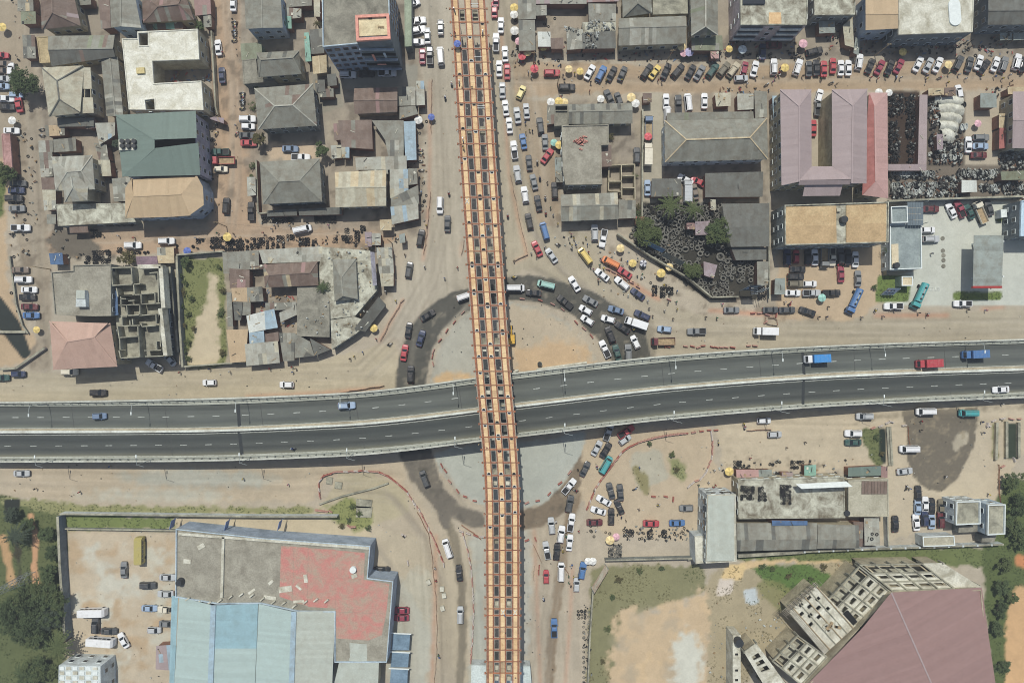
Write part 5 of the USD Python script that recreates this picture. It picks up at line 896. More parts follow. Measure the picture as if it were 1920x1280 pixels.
for k in range(7): MB().box(P(1548 + (k % 3) * 9 + k, 1172 + (k // 3) * 8 - k, 8.4), (1.8, .7, .35), 40 + k * 25).build(MR, 'formwork_pile', WOOD if k % 2 else CONC_W)
for k in range(5):
    a, b = P(1487 + k*11, 1139 - k*10, 8.5), P(1556 + k*11, 1217 - k*10, 8.5); MB().beam(a, b, .22, .3).build(MR, 'deck_joist', CONC if k % 2 else WOOD)
mb = MB()
for k in range(16): mb.beam(P(1468 + k*4.4, 1150 - k*4.2, 9.6), P(1478 + k*4.4, 1160 - k*4.2, 7.6), .09, .09)
for k in range(5): mb.beam(P(1466 + k*2, 1146 + k*2, 9.4 - k*.4), P(1530 + k*2, 1090 + k*2, 9.4 - k*.4), .09, .09); mb.beam(P(1474+k*2, 1142-k*2, 9.4-k*.3), P(1546+k*2, 1226-k*2, 9.4-k*.3), .09, .09)
mb.build(MR, 'scaffold_poles', RIM)
t = thing('water_tower_wall', 'narrow pale concrete gantry carrying a black water tank', 'gantry', P(1381, 1240)); gq = Polygon([W2(x, y, 6) for x, y in ((1374,1190),(1389,1190),(1389,1300),(1374,1300))]); MB().prism(gq, 0, 6).build(t, 'body', CONC_W); MB().cyl(P(1383, 1200, 6), 1.2, 1.9, 16, 1.1).build(t, 'water_tank', plain('black_plastic', (.03,.033,.035), .5))
for y in (1226, 1256, 1274): MB().box(P(1381, y, 6.0), (.8, .6, .06)).build(t, 'slot', HATCH)
# south west
CX = flat('concrete_complex', 'big concrete roof, western bare half grey and eastern half coated red', [(331,990),(500,1008),(695,1022),(690,1082),(738,1088),(726,1240),(628,1240),(628,1146),(560,1145),(490,1130),(410,1131),(330,1118)], 7.5, CONC_B, 'slate', par=.5, parm=WALL['blue'], win=False)
for pts in ([(527,1023),(550.6,1024),(548.6,1126),(524,1118)], [(551,1024),(577.6,1026),(576.6,1135),(549,1128)], [(578,1027),(629.6,1030),(628.6,1140),(577,1137)], [(630,1031),(684,1036),(682,1085.6),(629,1083)], [(629,1083.4),(682,1086),(730,1094),(724,1150),(629,1146)], [(629,1146.4),(724,1150.4),(716,1190),(690,1200),(629,1196)]):
    MB().prism(Polygon([W2(x, y, 7.55) for x, y in pts]), 7.5, 7.54).build(CX, 'red_coating', CONC_R)
for a, b in (((335,1000),(692,1027)), ((419,1006),(416,1119))): MB().beam(P(*a, 7.8), P(*b, 7.8), .7, .5).build(CX, 'roof_kerb', CONC_W)
for x, y, w_, d_, rz in ((377,1024,2,1.2,30),(351,1052,2,1.2,-5),(508,1091,1.6,.8,40),(472,1108,2.2,.7,35),(535,1104,3.6,1.6,8),(560,1101,1.8,.6,-40),(573,1084,1,2.2,8),(560,1127,3,.7,3),(506,1120,3.4,1,-8)): MB().box(P(x, y, 7.62), (w_, d_, .12), rz).build(CX, 'loose_board', CONC_W)
MB().cyl(P(663, 1066, 7.5), .9, 1.0, 16).build(CX, 'water_tank', WHITE); MB().cyl(P(340, 1089, 7.5), 1.1, 1.7, 16, .8).build(CX, 'water_tank', plain('black_plastic', (.03,.033,.035), .5)); MB().box(P(664,1079,7.6), (1.6,1.1,.2), 20).build(CX, 'tank_base', CONC_W)
for i in range(14): MB().box(P(352 + i*20, 1122 + 8*math.sin(i*.9) + (10 if i > 9 else 0), 7.9), (1.4, .35, .5), 38).build(CX, 'bracket', CONC_W)
BH = slopes('blue_roofed_hall', 'pale blue ribbed industrial roof in four bays at the bottom edge', [[(336,1118,7.6),(398,1134,8.8),(392,1300,8.8),(326,1300,7.6)], [(403,1134,8.8),(484,1131,7.6),(481,1215,7.6),(400,1215,8.8)], [(485,1131,7.6),(548,1146,8.8),(544,1300,8.8),(478,1300,7.6)], [(554,1146,8.8),(629,1144,7.6),(622,1300,7.6),(548,1300,8.8)], [(322,1116,7.2),(334,1117,7.2),(326,1300,7.2),(317,1300,7.2)], [(400,1215,8.8),(481,1215,7.6),(477,1300,7.6),(396,1300,8.8)]],
     [(334,1119),(400,1134),(484,1132),(550,1146),(629,1145),(622,1298),(326,1298)], 7.4, 'azure', cat='hall', wall='blue', w=.75, l=12, maxn=250, win=False, kinds={0: 'azure_pale', 1: 'azure', 5: 'azure_pale', 3: 'pale', 4: 'azure', 2: 'azure_pale'})
for a, b in (((400,1134,9),(394,1300,9)), ((551,1146,9),(546,1300,9))): MB().beam(P(*a), P(*b), 1.4, .25).build(BH, 'ridge_vent', tin('sky', 2))
slopes('cream_hall', 'pale cream gabled sheet roof beside the blue ribbed roof', [[(645,1202,7),(673,1206,7.8),(673,1300,7.8),(622,1300,7)], [(673,1206,7.8),(712,1208,7),(708,1300,7),(673,1300,7.8)]], [(645,1202),(712,1208),(708,1298),(626,1298)], 7, 'beige', cat='hall', win=False, w=1.4, l=3, kinds={0: 'pale', 1: 'pale'})
AW = thing('awning_row', 'three grey blue fabric awnings standing along the east wall of the red roof', 'awning', P(752, 1240))
for k, (y0, y1) in enumerate(((1187,1218),(1222,1250),(1253,1290))):
    MB().slab([P(737-k*2,y0,3.4), P(769-k*2,y0+2,2.6), P(767-k*2,y1,2.6), P(734-k*2,y1,3.4)], .05).build(AW, 'canopy', stained('awning_cloth', A(132,152,168), A(106,124,138), .5))
    for x, y in ((737-k*2,y0),(769-k*2,y0+2)): MB().beam(P(x,y,0)*[1,1,0]+[0,0,0], P(x,y,2.7), .1, .1).build(AW, 'post', WHITE)
    MB().beam(P(733-k*2,y0-1,3.5), P(771-k*2,y0+1,2.8), .3, .2).build(AW, 'roller_bar', WHITE)
WO = flat('white_office', 'white two storey office with louvred roof at the bottom left', [(111,1246),(189,1248),(190,1310),(110,1310)], 7, stained('white_louvre', A(228,230,226), A(196,198,194), .4), 'white', par=.2)
for i in range(6):
    for j in range(4): MB().box(P(116 + i*12.5, 1252 + j*9, 7.1), (1.3, .9, .15)).build(WO, 'roof_louvre', CONC_W if (i + j) % 2 else WHITE)
shack('small red and white roofed hut beside the blue ribbed roof', [(293,1210),(320,1208),(321,1256),(292,1254)], 3.2, 'pink', ['red','white','sky'])
flat('ramp_shed', 'white sheeted roof beneath the south end of the girder bridge', [(884,1246),(994,1248),(999,1310),(882,1310)], 3.6, stained('ramp_white', A(216,220,214), A(196,200,194), .4), 'white', par=.1, win=False)
flat('long_shed', 'long low shed with pale red roof at the left edge', [(3,251),(19,251),(24,322),(8,324)], 3.2, stained('roof_palered', A(196,152,144), A(160,120,112), .4), 'brick', par=.1, win=False)

# further lean-tos, tank stands and yard walls that fill the blocks
for q_, k, lb in (([(135,-8),(170,-8),(171,9),(140,11)],'grey','small grey roof in the yard east of the patched pink brown house'), ([(620,273),(640,272),(640,296),(622,298)],'light','pale tank shed beside the narrow yard tree'), ([(613,140),(630,138),(632,160),(615,162)],'dark','dark roof under the south west foot of the tower block'), ([(596,168),(625,166),(626,182),(598,183)],'grey','grey lean-to north of the long tyre yard alley'), ([(625,232),(638,231),(640,262),(627,264)],'brown','thin brown lean-to beside the rust brown roof'), ([(497,120),(500,118),(560,146),(500,150)],'dark','dark lean-to below the two tier grey roof'),
                  ([(160,222),(178,221),(180,240),(162,242)],'brown','brown lean-to at the corner of the dark sheet roof'), ([(100,262),(142,258),(143,283),(101,286)],'grey','grey yard roof north of the pale hipped house'), ([(176,268),(200,272),(204,300),(186,300)],'grey','grey sheet roof in the alley west of the green roofed building'), ([(184,300),(206,300),(209,330),(187,331)],'beige','beige lean-to in the alley west of the tan roof'), ([(390,222),(402,219),(420,222),(420,232),(391,234)][:4],'lilac','lilac stall roof by the green roofed building'), ([(463,332),(479,332),(480,366),(464,368)],'light','pale trailer roof beside the red brown compound wall'),
                  ([(500,395),(556,392),(557,404),(501,406)],'dark','dark awning over the tyre sellers, left of two below the compound wall'), ([(560,392),(640,388),(641,402),(561,404)],'dark','dark awning over the tyre sellers, right of two below the compound wall'), ([(690,318),(727,318),(728,326),(691,327)],'grey','thin grey roof strip at the beige ribbed roof corner'), ([(1026,198),(1040,197),(1040,232),(1025,234)],'grey','grey stall roof west of the roofless cell block'), ([(1040,296),(1054,295),(1056,330),(1041,332)],'steel','steel grey stall roof west of the big brown grey roof'), ([(1042,320),(1058,320),(1058,342),(1043,342)],'grey','small grey annex below the steel grey stall roof'),
                  ([(1535,40),(1565,40),(1566,62),(1536,63)],'steel','blue grey shed in the shaded court east of the pink walled block'), ([(1580,48),(1598,35),(1602,90),(1584,85)],'beige','beige strip roof beside the ochre gable'), ([(1332,97),(1348,97),(1348,110),(1333,110)],'rose','small pink awning below the flat grey sheet roof'), ([(1600,100),(1604,70),(1612,74),(1610,104)],'steel','narrow steel roof under the ochre gable'), ([(1205,175),(1222,175),(1222,192),(1206,193)],'brown','brown gate roof beside the white parasols'), ([(440,565),(470,566),(470,590),(442,592)],'grey','grey lean-to in the slum yard beside white roof'), ([(524,586),(556,572),(557,590),(526,604)],'light','pale crooked roof in the slum yard'), ([(497,568),(556,566),(556,580),(498,582)],'grey','grey roof strip below the patchwork hip roof'), ([(497,626),(522,622),(523,640),(498,642)],'brown','rust roof between blue grey and narrow grey roofs')):
    shack(lb, q_, 3.0, k, {'grey': ['grey','light','dark','brown'], 'light': ['light','beige'], 'brown': ['brown','maroon']}.get(k))
# ---- vehicles ---------------------------------------------------------------------------------------
PAINT = {'white': (.66,.67,.66), 'cream': (.60,.56,.44), 'silver': (.40,.42,.42), 'grey': (.17,.18,.18), 'dark grey': (.055,.06,.062), 'black': (.014,.015,.017), 'navy': (.018,.03,.075), 'blue': (.06,.15,.32), 'pale blue': (.27,.36,.47), 'steel blue': (.12,.18,.27),
         'red': (.37,.045,.055), 'crimson': (.24,.03,.055), 'maroon': (.10,.015,.02), 'teal': (.05,.29,.29), 'mint': (.28,.48,.42), 'yellow': (.62,.47,.13), 'pale yellow': (.66,.58,.26), 'orange': (.62,.20,.06), 'beige': (.42,.37,.26), 'olive': (.14,.125,.085), 'dark green': (.02,.07,.06), 'brown': (.16,.125,.095), 'bright blue': (.04,.22,.50), 'mustard': (.36,.31,.10)}
def paint(c):
    v = PAINT[c]
    return mat('paint_' + c.replace(' ', '_'), lambda p: usdkit.material(stage, p, {'g': ('geometry', {}), 'n': ('noise_texture', {'scale': 1.3, 'detail': 4.0}), 'r': ('map_range', {'from_min': .45, 'from_max': .8, 'to_min': 0.0, 'to_max': .28}), 'm': ('mix_color', {'a': v, 'b': (.30, .26, .20)}),
        'p': ('principled_bsdf', {'roughness': .55, 'specular_ior_level': .4, 'coat_weight': .2, 'coat_roughness': .16})}, [('g.position', 'n.vector'), ('n.fac', 'r.value'), ('r.result', 'm.fac'), ('m.result', 'p.base_color')], surface='p.BSDF'))
GLS = mat('car_glass', lambda p: usdkit.material(stage, p, {'p': ('principled_bsdf', {'base_color': (.018, .022, .024), 'roughness': .1, 'specular_ior_level': .6})}, surface='p.BSDF'))
LAMPM = plain('lamp_lens', (.6,.6,.58), .2, noise=.05); TAIL = plain('tail_lens', (.3,.01,.01), .3, noise=.05); TRIM = plain('black_trim', (.02,.02,.02), .6, noise=.1)
def loft(mb, st):
    """st: (x, half width, z low, z high, top half width) from back to front."""
    v, f = [], []
    for x, w, z0, z1, wt in st:
        zm = z0 + (z1 - z0) * .62; v += [(x,-w*.94,z0),(x,w*.94,z0),(x,w,zm),(x,(w+wt)/2,z1-.04),(x,wt*.8,z1),(x,-wt*.8,z1),(x,-(w+wt)/2,z1-.04),(x,-w,zm)]
    k = 8; n = len(st)
    for i in range(n - 1):
        for j in range(k): f.append([i*k+j, i*k+(j+1)%k, (i+1)*k+(j+1)%k, (i+1)*k+j][::-1])
    f += [list(range(k))[::-1], [(n-1)*k + j for j in range(k)]]
    return mb.add(v, [q[::-1] for q in f])
SPEC = {  # length, width, height, bonnet height, boot height, cabin base from/to, roof from/to (along x, nose is +)
    'sedan': (4.6, 1.78, 1.45, .92, .98, -1.75, 1.05, -1.0, .30), 'hatchback': (3.9, 1.70, 1.5, .95, 1.0, -1.85, .95, -1.55, .25), 'suv': (4.75, 1.88, 1.78, 1.08, 1.1, -2.28, 1.0, -2.0, .40), 'minivan': (4.8, 1.85, 1.9, 1.1, 1.1, -2.32, 1.45, -2.15, .8),
    'minibus': (5.2, 1.9, 2.2, 1.25, 1.25, -2.5, 2.0, -2.4, 1.45), 'pickup': (5.2, 1.85, 1.78, 1.08, 1.05, -.75, 1.15, -.45, .55)}
def glass_quad(path, name, a, b, c, d, off, k=.1):
    q_ = np.array([a, b, c, d], float); m = q_.mean(0); q_ = m + (q_ - m) * (1 - k); n = np.cross(q_[1] - q_[0], q_[3] - q_[0]); n /= np.linalg.norm(n)
    MB().quad(q_ + n * off).build(path, name, GLS, True)
def wheels(path, xs, w, r=.33, wd=.22):
    for x in xs:
        for s in (-1, 1): MB().cyl((x, s * (w - wd/2 - .02), r), r, wd, 12, axis='y').build(path, 'wheel', RUBBER, True)
def make_car(kind, colour):
    key = f'{colour}_{kind}_pattern'.replace(' ', '_')
    if key in CLASSES: return CLASSES[key]
    path = CLASSES[key] = klass(key); pm = paint(colour)
    if kind in SPEC:
        L, W, Hh, zb, zt, c0, c1, r0, r1 = SPEC[kind]; w = W / 2; h = L / 2
        back = zt if kind != 'pickup' else .95
        st = [(-h, w*.80, .35, back*.9, w*.72), (-h+.12, w*.92, .28, back, w*.86), (-h+.6, w, .24, back+.02, w*.93), (c0, w, .22, back+.04 if kind!='pickup' else back, w*.94), (c1, w, .22, zb+.03, w*.94), (h-.55, w*.985, .24, zb, w*.9), (h-.15, w*.88, .30, zb-.08, w*.78), (h, w*.70, .38, zb-.28, w*.62)]
        mb = MB(); loft(mb, st)
        zc0, zc1 = back - .02, zb - .02
        wb, wt = w * .93, w * .76
        B = [(c0,-wb,zc0),(c1,-wb,zc1),(c1,wb,zc1),(c0,wb,zc0)]; T = [(r0,-wt,Hh-.05),(r1,-wt,Hh-.05),(r1,wt,Hh-.05),(r0,wt,Hh-.05)]; U = [(r0+.12,-wt*.82,Hh),(r1-.12,-wt*.82,Hh),(r1-.12,wt*.82,Hh),(r0+.12,wt*.82,Hh)]
        mb.add(B + T + U, [[0,1,5,4],[1,2,6,5],[2,3,7,6],[3,0,4,7],[4,5,9,8],[5,6,10,9],[6,7,11,10],[7,4,8,11],[8,9,10,11]])
        if kind == 'pickup':
            for s in (-1, 1): mb.box((-h + .93, s*(w-.1), 1.08), (1.75, .12, .28))
            mb.box((-h+.08, 0, 1.08), (.1, W*.9, .28))
        mb.build(path, 'body', pm, True)
        glass_quad(path, 'windscreen', B[1], B[2], T[2], T[1], .012, .12); glass_quad(path, 'rear_window', B[3], B[0], T[0], T[3], .012, .16)
        glass_quad(path, 'side_window', B[0], B[1], T[1], T[0], .012, .14); glass_quad(path, 'side_window', B[2], B[3], T[3], T[2], .012, .14)
        if kind == 'pickup': MB().box((-h+.95, 0, .975), (1.65, W*.78, .03)).build(path, 'load_bed', TRIM, True)
        if kind in ('suv', 'minibus', 'minivan'):
            for s in (-1, 1): MB().beam((r0+.2, s*wt*.72, Hh+.05), (r1-.2, s*wt*.72, Hh+.05), .05, .05).build(path, 'roof_rail', TRIM, True)
        for s in (-1, 1):
            MB().box((h-.16, s*w*.62, zb-.3), (.22, .34, .14)).build(path, 'headlight', LAMPM, True); MB().box((-h+.05, s*w*.68, back-.18), (.12, .28, .2)).build(path, 'tail_light', TAIL, True)
            MB().box((c1-.25, s*(w+.08), zb+.1), (.14, .2, .14)).build(path, 'mirror', pm, True)
        MB().box((h-.02, 0, .42), (.1, W*.7, .18)).build(path, 'bumper', TRIM, True)
        wheels(path, (-h+.85, h-.85), w)
    elif kind in ('box truck', 'flat truck', 'tanker', 'tipper'):
        L, W = (6.6, 2.15) if kind != 'tanker' else (7.6, 2.3)
        h, w = L/2, W/2; cab = 1.7
        MB().box((0, 0, .7), (L-.3, .8, .25)).build(path, 'chassis', TRIM, True)
        mb = MB(); loft(mb, [(h-cab, w*.95, .5, 2.3, w*.9), (h-.6, w*.97, .5, 2.35, w*.9), (h-.15, w*.95, .5, 1.5, w*.88), (h, w*.88, .5, 1.3, w*.8)]); mb.build(path, 'cab', paint('white') if (kind == 'box truck' and colour == 'bright blue') else pm, True)
        MB().quad([(h-.12,-w*.78,1.55),(h-.12,w*.78,1.55),(h-.56,w*.76,2.27),(h-.56,-w*.76,2.27)]).build(path, 'windscreen', GLS, True)
        bl = L - cab - .35; bc = -h + bl/2 + .05
        if kind == 'tanker':
            MB().cyl((bc, 0, 1.75), 1.05, bl, 16, axis='x').build(path, 'tank', pm, True); MB().box((bc, 0, 2.82), (bl*.8, .35, .08)).build(path, 'walkway', STEEL, True)
            for k in (-.25, .1, .35): MB().cyl((bc+k*bl, 0, 2.84), .28, .18, 10).build(path, 'hatch', TRIM, True)
        elif kind == 'flat truck':
            MB().box((bc, 0, 1.0), (bl, W, .12)).build(path, 'load_bed', WOOD, True)
            for s in (-1, 1): MB().box((bc, s*(w-.05), 1.35), (bl, .08, .6)).build(path, 'side_board', pm, True)
            MB().box((-h+.1, 0, 1.35), (.08, W*.96, .6)).build(path, 'tail_board', pm, True)
        else:
            mb = MB(); mb.box((bc, 0, 1.9), (bl, W, 1.95)); mb.box((bc, 0, 2.89), (bl-.1, W-.12, .05)); mb.build(path, 'cargo_box', pm, True)
            for k in range(4): MB().box((bc - bl*.36 + k*bl*.24, 0, 2.93), (.06, W-.1, .04)).build(path, 'roof_rib', pm, True)
        for s in (-1, 1): MB().box((h-.05, s*w*.7, .8), (.1, .3, .2)).build(path, 'headlight', LAMPM, True); MB().box((h-.5, s*(w+.12), 1.7), (.12, .2, .35)).build(path, 'mirror', TRIM, True)
        wheels(path, (-h+1.0, h-.9), w, .45, .28)
    elif kind == 'bus':
        L, W, Hh = 7.6, 2.15, 2.7; h, w = L/2, W/2
        mb = MB(); loft(mb, [(-h, w*.92, .4, 2.6, w*.88), (-h+.2, w, .35, Hh, w*.93), (h-.6, w, .35, Hh, w*.93), (h-.1, w*.96, .35, 2.1, w*.9), (h, w*.9, .4, 1.3, w*.8)]); mb.build(path, 'body', pm, True)
        for s in (-1, 1):
            for k in range(5): MB().box((-h+1.1+k*1.25, s*(w-.01), 1.85), (1.05, .06, .7)).build(path, 'side_window', GLS, True)
            MB().box((h-.06, s*w*.7, .8), (.12, .3, .2)).build(path, 'headlight', LAMPM, True)
        MB().quad([(h-.06,-w*.8,1.45),(h-.06,w*.8,1.45),(h-.5,w*.76,2.5),(h-.5,-w*.76,2.5)]).build(path, 'windscreen', GLS, True); MB().box((-1, 0, Hh+.03), (.8, .7, .08)).build(path, 'roof_hatch', pm, True)
        wheels(path, (-h+1.5, h-1.2), w, .42, .26)
    return path
K = {'s': 'sedan', 'h': 'hatchback', 'u': 'suv', 'm': 'minivan', 'v': 'minibus', 'p': 'pickup', 't': 'box truck', 'f': 'flat truck', 'k': 'tanker', 'b': 'bus'}
WORD = {'suv': 'off-road car', 'minibus': 'minibus', 'minivan': 'people carrier'}
CATV = {'sedan': 'car', 'hatchback': 'car', 'suv': 'car', 'minivan': 'car', 'minibus': 'van', 'pickup': 'pickup truck', 'box truck': 'truck', 'flat truck': 'truck', 'tanker': 'truck', 'bus': 'bus'}
NAMEV = {'sedan': 'sedan', 'hatchback': 'hatchback', 'suv': 'off_road_car', 'minivan': 'people_carrier', 'minibus': 'minibus', 'pickup': 'pickup_truck', 'box truck': 'box_truck', 'flat truck': 'flatbed_truck', 'tanker': 'tanker_truck', 'bus': 'bus'}
C = {'w': 'white', 'c': 'cream', 's': 'silver', 'g': 'grey', 'd': 'dark grey', 'k': 'black', 'n': 'navy', 'b': 'blue', 'l': 'pale blue', 'e': 'steel blue', 'r': 'red', 'x': 'crimson', 'm': 'maroon', 't': 'teal', 'i': 'mint', 'y': 'yellow', 'Y': 'pale yellow', 'o': 'orange', 'z': 'beige', 'O': 'olive', 'G': 'dark green', 'B': 'brown', 'q': 'bright blue', 'M': 'mustard'}
# place | group | x y heading(deg, nose; 0 = right, 90 = up) kind colour
FLEET = '''parked nose to the kerb on the far left street|cars along the far left street|3 104 0 h r;6 120 0 s B;6 134 0 u B;20 130 90 h w;5 148 0 s s;4 162 0 h l;30 178 0 h l;11 185 0 s w;35 195 100 s r;12 201 0 s k;21 245 0 s w;34 344 0 s d;30 357 0 s n;26 372 0 u k;31 391 0 s g;39 427 0 p w;38 506 0 s B;44 524 0 u w;54 543 0 s w;51 557 0 s k;55 575 0 s m;58 591 0 s b
on the reddish street west of the slate fronted house|cars on the reddish street|437 6 90 s w;409 89 95 s w;416 141 93 s n;464 223 0 u w;465 237 0 h w;463 254 0 s d;466 268 0 s r;413 285 180 p G;420 302 180 f r;414 317 0 h c;424 386 88 u k;471 396 90 p k
in the court below the large hip roof house|cars in house courts|544 279 0 s e;564 295 0 p w
on the tyre sellers' street|cars on the tyre sellers' street|249 460 0 u w;312 452 0 u w;567 430 12 v w
parked beside the tower block|cars beside the tower block|775 6 20 h w;782 39 5 p w;783 57 12 u w;783 79 0 h w;801 67 93 s s;826 51 90 s g;792 105 90 s x;806 104 90 p d;826 105 95 v w;652 140 0 u w;687 138 0 s k;726 137 0 p w
in traffic on the road west of the girder bridge|traffic west of the girder bridge|825 385 270 m w;839 419 90 s d;789 446 80 u k;767 506 82 u d
queueing beside the right edge of the girder bridge|queue right of the girder bridge|927 18 90 s r;930 -2 90 s x;939 47 90 s w;930 79 90 p w;947 101 92 s w;936 128 92 s w;951 134 92 s r;942 169 92 s s;948 202 95 s w;955 235 95 s w;964 281 95 p w;970 326 98 u s;984 365 97 u w;992 415 100 u k
in the outer queue right of the girder bridge|outer queue right of the girder bridge|977 173 65 h Y;970 216 98 s s;987 208 95 s s;1013 236 98 u d;981 265 100 s b;1022 266 92 s g;1026 292 55 s r;992 305 97 s d;1001 341 103 s g;1040 357 92 u k;1009 381 100 s k;1021 433 107 v b;1007 466 115 s r;1034 479 125 s s
parked aslant along the market street|cars along the market street|1035 137 0 u r;1106 135 62 s w;1127 138 62 u b;1147 138 62 s k;1167 138 66 s d;1213 134 56 u k;1228 135 56 s y;1249 133 65 s k;1271 133 50 u k;1295 135 60 s k;1312 136 60 s g;1336 132 55 u G;1357 130 52 u O;1375 131 55 u z;1396 128 76 h x;1390 147 5 h s;1415 129 76 s w;1451 125 90 u w;1430 97 90 s n;1452 85 0 s m;1496 126 72 u w
driving along the market street|traffic on the market street|1063 164 0 u k;1527 97 15 u k
parked in the right half of the market street|cars in the right half of the market street|1517 129 90 s d;1531 127 90 s k;1545 129 90 s r;1562 123 90 s r;1577 127 90 s w;1591 127 90 s w;1611 116 82 u w;1632 124 65 s k;1650 126 62 s x;1669 126 68 s k;1686 124 62 s x;1722 120 64 s w;1741 122 62 s s;1759 121 64 s w;1797 119 64 u d;1818 121 75 s d;1836 117 70 s w;1846 125 55 s k;1867 120 70 s w;1882 121 70 u g;1907 116 75 u w;1918 121 80 s k
under the parasols south of the market street|cars south of the market street|1142 182 115 s d;1160 185 110 h d;1798 172 100 h w
in the yard west of the wide warehouse|cars in the warehouse yard|1249 190 90 s w;1251 216 90 v w;1272 195 90 p d;1216 240 90 f e;1214 290 90 t c;1194 292 90 u d;1214 352 90 s l;1290 193 95 v w;1321 189 90 s w
between the dark sheet roofs behind the tyre yard|cars between the dark sheet roofs|1285 337 150 s w;1309 341 155 s r;1303 359 100 s B;1288 359 90 t s
in the narrow court between the pink roofs|cars in the pink roof court|1536 180 75 h w;1534 200 85 p g;1525 240 90 s r
in the small yard beside the pink parasol|cars beside the pink parasol|1840 258 0 u g;1839 274 0 s l;1836 291 0 s m;1816 271 90 s w
waiting on the plaza before the long grey gable roof|vehicles on the plaza|1115 436 90 u s;1131 447 260 p w;1097 480 125 v y;1145 492 152 v o;1171 511 145 s r;1129 515 140 s w;1166 531 140 u w;1196 551 145 s n
circling the upper arc of the roundabout|traffic in the upper roundabout|1024 534 165 v i;1077 532 120 s w;966 540 0 v w;1000 549 175 s k;1059 566 142 p k;1107 564 150 s g;1098 581 150 h w;1101 600 148 h w;1140 598 163 h w;1155 581 165 s e;1204 591 155 u n;1192 606 160 t w;1167 614 145 s k;1144 627 112 u k;1191 641 115 h w;1134 654 115 p w;1157 661 105 s G;1178 661 90 u g;873 555 20 v w
on the left arc of the roundabout|traffic in the left roundabout|802 591 32 s k;766 619 80 s k;789 634 72 s n;758 661 80 s r;770 701 90 u k;796 897 112 m d
on the road right of the roundabout|traffic right of the roundabout|1246 617 175 h l;1306 621 180 p g;1434 621 180 t w;1243 640 180 f m;1372 581 0 s g
parked in line before the tyre yard wall|cars before the tyre yard wall|1445 581 0 s d;1476 581 0 s d;1514 584 160 s k
parked in the lot below the ochre roofs|cars in the lot below the ochre roofs|1496 505 0 s k;1492 519 0 u k;1492 532 0 u O;1487 549 0 s w;1519 532 0 h w;1522 549 0 p s;1559 549 0 p k;1577 514 90 s x;1476 482 90 u n;1493 481 90 h r;1515 482 90 s k;1528 482 90 s w;1545 481 270 f g;1561 482 270 p c;1576 480 90 u d;1590 482 90 s k;1604 486 90 s w;1609 522 90 s g
aslant by the roadside with its nose to the lower left|trucks by the filling station|1600 565 245 k b;1722 555 245 k t
at the filling station|cars at the filling station|1746 392 0 s m;1784 395 115 s w;1800 392 115 p x;1818 397 115 s G;1837 399 115 f c;1855 390 105 s d;1741 431 0 h w;1746 448 0 u s;1675 574 180 p w;1805 569 180 p w
by the southern road on the far left|cars by the southern road|184 736 0 u k;34 701 0 h n;2 708 0 s G;289 685 150 p w;318 673 130 s s;131 697 0 u c;392 717 180 h w;537 721 180 h w
below the flyover at the bottom left strip|cars below the flyover|40 887 0 s s
leaving the roundabout under the flyover, right branch|traffic under the flyover|1141 809 70 p s;1174 809 35 p r;1172 824 35 h s;1119 840 60 s s;1136 844 60 s k;1136 871 60 v t;1097 879 65 s d;1067 911 50 p w;1068 944 78 u d
parked on the dirt lot right of the south road|cars on the south dirt lot|1145 920 105 s d;1163 923 95 s d;1132 938 150 s w;1161 950 115 s k;1122 957 165 s w;1146 968 90 u k;1115 979 0 s m;1221 981 0 s r;1270 980 0 s b;1287 952 180 h g
in traffic on the south road beside the girder bridge|traffic on the south road|1034 985 95 u s;1071 979 80 p w;1052 1001 82 u w;1068 1017 85 s w;1025 1031 100 p s;1044 1034 85 u k;1052 1071 88 v w;1024 1081 90 h r;1039 1177 90 p b
parked at the roadside of the south road|cars beside the south road|1092 1069 80 u b;1081 1096 88 h s
on the dirt ground below the right half of the flyover|cars below the right half of the flyover|1433 788 0 h w;1453 814 0 h s;1600 812 180 u w;1600 829 180 s G;1621 780 180 m s;1735 771 180 v w;1815 774 180 v t;1704 841 180 v w;1697 883 5 s s
in the right hand yard before the white house|cars in the right hand yard|1722 925 90 s k;1721 950 90 s l;1735 946 90 s w;1747 949 90 s k;1765 951 90 s O;1718 979 95 s w;1734 971 90 u n;1747 976 90 s l;1764 974 90 u m;1679 982 90 s k
on the left slip road at the bottom|traffic on the left slip road|839 1027 108 v w;861 1074 97 s k;863 1152 90 m s
parked by the east wall of the red coated roof|cars by the red coated roof|716 1068 0 s k;752 1144 180 s x;752 1158 180 s x
in the walled yard at the bottom left|vehicles in the walled yard|264 1030 90 b M;232 1068 90 s g;277 1097 0 u d;314 1082 0 s s;310 1113 180 s s;280 1140 0 s l;312 1142 180 p c;313 1169 0 s g;289 1181 0 h s;176 1146 0 b w;179 1171 90 u d;204 1183 0 s d;192 1201 356 b w;231 1200 120 s w'''
FLY = '''650 760 0 u l Ns|pale blue car driving right on the upper carriageway of the flyover;186 780 0 h e Ns|steel blue hatchback driving on the far left end of the flyover;1530 672 180 t q Ns|bright blue box truck with white cab on the flyover near the dark joint;1739 681 180 t r Ns|red box truck on the upper carriageway near the right edge;1825 664 180 t b Ns|deep blue truck following near the right end of the flyover;1877 730 180 s w Ss|white sedan on the lower carriageway at the right edge'''
from collections import Counter, defaultdict
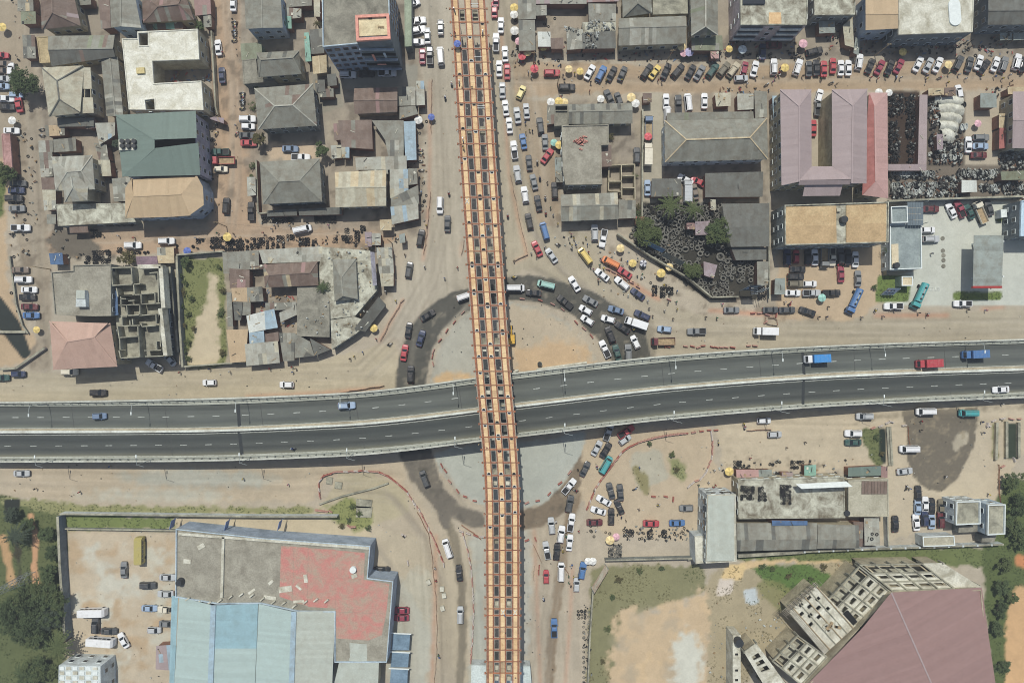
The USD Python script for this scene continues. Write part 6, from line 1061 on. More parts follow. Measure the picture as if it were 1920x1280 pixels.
def ordinal_labels(items, text):
    """items: (x, y, head). Gives every one of a set of look-alikes its place in the set."""
    groups = defaultdict(list)
    for i, it in enumerate(items): groups[it[2]].append(i)
    out = [None] * len(items)
    for head, ids in groups.items():
        if len(ids) == 1: out[ids[0]] = text.format(head); continue
        xs, ys = [items[i][0] for i in ids], [items[i][1] for i in ids]; ax = 0 if max(xs) - min(xs) >= max(ys) - min(ys) else 1
        for n, i in enumerate(sorted(ids, key=lambda i: items[i][ax])):
            w_ = ORD[n] if n < 20 else 'twenty-' + ORD[n - 20] if n < 29 else 'thirtieth'; out[i] = f"{text.format(head)}, {w_} from {'left' if ax == 0 else 'top'}"
    return out
TOPS = []
for row in FLEET.split('\n'):
    place, group, data = row.split('|'); its = []
    for d in data.split(';'):
        x, y, a, k, c = d.split(); kind = K[k]; col = C[c]; its.append((float(x), float(y), f'{col} {WORD.get(kind, kind)}', float(a), kind, col))
    labels = ordinal_labels([(i[0], i[1], i[2]) for i in its], '{} ' + place)
    for it, lb in zip(its, labels):
        r = random.Random(int(it[0] * 31 + it[1])); sc = {'bus': 1.0}.get(it[4], 1.0) * r.uniform(.97, 1.03)
        p = P(it[0], it[1], .9); copy_of(make_car(it[4], it[5]), NAMEV[it[4]], lb, CATV[it[4]], (p[0], p[1], .03), it[3] + r.uniform(-1.5, 1.5), group if len(its) > 1 else None, sc)
for d in FLY.split(';'):
    a, lb = d.split('|'); x, y, an, k, c, e = a.split(); x, y = float(x), float(y); z = float(ZD(x)) + .06; p = P(x, y, z + .9); copy_of(make_car(K[k], C[c]), NAMEV[K[k]], lb, CATV[K[k]], (p[0], p[1], z), float(an) + 3, 'vehicles on the flyover')
# ---- motorbikes, people, parasols -----------------------------------------------------------------------
def motorbike_class(i, col):
    path = klass(f'{col}_motorbike_pattern'.replace(' ', '_')); pm = paint(col)
    mb = MB(); mb.beam((-.35,0,.62), (.42,0,.74), .2, .2); mb.beam((.45,0,.8), (.62,0,.36), .08, .08); mb.beam((-.3,0,.5), (-.6,0,.34), .12, .1); mb.build(path, 'frame', DARK, True)
    mb = MB(); loft(mb, [(.0,.1,.72,.86,.08),(.15,.16,.72,.95,.12),(.4,.12,.74,.93,.09)]); mb.build(path, 'fuel_tank', pm, True)
    MB().box((-.3, 0, .82), (.62, .26, .1)).build(path, 'seat', TRIM, True); MB().beam((.42,-.36,1.02), (.42,.36,1.02), .05, .05).build(path, 'handlebar', STEEL, True)
    for x in (-.62, .66): MB().torus((x, 0, .31), .26, .06, 12, 6, [[1,0,0],[0,0,1],[0,1,0]]).build(path, 'wheel', RUBBER, True)
    MB().box((.56, 0, .92), (.12, .18, .16)).build(path, 'headlight', LAMPM, True); MB().beam((-.5,-.16,.36), (.1,-.16,.34), .08, .08).build(path, 'exhaust', STEEL, True)
    return path
BIKEC = ['red', 'black', 'blue', 'yellow', 'silver']; BIKE = {c: motorbike_class(i, c) for i, c in enumerate(BIKEC)}
def hullchain(chain):
    out = m3.Manifold()
    for (a, ra), (b, rb) in chain:
        sph = [m3.Manifold.sphere(r, 8).translate(tuple(map(float, p))) for p, r in ((a, ra), (b, rb))]; out += m3.Manifold.batch_hull(sph)
    return out
SKIN = plain('skin', (.085,.048,.03), .6, noise=.1); HAIR = plain('black_hair', (.012,.011,.01), .8, noise=.1)
CLOTH = {'white': (.6,.6,.57), 'red': (.35,.03,.035), 'navy': (.02,.03,.09), 'black': (.018,.018,.02), 'yellow': (.55,.42,.05), 'pink': (.5,.2,.24), 'green': (.04,.16,.08), 'blue': (.05,.14,.36), 'tan': (.3,.23,.15)}
def cloth(c): return plain('cloth_' + c, CLOTH[c], .85, noise=.15)
def put_man(path, man, name, m):
    me = man.to_mesh(); MB().add(np.asarray(me.vert_properties)[:, :3], np.asarray(me.tri_verts).tolist()).build(path, name, m, True, smooth=50)
def person_class(name, pose, top, low):
    path = klass(name); seat = pose == 'ride'
    if pose == 'stand': hips = [((0,.1,.92),(0,.11,.5),(.02,.11,.08)), ((0,-.1,.92),(.02,-.12,.5),(.0,-.12,.08))]; dz = 0; lean = 0; arms = [((0,.21,1.40),(.02,.26,1.12),(.1,.25,.88)), ((0,-.21,1.40),(.0,-.27,1.12),(.06,-.26,.88))]
    elif pose == 'walk': hips = [((0,.1,.92),(.16,.1,.5),(.22,.1,.08)), ((0,-.1,.92),(-.02,-.1,.5),(-.32,-.1,.1))]; dz = 0; lean = .05; arms = [((.03,.21,1.40),(-.1,.25,1.14),(-.08,.25,.90)), ((.03,-.21,1.40),(.12,-.25,1.15),(.3,-.22,1.0))]
    elif pose == 'carry': hips = [((0,.1,.92),(.08,.1,.5),(.02,.1,.08)), ((0,-.1,.92),(.02,-.1,.5),(-.14,-.1,.08))]; dz = 0; lean = .12; arms = [((.05,.21,1.38),(.12,.28,1.15),(.36,.18,1.12)), ((.05,-.21,1.38),(.12,-.28,1.15),(.36,-.18,1.12))]
    else: hips = [((-.3,.12,.92),(.1,.24,.86),(.02,.24,.42)), ((-.3,-.12,.92),(.1,-.24,.86),(.02,-.24,.42))]; dz = .06; lean = .12; arms = [((-.18,.21,1.42),(.02,.32,1.2),(.36,.32,1.06)), ((-.18,-.21,1.42),(.02,-.32,1.2),(.36,-.32,1.06))]
    hx = -.3 if seat else 0; ch = (hx + lean, 0, 1.36 + dz); nk = (hx + lean*1.4, 0, 1.5 + dz); hd = (hx + lean*1.6 + .02, 0, 1.63 + dz)
    body = []
    for a, b, c in hips: body += [((a,.085),(b,.06)), ((b,.06),(c,.042)), ((c,.042),((c[0]+.14,c[1],c[2]-.03),.035))]
    for a, b, c in arms:
        body += [((a,.052),(b,.04)), ((b,.04),(c,.03))]; d = np.array(c) - np.array(b); d = d / np.linalg.norm(d); sd = np.array([-d[1], d[0], 0]); sd = sd / max(.1, np.linalg.norm(sd)) if abs(d[2]) < .95 else np.array([1.0, 0, 0]); c_ = np.array(c)
        body.append(((c,.03),(tuple(c_ + d*.08),.026)))
        for f, ln in ((-.03,.075),(-.01,.085),(.01,.08),(.028,.065)): body.append(((tuple(c_ + d*.08 + sd*f),.009),(tuple(c_ + d*(.08+ln) + sd*f*1.3 - np.array([0,0,.012])),.007)))
        body.append(((tuple(c_ + d*.03 + sd*.03),.011),(tuple(c_ + d*.08 + sd*.06),.008)))
    body += [(((hx,0,.95+dz),.13),(ch,.13)), ((ch,.07),(nk,.055)), ((nk,.05),(hd,.095)), (((hd[0]+.03,0,hd[2]-.05),.06),((hd[0]+.02,0,hd[2]+.02),.085)), (((hd[0]+.085,0,hd[2]-.01),.012),((hd[0]+.105,0,hd[2]-.03),.014))]
    for s in (-1, 1): body.append((((hd[0]-.01,s*.09,hd[2]),.02),((hd[0]-.01,s*.1,hd[2]-.02),.016)))
    put_man(path, hullchain(body), 'body', SKIN)
    sh = [(((hx,-.07,.98+dz),.125),((hx,.07,.98+dz),.125)), (((hx,0,1.0+dz),.14),(ch,.15)), (((ch[0],-.15,ch[2]+.02),.085),((ch[0],.15,ch[2]+.02),.085))]
    for a, b, c in arms: sh.append(((a,.07),(tuple(np.array(a)*.35+np.array(b)*.65),.058)))
    put_man(path, hullchain(sh), 'shirt', cloth(top))
    tr = [(((hx,-.07,.9+dz),.13),((hx,.07,.9+dz),.13))]
    for a, b, c in hips: tr += [((a,.1),(b,.075)), ((b,.075),(tuple(np.array(c)*.85+np.array(b)*.15),.06))]
    put_man(path, hullchain(tr), 'trousers', cloth(low))
    put_man(path, hullchain([(((hd[0]-.03,0,hd[2]+.02),.098),((hd[0]+.0,0,hd[2]+.045),.085))]), 'hair', HAIR)
    return path
LOOKS = [('white','navy'),('red','black'),('navy','black'),('yellow','navy'),('black','tan'),('pink','blue'),('green','black'),('blue','tan'),('white','black'),('tan','navy')]
PEOPLE = {(ps, i): person_class(f'person_{ps}_{LOOKS[i][0]}_{LOOKS[i][1]}', ps, *LOOKS[i]) for ps, n in (('stand', 10), ('walk', 10), ('carry', 5), ('ride', 5)) for i in range(n)}
VERB = {'stand': 'standing', 'walk': 'walking', 'carry': 'reaching'}
FOLK = '''on the market street near the red parasol|991 138,996 147,1055 144,1058 152,1077 140|1
in the middle of the market street|1107 157,1105 173,1136 153,1165 152,1233 153,1240 155,1318 150,1367 151,1399 160,1416 147
beside the market street yellow parasol|1461 130,1458 140,1452 148,1459 143,1447 156,1503 145,1537 150,1539 147,1566 160
on the right market street|1630 148,1643 150,1659 146,1686 148,1734 145,1735 150,1776 140,1795 142,1807 150,1838 145,1862 146,1876 150,1890 143,1912 140,1893 155,1774 157
before the long grey gable roof|1071 440,1066 447,1076 448,1079 455,1072 460,1080 460,1098 446,1101 459,1072 466,1046 421,1103 473,1107 501,1126 488,1124 497,1131 503,1094 486
between the cars right of the bridge|1026 343,1012 335,1022 372,1032 390,1037 404,996 475,1006 482,986 250,993 245,998 247,985 232,964 490,1021 465
selling along the tyre yard wall|1167 499,1175 491,1203 515,1213 565,1216 578,1223 592,1252 568,1267 566,1245 582,1269 580,1261 597,1243 535,1268 546,1121 524,1122 530,1112 505
on the plaza before the tyre yard|1322 594,1343 596,1470 567,1478 572,1353 570,1551 575,1533 595,1548 594,1577 499,1567 498
by the roadside before the filling station|1638 583,1653 593,1613 595,1720 587,1737 588,1735 592,1812 581,1845 582,1744 476,1640 580,1675 582
on the southern road|339 698,395 692,432 696,507 691,549 688,556 691,550 697
on the bare strip below the flyover|70 915,152 921,209 873,457 896,542 907
on the road at the bend|796 500,858 502,834 522,724 546,743 564,722 572,706 635,658 672,665 668,681 660,800 424,760 478
by the traffic on the south road|1061 995,1061 1003,1042 975,1072 1056,1070 1060,1075 1079,1066 1090,1070 1096,1084 1082,1066 1078,1116 992,1097 1047,1083 878,1113 918,1157 962,1165 968,1173 974,1085 994
on the lot right of the roundabout|1235 944,1197 953,1198 875,1232 945,1309 908,1327 903,1338 880,1360 882,1405 858,1473 838,1508 828,1393 793,1544 871,1340 908,1336 912
in the tyre sellers' street|369 447,374 450,440 440,495 437,500 442,420 101,444 237,545 425,511 430,521 420,617 423,516 424,195 442,225 443,254 446,410 438
in the lower right yard|1703 914,1698 910,1724 805,1838 790,1840 810,1851 925,1725 789,1876 757,1770 892
on the south road verge|708 1228,822 1225,824 1229,818 1086,758 1002,816 1063,1018 1120'''
folk_i = 0
for row in FOLK.split('\n'):
    pr = row.split('|'); place, pts = pr[0], [tuple(map(float, q_.split())) for q_ in pr[1].split(',')]; its = []
    for x, y in pts:
        r = random.Random(int(x * 7 + y * 13)); ps = r.choice(('stand','stand','walk','walk','carry')); i = r.randrange(10) if ps != 'carry' else r.randrange(5); its.append((x, y, f'person, {LOOKS[i][0]} top, {LOOKS[i][1]} trousers, {VERB[ps]}', ps, i, r.uniform(0, 360)))
    for it, lb in zip(its, ordinal_labels([(a[0], a[1], a[2]) for a in its], '{} ' + place)):
        copy_of(PEOPLE[(it[3], it[4])], 'person', lb, 'person', P(it[0], it[1], 0.03) * [1, 1, 0] + [0, 0, .03], it[5], 'people ' + place, 1.0)
RIDERS = '''847 159 95,842 364 92,835 185 90,964 520 0,1046 459 170,1119 874 110,1079 918 170,1019 1121 100,1055 1030 90,1007 306 92,1022 372 90,1023 401 92,550 840 178,1187 617 130,731 645 20,1395 800 85,952 406 95,1012 336 95'''
ri = [tuple(map(float, q_.split())) for q_ in RIDERS.split(',')]
for n, (x, y, a) in enumerate(ri):
    c = BIKEC[n % 5]; i = n % 5; z = (float(ZD(x)) + .06) if (n == 12) else .03; p = P(x, y, z)
    where = f'{ORD[n]} ridden motorbike when counted from the left edge of the photo' ; rank = sorted(range(len(ri)), key=lambda k: ri[k][0]).index(n)
    copy_of(BIKE[c], 'motorbike', f'{c} motorbike being ridden, {ORD[rank]} ridden one from the left of the photo', 'motorbike', p, a, 'motorbikes on the roads')
    copy_of(PEOPLE[('ride', i)], 'person', f'person in {LOOKS[i][0]} top on the {ORD[rank]} ridden motorbike from the left', 'person', p, a, 'motorbike riders')
BROWS = '''440 43 78 7 at the top of the reddish street|455 176 205 7 beside the large hip roof house'''
for row in BROWS.split('|'):
    x, y0, y1, n, *pl = row.split(); n = int(n)
    for k in range(n):
        c = BIKEC[(k * 2 + 1) % 5]; copy_of(BIKE[c], 'motorbike', f'{c} motorbike parked {" ".join(pl)}, {ORD[k]} from top', 'motorbike', P(float(x) + (k % 3), float(y0) + (float(y1) - float(y0)) * k / (n - 1), .03), 10 + 25 * (k % 3), 'parked motorbikes')
for i, (x, y, a, pl) in enumerate(((788,282,0,'east of the pale blue tin roof'),(789,289,10,'east of the pale blue tin roof'),(788,303,0,'by the roadside shacks'),(790,320,5,'by the roadside shacks'),(790,362,80,'by the roadside shacks'),(445,252,50,'on the reddish street'),(407,252,60,'on the reddish street'),(80,244,20,'beside the tan shelter'),(80,255,0,'beside the tan shelter'),(1190,915,30,'on the south lot'),(1480,568,40,'before the tyre yard'),(1346,830,90,'on the right dirt lot'),(1557,157,20,'on the market street'),(1436,160,30,'on the market street'),(1678,148,80,'on the market street'),(1760,147,20,'on the market street'),(1698,914,60,'in the lower right yard'))):
    c = BIKEC[(i * 3) % 5]; copy_of(BIKE[c], 'motorbike', f'{c} motorbike parked {pl}, number {i + 1} of the scattered parked ones' if False else f'{c} motorbike parked {pl}' + (', upper one of two' if i in (0, 2, 7) else ', lower one' if i in (1, 4, 8) else ''), 'motorbike', P(x, y, .03), a, 'parked motorbikes')
PARC = {'yellow': (.56,.43,.15), 'white': (.58,.58,.54), 'pink': (.55,.33,.36), 'red': (.5,.1,.11), 'cream': (.62,.48,.24), 'blue': (.09,.13,.34), 'lilac': (.34,.32,.46), 'mint': (.25,.45,.38), 'pale': (.5,.56,.56), 'striped': (.12,.12,.14)}
def parasol_class(c):
    path = klass(f'{c}_parasol_pattern'); m1 = plain('parasol_' + c, PARC[c], .8, noise=.15); m2 = plain('parasol_' + c + '_b', tuple(min(.75, v * (1.25 if c != 'striped' else 1) + (.45 if c == 'striped' else .02)) for v in PARC[c]), .8, noise=.15)
    MB().cyl((0,0,0), .03, 2.6, 6).build(path, 'pole', STEEL, True); MB().cyl((0,0,0), .3, .12, 10).build(path, 'foot', CONC, True)
    for k in range(8):
        a, b = k * math.pi/4, (k + 1) * math.pi/4; R = 1.28; mid = (a + b) / 2
        MB().add([(0,0,2.62),(R*math.cos(a),R*math.sin(a),2.05),(R*.95*math.cos(mid),R*.95*math.sin(mid),2.09),(R*math.cos(b),R*math.sin(b),2.05)], [[0,1,2],[0,2,3]]).build(path, 'canopy_panel', m1 if k % 2 else m2, True)
    MB().cyl((0,0,2.58), .06, .12, 8).build(path, 'finial', STEEL, True)
    return path
PAR = {c: parasol_class(c) for c in PARC}
PARAS = '''964 13 yellow at the top edge beside the bridge queue;964 26 white in the roadside row at the top;965 57 white below the top roadside row;973 76 pink by the corner stalls;989 96 cream by the corner stalls;979 104 red by the corner stalls;1019 87 yellow before the white topped stall;1002 128 red on the market street corner;1067 128 cream on the market street;1088 132 yellow on the market street;1279 87 cream at the west foot of the narrow hip roof;1283 98 pink at the west foot of the narrow hip roof;1293 97 lilac at the west foot of the narrow hip roof;1369 90 yellow in the shade of the pink walled block;1393 92 pale in the shade of the pink walled block;1507 81 pink east of the pink walled block;1473 126 yellow among the parked cars of the market street;1695 96 yellow in the shade above the parked red cars;1781 120 cream among the parked cars at right;1033 190 white before the gabled shop roof;1048 189 yellow before the gabled shop roof;1059 190 cream before the gabled shop roof;1127 184 white over the dark cars;1184 182 cream at the east end of the gabled shop roof;1192 193 white at the east end of the gabled shop roof;1216 255 red over the blue truck;1039 266 mint in the bridge queue;1049 271 yellow beside the brown grey roof;1837 230 pink in the right scrap yard;784 224 white beside the crooked roof;808 218 blue on the road west of the bridge;20 225 white on the far left street;425 444 yellow on the tyre street;349 470 blue at the tyre street;65 618 yellow at the canal bridge;700 615 yellow at the road bend;1164 465 cream along the tyre yard wall;1187 493 yellow along the tyre yard wall;1207 493 striped along the tyre yard wall;1240 512 yellow along the tyre yard wall;1543 558 mint in the car lot;1368 884 yellow beside the pinkish shop roof;1144 1013 cream before the slab roof;1156 1007 pink before the slab roof;1103 1053 white at the tip of the painted wall sign;1112 1053 white next to the painted wall sign;1256 500 cream along the tyre yard wall;2 50 yellow on the far left street;1650 172 white at the gate of the engine yard;1670 172 white at the gate of the engine yard'''
pi = [d.split(' ', 3) for d in PARAS.split(';')]
lb = ordinal_labels([(float(a), float(b), f'{"blue grey" if c == "pale" else c} parasol {pl}') for a, b, c, pl in pi], '{}')
for (x, y, c, pl), l in zip(pi, lb):
    r = random.Random(int(float(x) * 3)); copy_of(PAR[c], 'parasol', l, 'parasol', P(float(x), float(y), 2.4) * [1, 1, 0] + [0, 0, .03], r.uniform(0, 45), 'market parasols', r.uniform(.78, 1.0))
copy_of(PAR['blue'], 'parasol', 'bright blue parasol standing on the girder bridge deck', 'parasol', P(857, 80, GZT + 2.4) * [1, 1, 0] + [0, 0, GZT + .16], 0, None, .75)
for i, (x, y, a, c) in enumerate(((852,20,110,'black'),(905,62,85,'silver'),(868,262,95,'red'),(861,155,90,'black'))):
    p = P(x, y, GZT + .5); copy_of(BIKE[c], 'motorbike', f'{c} motorbike parked on the girder bridge deck, {ORD[i]} of the four listed from the top' if False else f'{c} motorbike parked on the girder bridge deck' + (' at the very top' if i == 0 else ' lowest of the two black ones' if i == 3 else ''), 'motorbike', (p[0], p[1], GZT + .13), a, 'motorbikes on the girder bridge')
for i, (x, y) in enumerate(((862,88),(853,62),(868,275),(870,278))):
    p = P(x, y, GZT + 1); copy_of(PEOPLE[('stand', i)], 'person', f'worker in {LOOKS[i][0]} top on the girder bridge deck', 'person', (p[0], p[1], GZT + .13), 60 * i, 'workers on the girder bridge')
# ---- tyres -------------------------------------------------------------------------------------------------
TY = []
for n, (R_, r_, m_) in enumerate(((.54, .17, RUBBER_D), (.45, .15, RUBBER_D), (.33, .11, RUBBER))):
    p = klass(f'tyre_pattern_{["large","medium","small"][n]}'); 
    if n < 2:
        MB().torus((0,0,r_), R_, r_, 16, 7).build(p, 'tread', m_, True)
    else: MB().torus((0,0,r_), R_, r_, 12, 6).build(p, 'tread', m_, True)
    TY.append(p)
def scatter(poly_px, n, dmin, seed, holes=()):
    r = np.random.default_rng(seed); pg = Polygon([W2(x, y) for x, y in poly_px]); hs = [Polygon([W2(x, y) for x, y in h]) for h in holes]; x0, y0, x1, y1 = pg.bounds; pts = []
    for _ in range(n * 30):
        q_ = r.uniform((x0, y0), (x1, y1)); 
        if not pg.contains(Point(q_)) or any(h.contains(Point(q_)) for h in hs): continue
        if pts and np.min(np.sum((np.array(pts) - q_) ** 2, 1)) < dmin ** 2: continue
        pts.append(q_)
        if len(pts) >= n: break
    return np.array(pts)
YARD = [(1203,385),(1285,382),(1350,385),(1362,425),(1372,465),(1385,490),(1418,492),(1400,545),(1385,553),(1335,555),(1290,525),(1225,482),(1182,440),(1190,422),(1208,420)]
SHEDS = [[(1303,416),(1331,414),(1329,440),(1304,441)], [(1319,490),(1345,497),(1338,522),(1320,516)], [(1287,418),(1303,418),(1303,430),(1288,430)], [(1280,468),(1310,470),(1308,495),(1278,490)]]
BIGL = []
big = scatter(YARD, 300, 1.12, 5, SHEDS); rt = random.Random(4)
for x, y in big:
    if meshkit.fbm(np.array([x / 5, y / 5, 1.0]), 2, 8) < .34: continue
    k = rt.choice((0, 0, 1, 1, 2)); lean = rt.random() < .45
    sc = rt.uniform(.85, 1.3) if rt.random() > .04 else 1.75; how = 'leaning' if lean else 'lying flat'
    p = copy_of(TY[k], 'tyre', f'dusty old tyre {how} in the walled tyre yard', 'tyre', (x, y, rt.uniform(.35, .55)), rt.uniform(0, 360), f'tyres {how} in the walled tyre yard', sc, (rt.uniform(-40, 40), rt.uniform(-40, 40), 0) if lean else (rt.uniform(-8,8), rt.uniform(-8,8), 0))
    if sc == 1.75: BIGL.append((x, -y, 'extra large old tyre', p))
for (x, y, hd, p), l in zip(BIGL, ordinal_labels([b[:3] for b in BIGL], '{} in the walled tyre yard')): tag(p, l, group='extra large tyres in the walled tyre yard')
EX = []   # all further tyres
for layer, (n, d, z) in enumerate(((330, .9, .05), (40, 1.6, .62))):
    for x, y in scatter(YARD, n, d, 40 + layer, SHEDS):
        if meshkit.fbm(np.array([x / 5, y / 5, 1.0]), 2, 8) > .32: EX.append((x, y, z + rt.uniform(0, .15), rt.uniform(.75, 1.2), rt.uniform(-35, 35), rt.uniform(-35, 35), 1))
def stack(x0, y0, x1, y1, dens=1.0, h=3, z=0.0, s=1.0, k=2):
    """Stacks of tyres on a patch: columns of a few tyres."""
    a, b = W2(x0, y1, z), W2(x1, y0, z); step = .78 / dens
    for yy in np.arange(a[1] + .35, b[1], step):
        for xx in np.arange(a[0] + .35, b[0], step):
            if rt.random() < .12: continue
            for l in range(rt.randint(1, h)): EX.append((xx + rt.uniform(-.12, .12), yy + rt.uniform(-.12, .12), z + .03 + l * .25, s * rt.uniform(.8, 1.0), rt.uniform(-6, 6), rt.uniform(-6, 6), k))
for q_ in ((368,449,382,457),(395,447,421,465),(422,451,441,470),(443,446,458,470),(462,452,468,470),(470,448,478,466),(482,446,497,466),(500,444,517,470),(519,444,533,467),(538,442,552,450),(561,447,580,461),(585,446,593,462),(624,442,634,456),(641,442,659,456),(665,432,675,463),(646,428,655,438),(676,424,686,438),(590,402,632,418),(492,408,550,418),(175,468,195,495),(160,480,172,495),(198,469,210,494),(220,465,232,474),(330,460,337,468),(360,460,367,470),(250,470,282,476),(165,418,255,424),(170,430,188,445),
           (1375,862,1390,878),(1392,868,1402,880),(1441,865,1450,872),(1454,861,1462,868),(1482,862,1505,878),(1452,883,1462,894),(1480,881,1490,893),(1494,884,1506,893),(1213,990,1222,1010),(1240,994,1250,1008),(1168,992,1188,1006),(1222,535,1232,555),(1237,540,1262,558),(1418,540,1440,552),(1420,553,1434,562),(1510,20,1518,32),(960,60,966,80)): stack(*q_)
for q_ in ((1388,912,1412,936),(1421,910,1436,938),(1462,908,1482,945)): stack(*q_, z=5.55, h=3, k=2)
stack(1632, 995, 1650, 1012, .6, 1, 3.5, 1.1); stack(1140, 1020, 1167, 1046, 1, 3, .0, 1.0, 1); stack(1082, 1140, 1098, 1160, .8, 2); stack(1092, 1140, 1108, 1280, .55, 2, 0, 1, 1)
r3 = random.Random(11)
for _ in range(170):   # tyres lying about on the verges
    x, y = r3.choice(((r3.uniform(760,800), r3.uniform(215,420)), (r3.uniform(960,1050), r3.uniform(30,120)), (r3.uniform(1040,1060), r3.uniform(200,380)), (r3.uniform(1100,1300), r3.uniform(985,1012)), (r3.uniform(1400,1560), r3.uniform(100,112)), (r3.uniform(395,410), r3.uniform(200,330)), (r3.uniform(20,60), r3.uniform(250,620)), (r3.uniform(1140,1260), r3.uniform(470,545)), (r3.uniform(1650,1900), r3.uniform(70,105))))
    w = W2(x, y); EX.append((w[0], w[1], .03, r3.uniform(.8, 1.05), 0, 0, 2))
PR = []
for n, m_ in ((1, RUBBER_D), (2, RUBBER)):
    R_, r_ = ((.34, .12) if n == 1 else (.33, .11)); PR.append((R_, r_, m_))
tp = thing('tyre_stacks', 'stacks of used car tyres set out by the street sellers and heaped in the yards', 'tyres', kind='stuff')
def instancer(path, protos, rows):
    pi_ = UsdGeom.PointInstancer.Define(stage, path); names = []
    for nm, mb, m_ in protos: names.append(mb.build(path, nm, m_, True))
    pi_.CreatePrototypesRel().SetTargets([Sdf.Path(n) for n in names])
    pos, sc, ori, ids = [], [], [], []
    for x, y, z, s, tx, ty, k, *rz in rows:
        pos.append((x, y, z)); sc.append(s if np.ndim(s) else (s, s, s)); ids.append(k)
        q_ = (Gf.Rotation(Gf.Vec3d(1,0,0), tx) * Gf.Rotation(Gf.Vec3d(0,1,0), ty) * Gf.Rotation(Gf.Vec3d(0,0,1), rz[0] if rz else (x * 977 + y * 331) % 360)).GetQuat(); ori.append(Gf.Quath(q_.GetReal(), *map(float, q_.GetImaginary())))
    pi_.CreatePositionsAttr(Vt.Vec3fArray.FromNumpy(np.array(pos, np.float32))); pi_.CreateScalesAttr(Vt.Vec3fArray.FromNumpy(np.array(sc, np.float32))); pi_.CreateOrientationsAttr(Vt.QuathArray(ori)); pi_.CreateProtoIndicesAttr(Vt.IntArray(ids))
instancer(tp + '/tyres', [('dusty_tyre', MB().torus((0,0,.12), .34, .12, 12, 6), RUBBER_D), ('black_tyre', MB().torus((0,0,.11), .33, .11, 12, 6), RUBBER)], [(*e[:6], 0 if e[6] == 1 else 1) for e in EX])
# ---- scrap, rubble and odds and ends ---------------------------------------------------------------------
JUNK = [plain('junk_' + n, A(*c), .8, noise=.3, scale=4) for n, c in (('iron',(70,66,62)),('rust',(120,86,66)),('pale',(168,164,152)),('white',(200,198,190)),('blue',(104,122,146)),('wood',(160,132,98)),('dark',(40,40,40)),('red',(170,80,74)),('grey',(140,138,130)))]
def junk_protos():
    out = []
    for i, m_ in enumerate(JUNK):
        mb = MB(); r = random.Random(i)
        if i % 3 == 0: mb.box((0,0,.2), (.9,.5,.4), 10); mb.cyl((.3,.1,.4), .16, .3, 8); mb.box((-.3,.1,.45), (.25,.4,.2), 30)
        elif i % 3 == 1: mb.box((0,0,.1), (1.5,.22,.16)); mb.box((.1,.25,.12), (1.2,.16,.14), 14)
        else: mb.box((0,0,.18), (.6,.55,.36), 20); mb.box((.2,-.3,.1), (.5,.3,.2), -25)
        out.append(('piece', mb, m_))
    return out
def junk(name, label, areas, w=None, dens=.5, smin=.4, smax=1.1, z=0.0, layers=1, cat='scrap'):
    rows = []; r = random.Random(len(name) * 17 + len(areas))
    for (x0, y0, x1, y1) in areas:
        a, b = W2(x0, y1, z), W2(x1, y0, z)
        for _ in range(int((b[0]-a[0]) * (b[1]-a[1]) * dens)): rows.append((r.uniform(a[0], b[0]), r.uniform(a[1], b[1]), z + r.uniform(0, .35 * layers), r.uniform(smin, smax), r.uniform(-15, 15), r.uniform(-15, 15), r.choice(w or range(9)), r.uniform(0, 360)))
    t = thing(name, label, cat, kind='stuff'); instancer(t + '/pieces', junk_protos(), rows)
junk('engine_rows', 'dense rows of black used engines and car parts in the yard beside the rose roof', [(1666,178,1691,218),(1697,180,1722,258),(1666,228,1684,305),(1700,268,1721,306)], [0,0,6,6,6,6,0,8], 4.6, .4, .8, layers=4)
junk('scrap_rows', 'rows of car body scrap, bumpers and bent metal in the right hand scrap yard', [(1668,320,1758,336),(1668,343,1752,372),(1792,318,1872,336),(1836,345,1870,362),(1742,250,1800,308),(1740,190,1756,240),(1872,288,1920,318),(1880,340,1920,372),(1755,330,1800,370)], [0,2,3,6,8,2,0,8,1,8,0], 3.4, .4, 1.1, layers=3)
junk('market_clutter', 'small goods, crates and parts spread along the market street stalls', [(1160,88,1285,116),(1300,98,1360,118),(1360,76,1500,112),(1545,40,1600,95),(1608,70,1900,104),(960,85,1060,125),(1060,95,1155,112),(1040,175,1065,195),(1340,165,1460,180),(1840,160,1900,185)], [0,0,6,6,5,4,7,2,8,1], .75, .3, .8)
junk('street_clutter', 'small goods and parts scattered before the shacks beside the western streets', [(395,20,408,240),(20,250,70,480),(760,215,800,420),(90,390,130,480),(480,395,640,420),(430,30,450,100),(600,430,760,460),(395,310,410,420),(140,100,200,235),(180,240,230,420),(20,0,40,330)], [0,0,6,5,2,8,1], .2, .3, .8)
junk('roof_scrap', 'heap of bent scrap metal lying on the grey market roof', [(1100,38,1154,56),(1058,52,1090,60),(1094,60,1122,92)], [0,2,3,8,8], 2.2, .3, .8, z=3.75, layers=2)
junk('slab_rubble', 'broken pale rubble lying over the slum slab roofs', [(610,470,690,500),(666,505,700,545),(640,560,690,590),(600,560,620,598),(630,600,680,630),(565,590,610,625)], [2,3,8,2,5], .5, .2, .7, z=3.62)
junk('yard_rubble', 'sticks, planks and laundry lying about the slum yards', [(520,555,556,620),(455,560,500,590),(490,540,520,580),(560,630,600,640),(290,118,340,155),(330,120,395,200)], [5,5,8,2,4,7], .7, .3, .9)
junk('building_rubble', 'builders rubble and offcuts round the unfinished maroon hall', [(1395,1130,1480,1230),(1440,1120,1470,1200),(1560,1050,1620,1090),(1330,1180,1380,1280)], [2,3,8,5], .14, .2, .8)
junk('wall_foot_scrap', 'blackened scrap heaps along the south lot wall', [(1140,1018,1168,1046),(1170,985,1300,1012),(1095,1130,1110,1280)], [0,6,6,8], .9, .3, .8, layers=2)
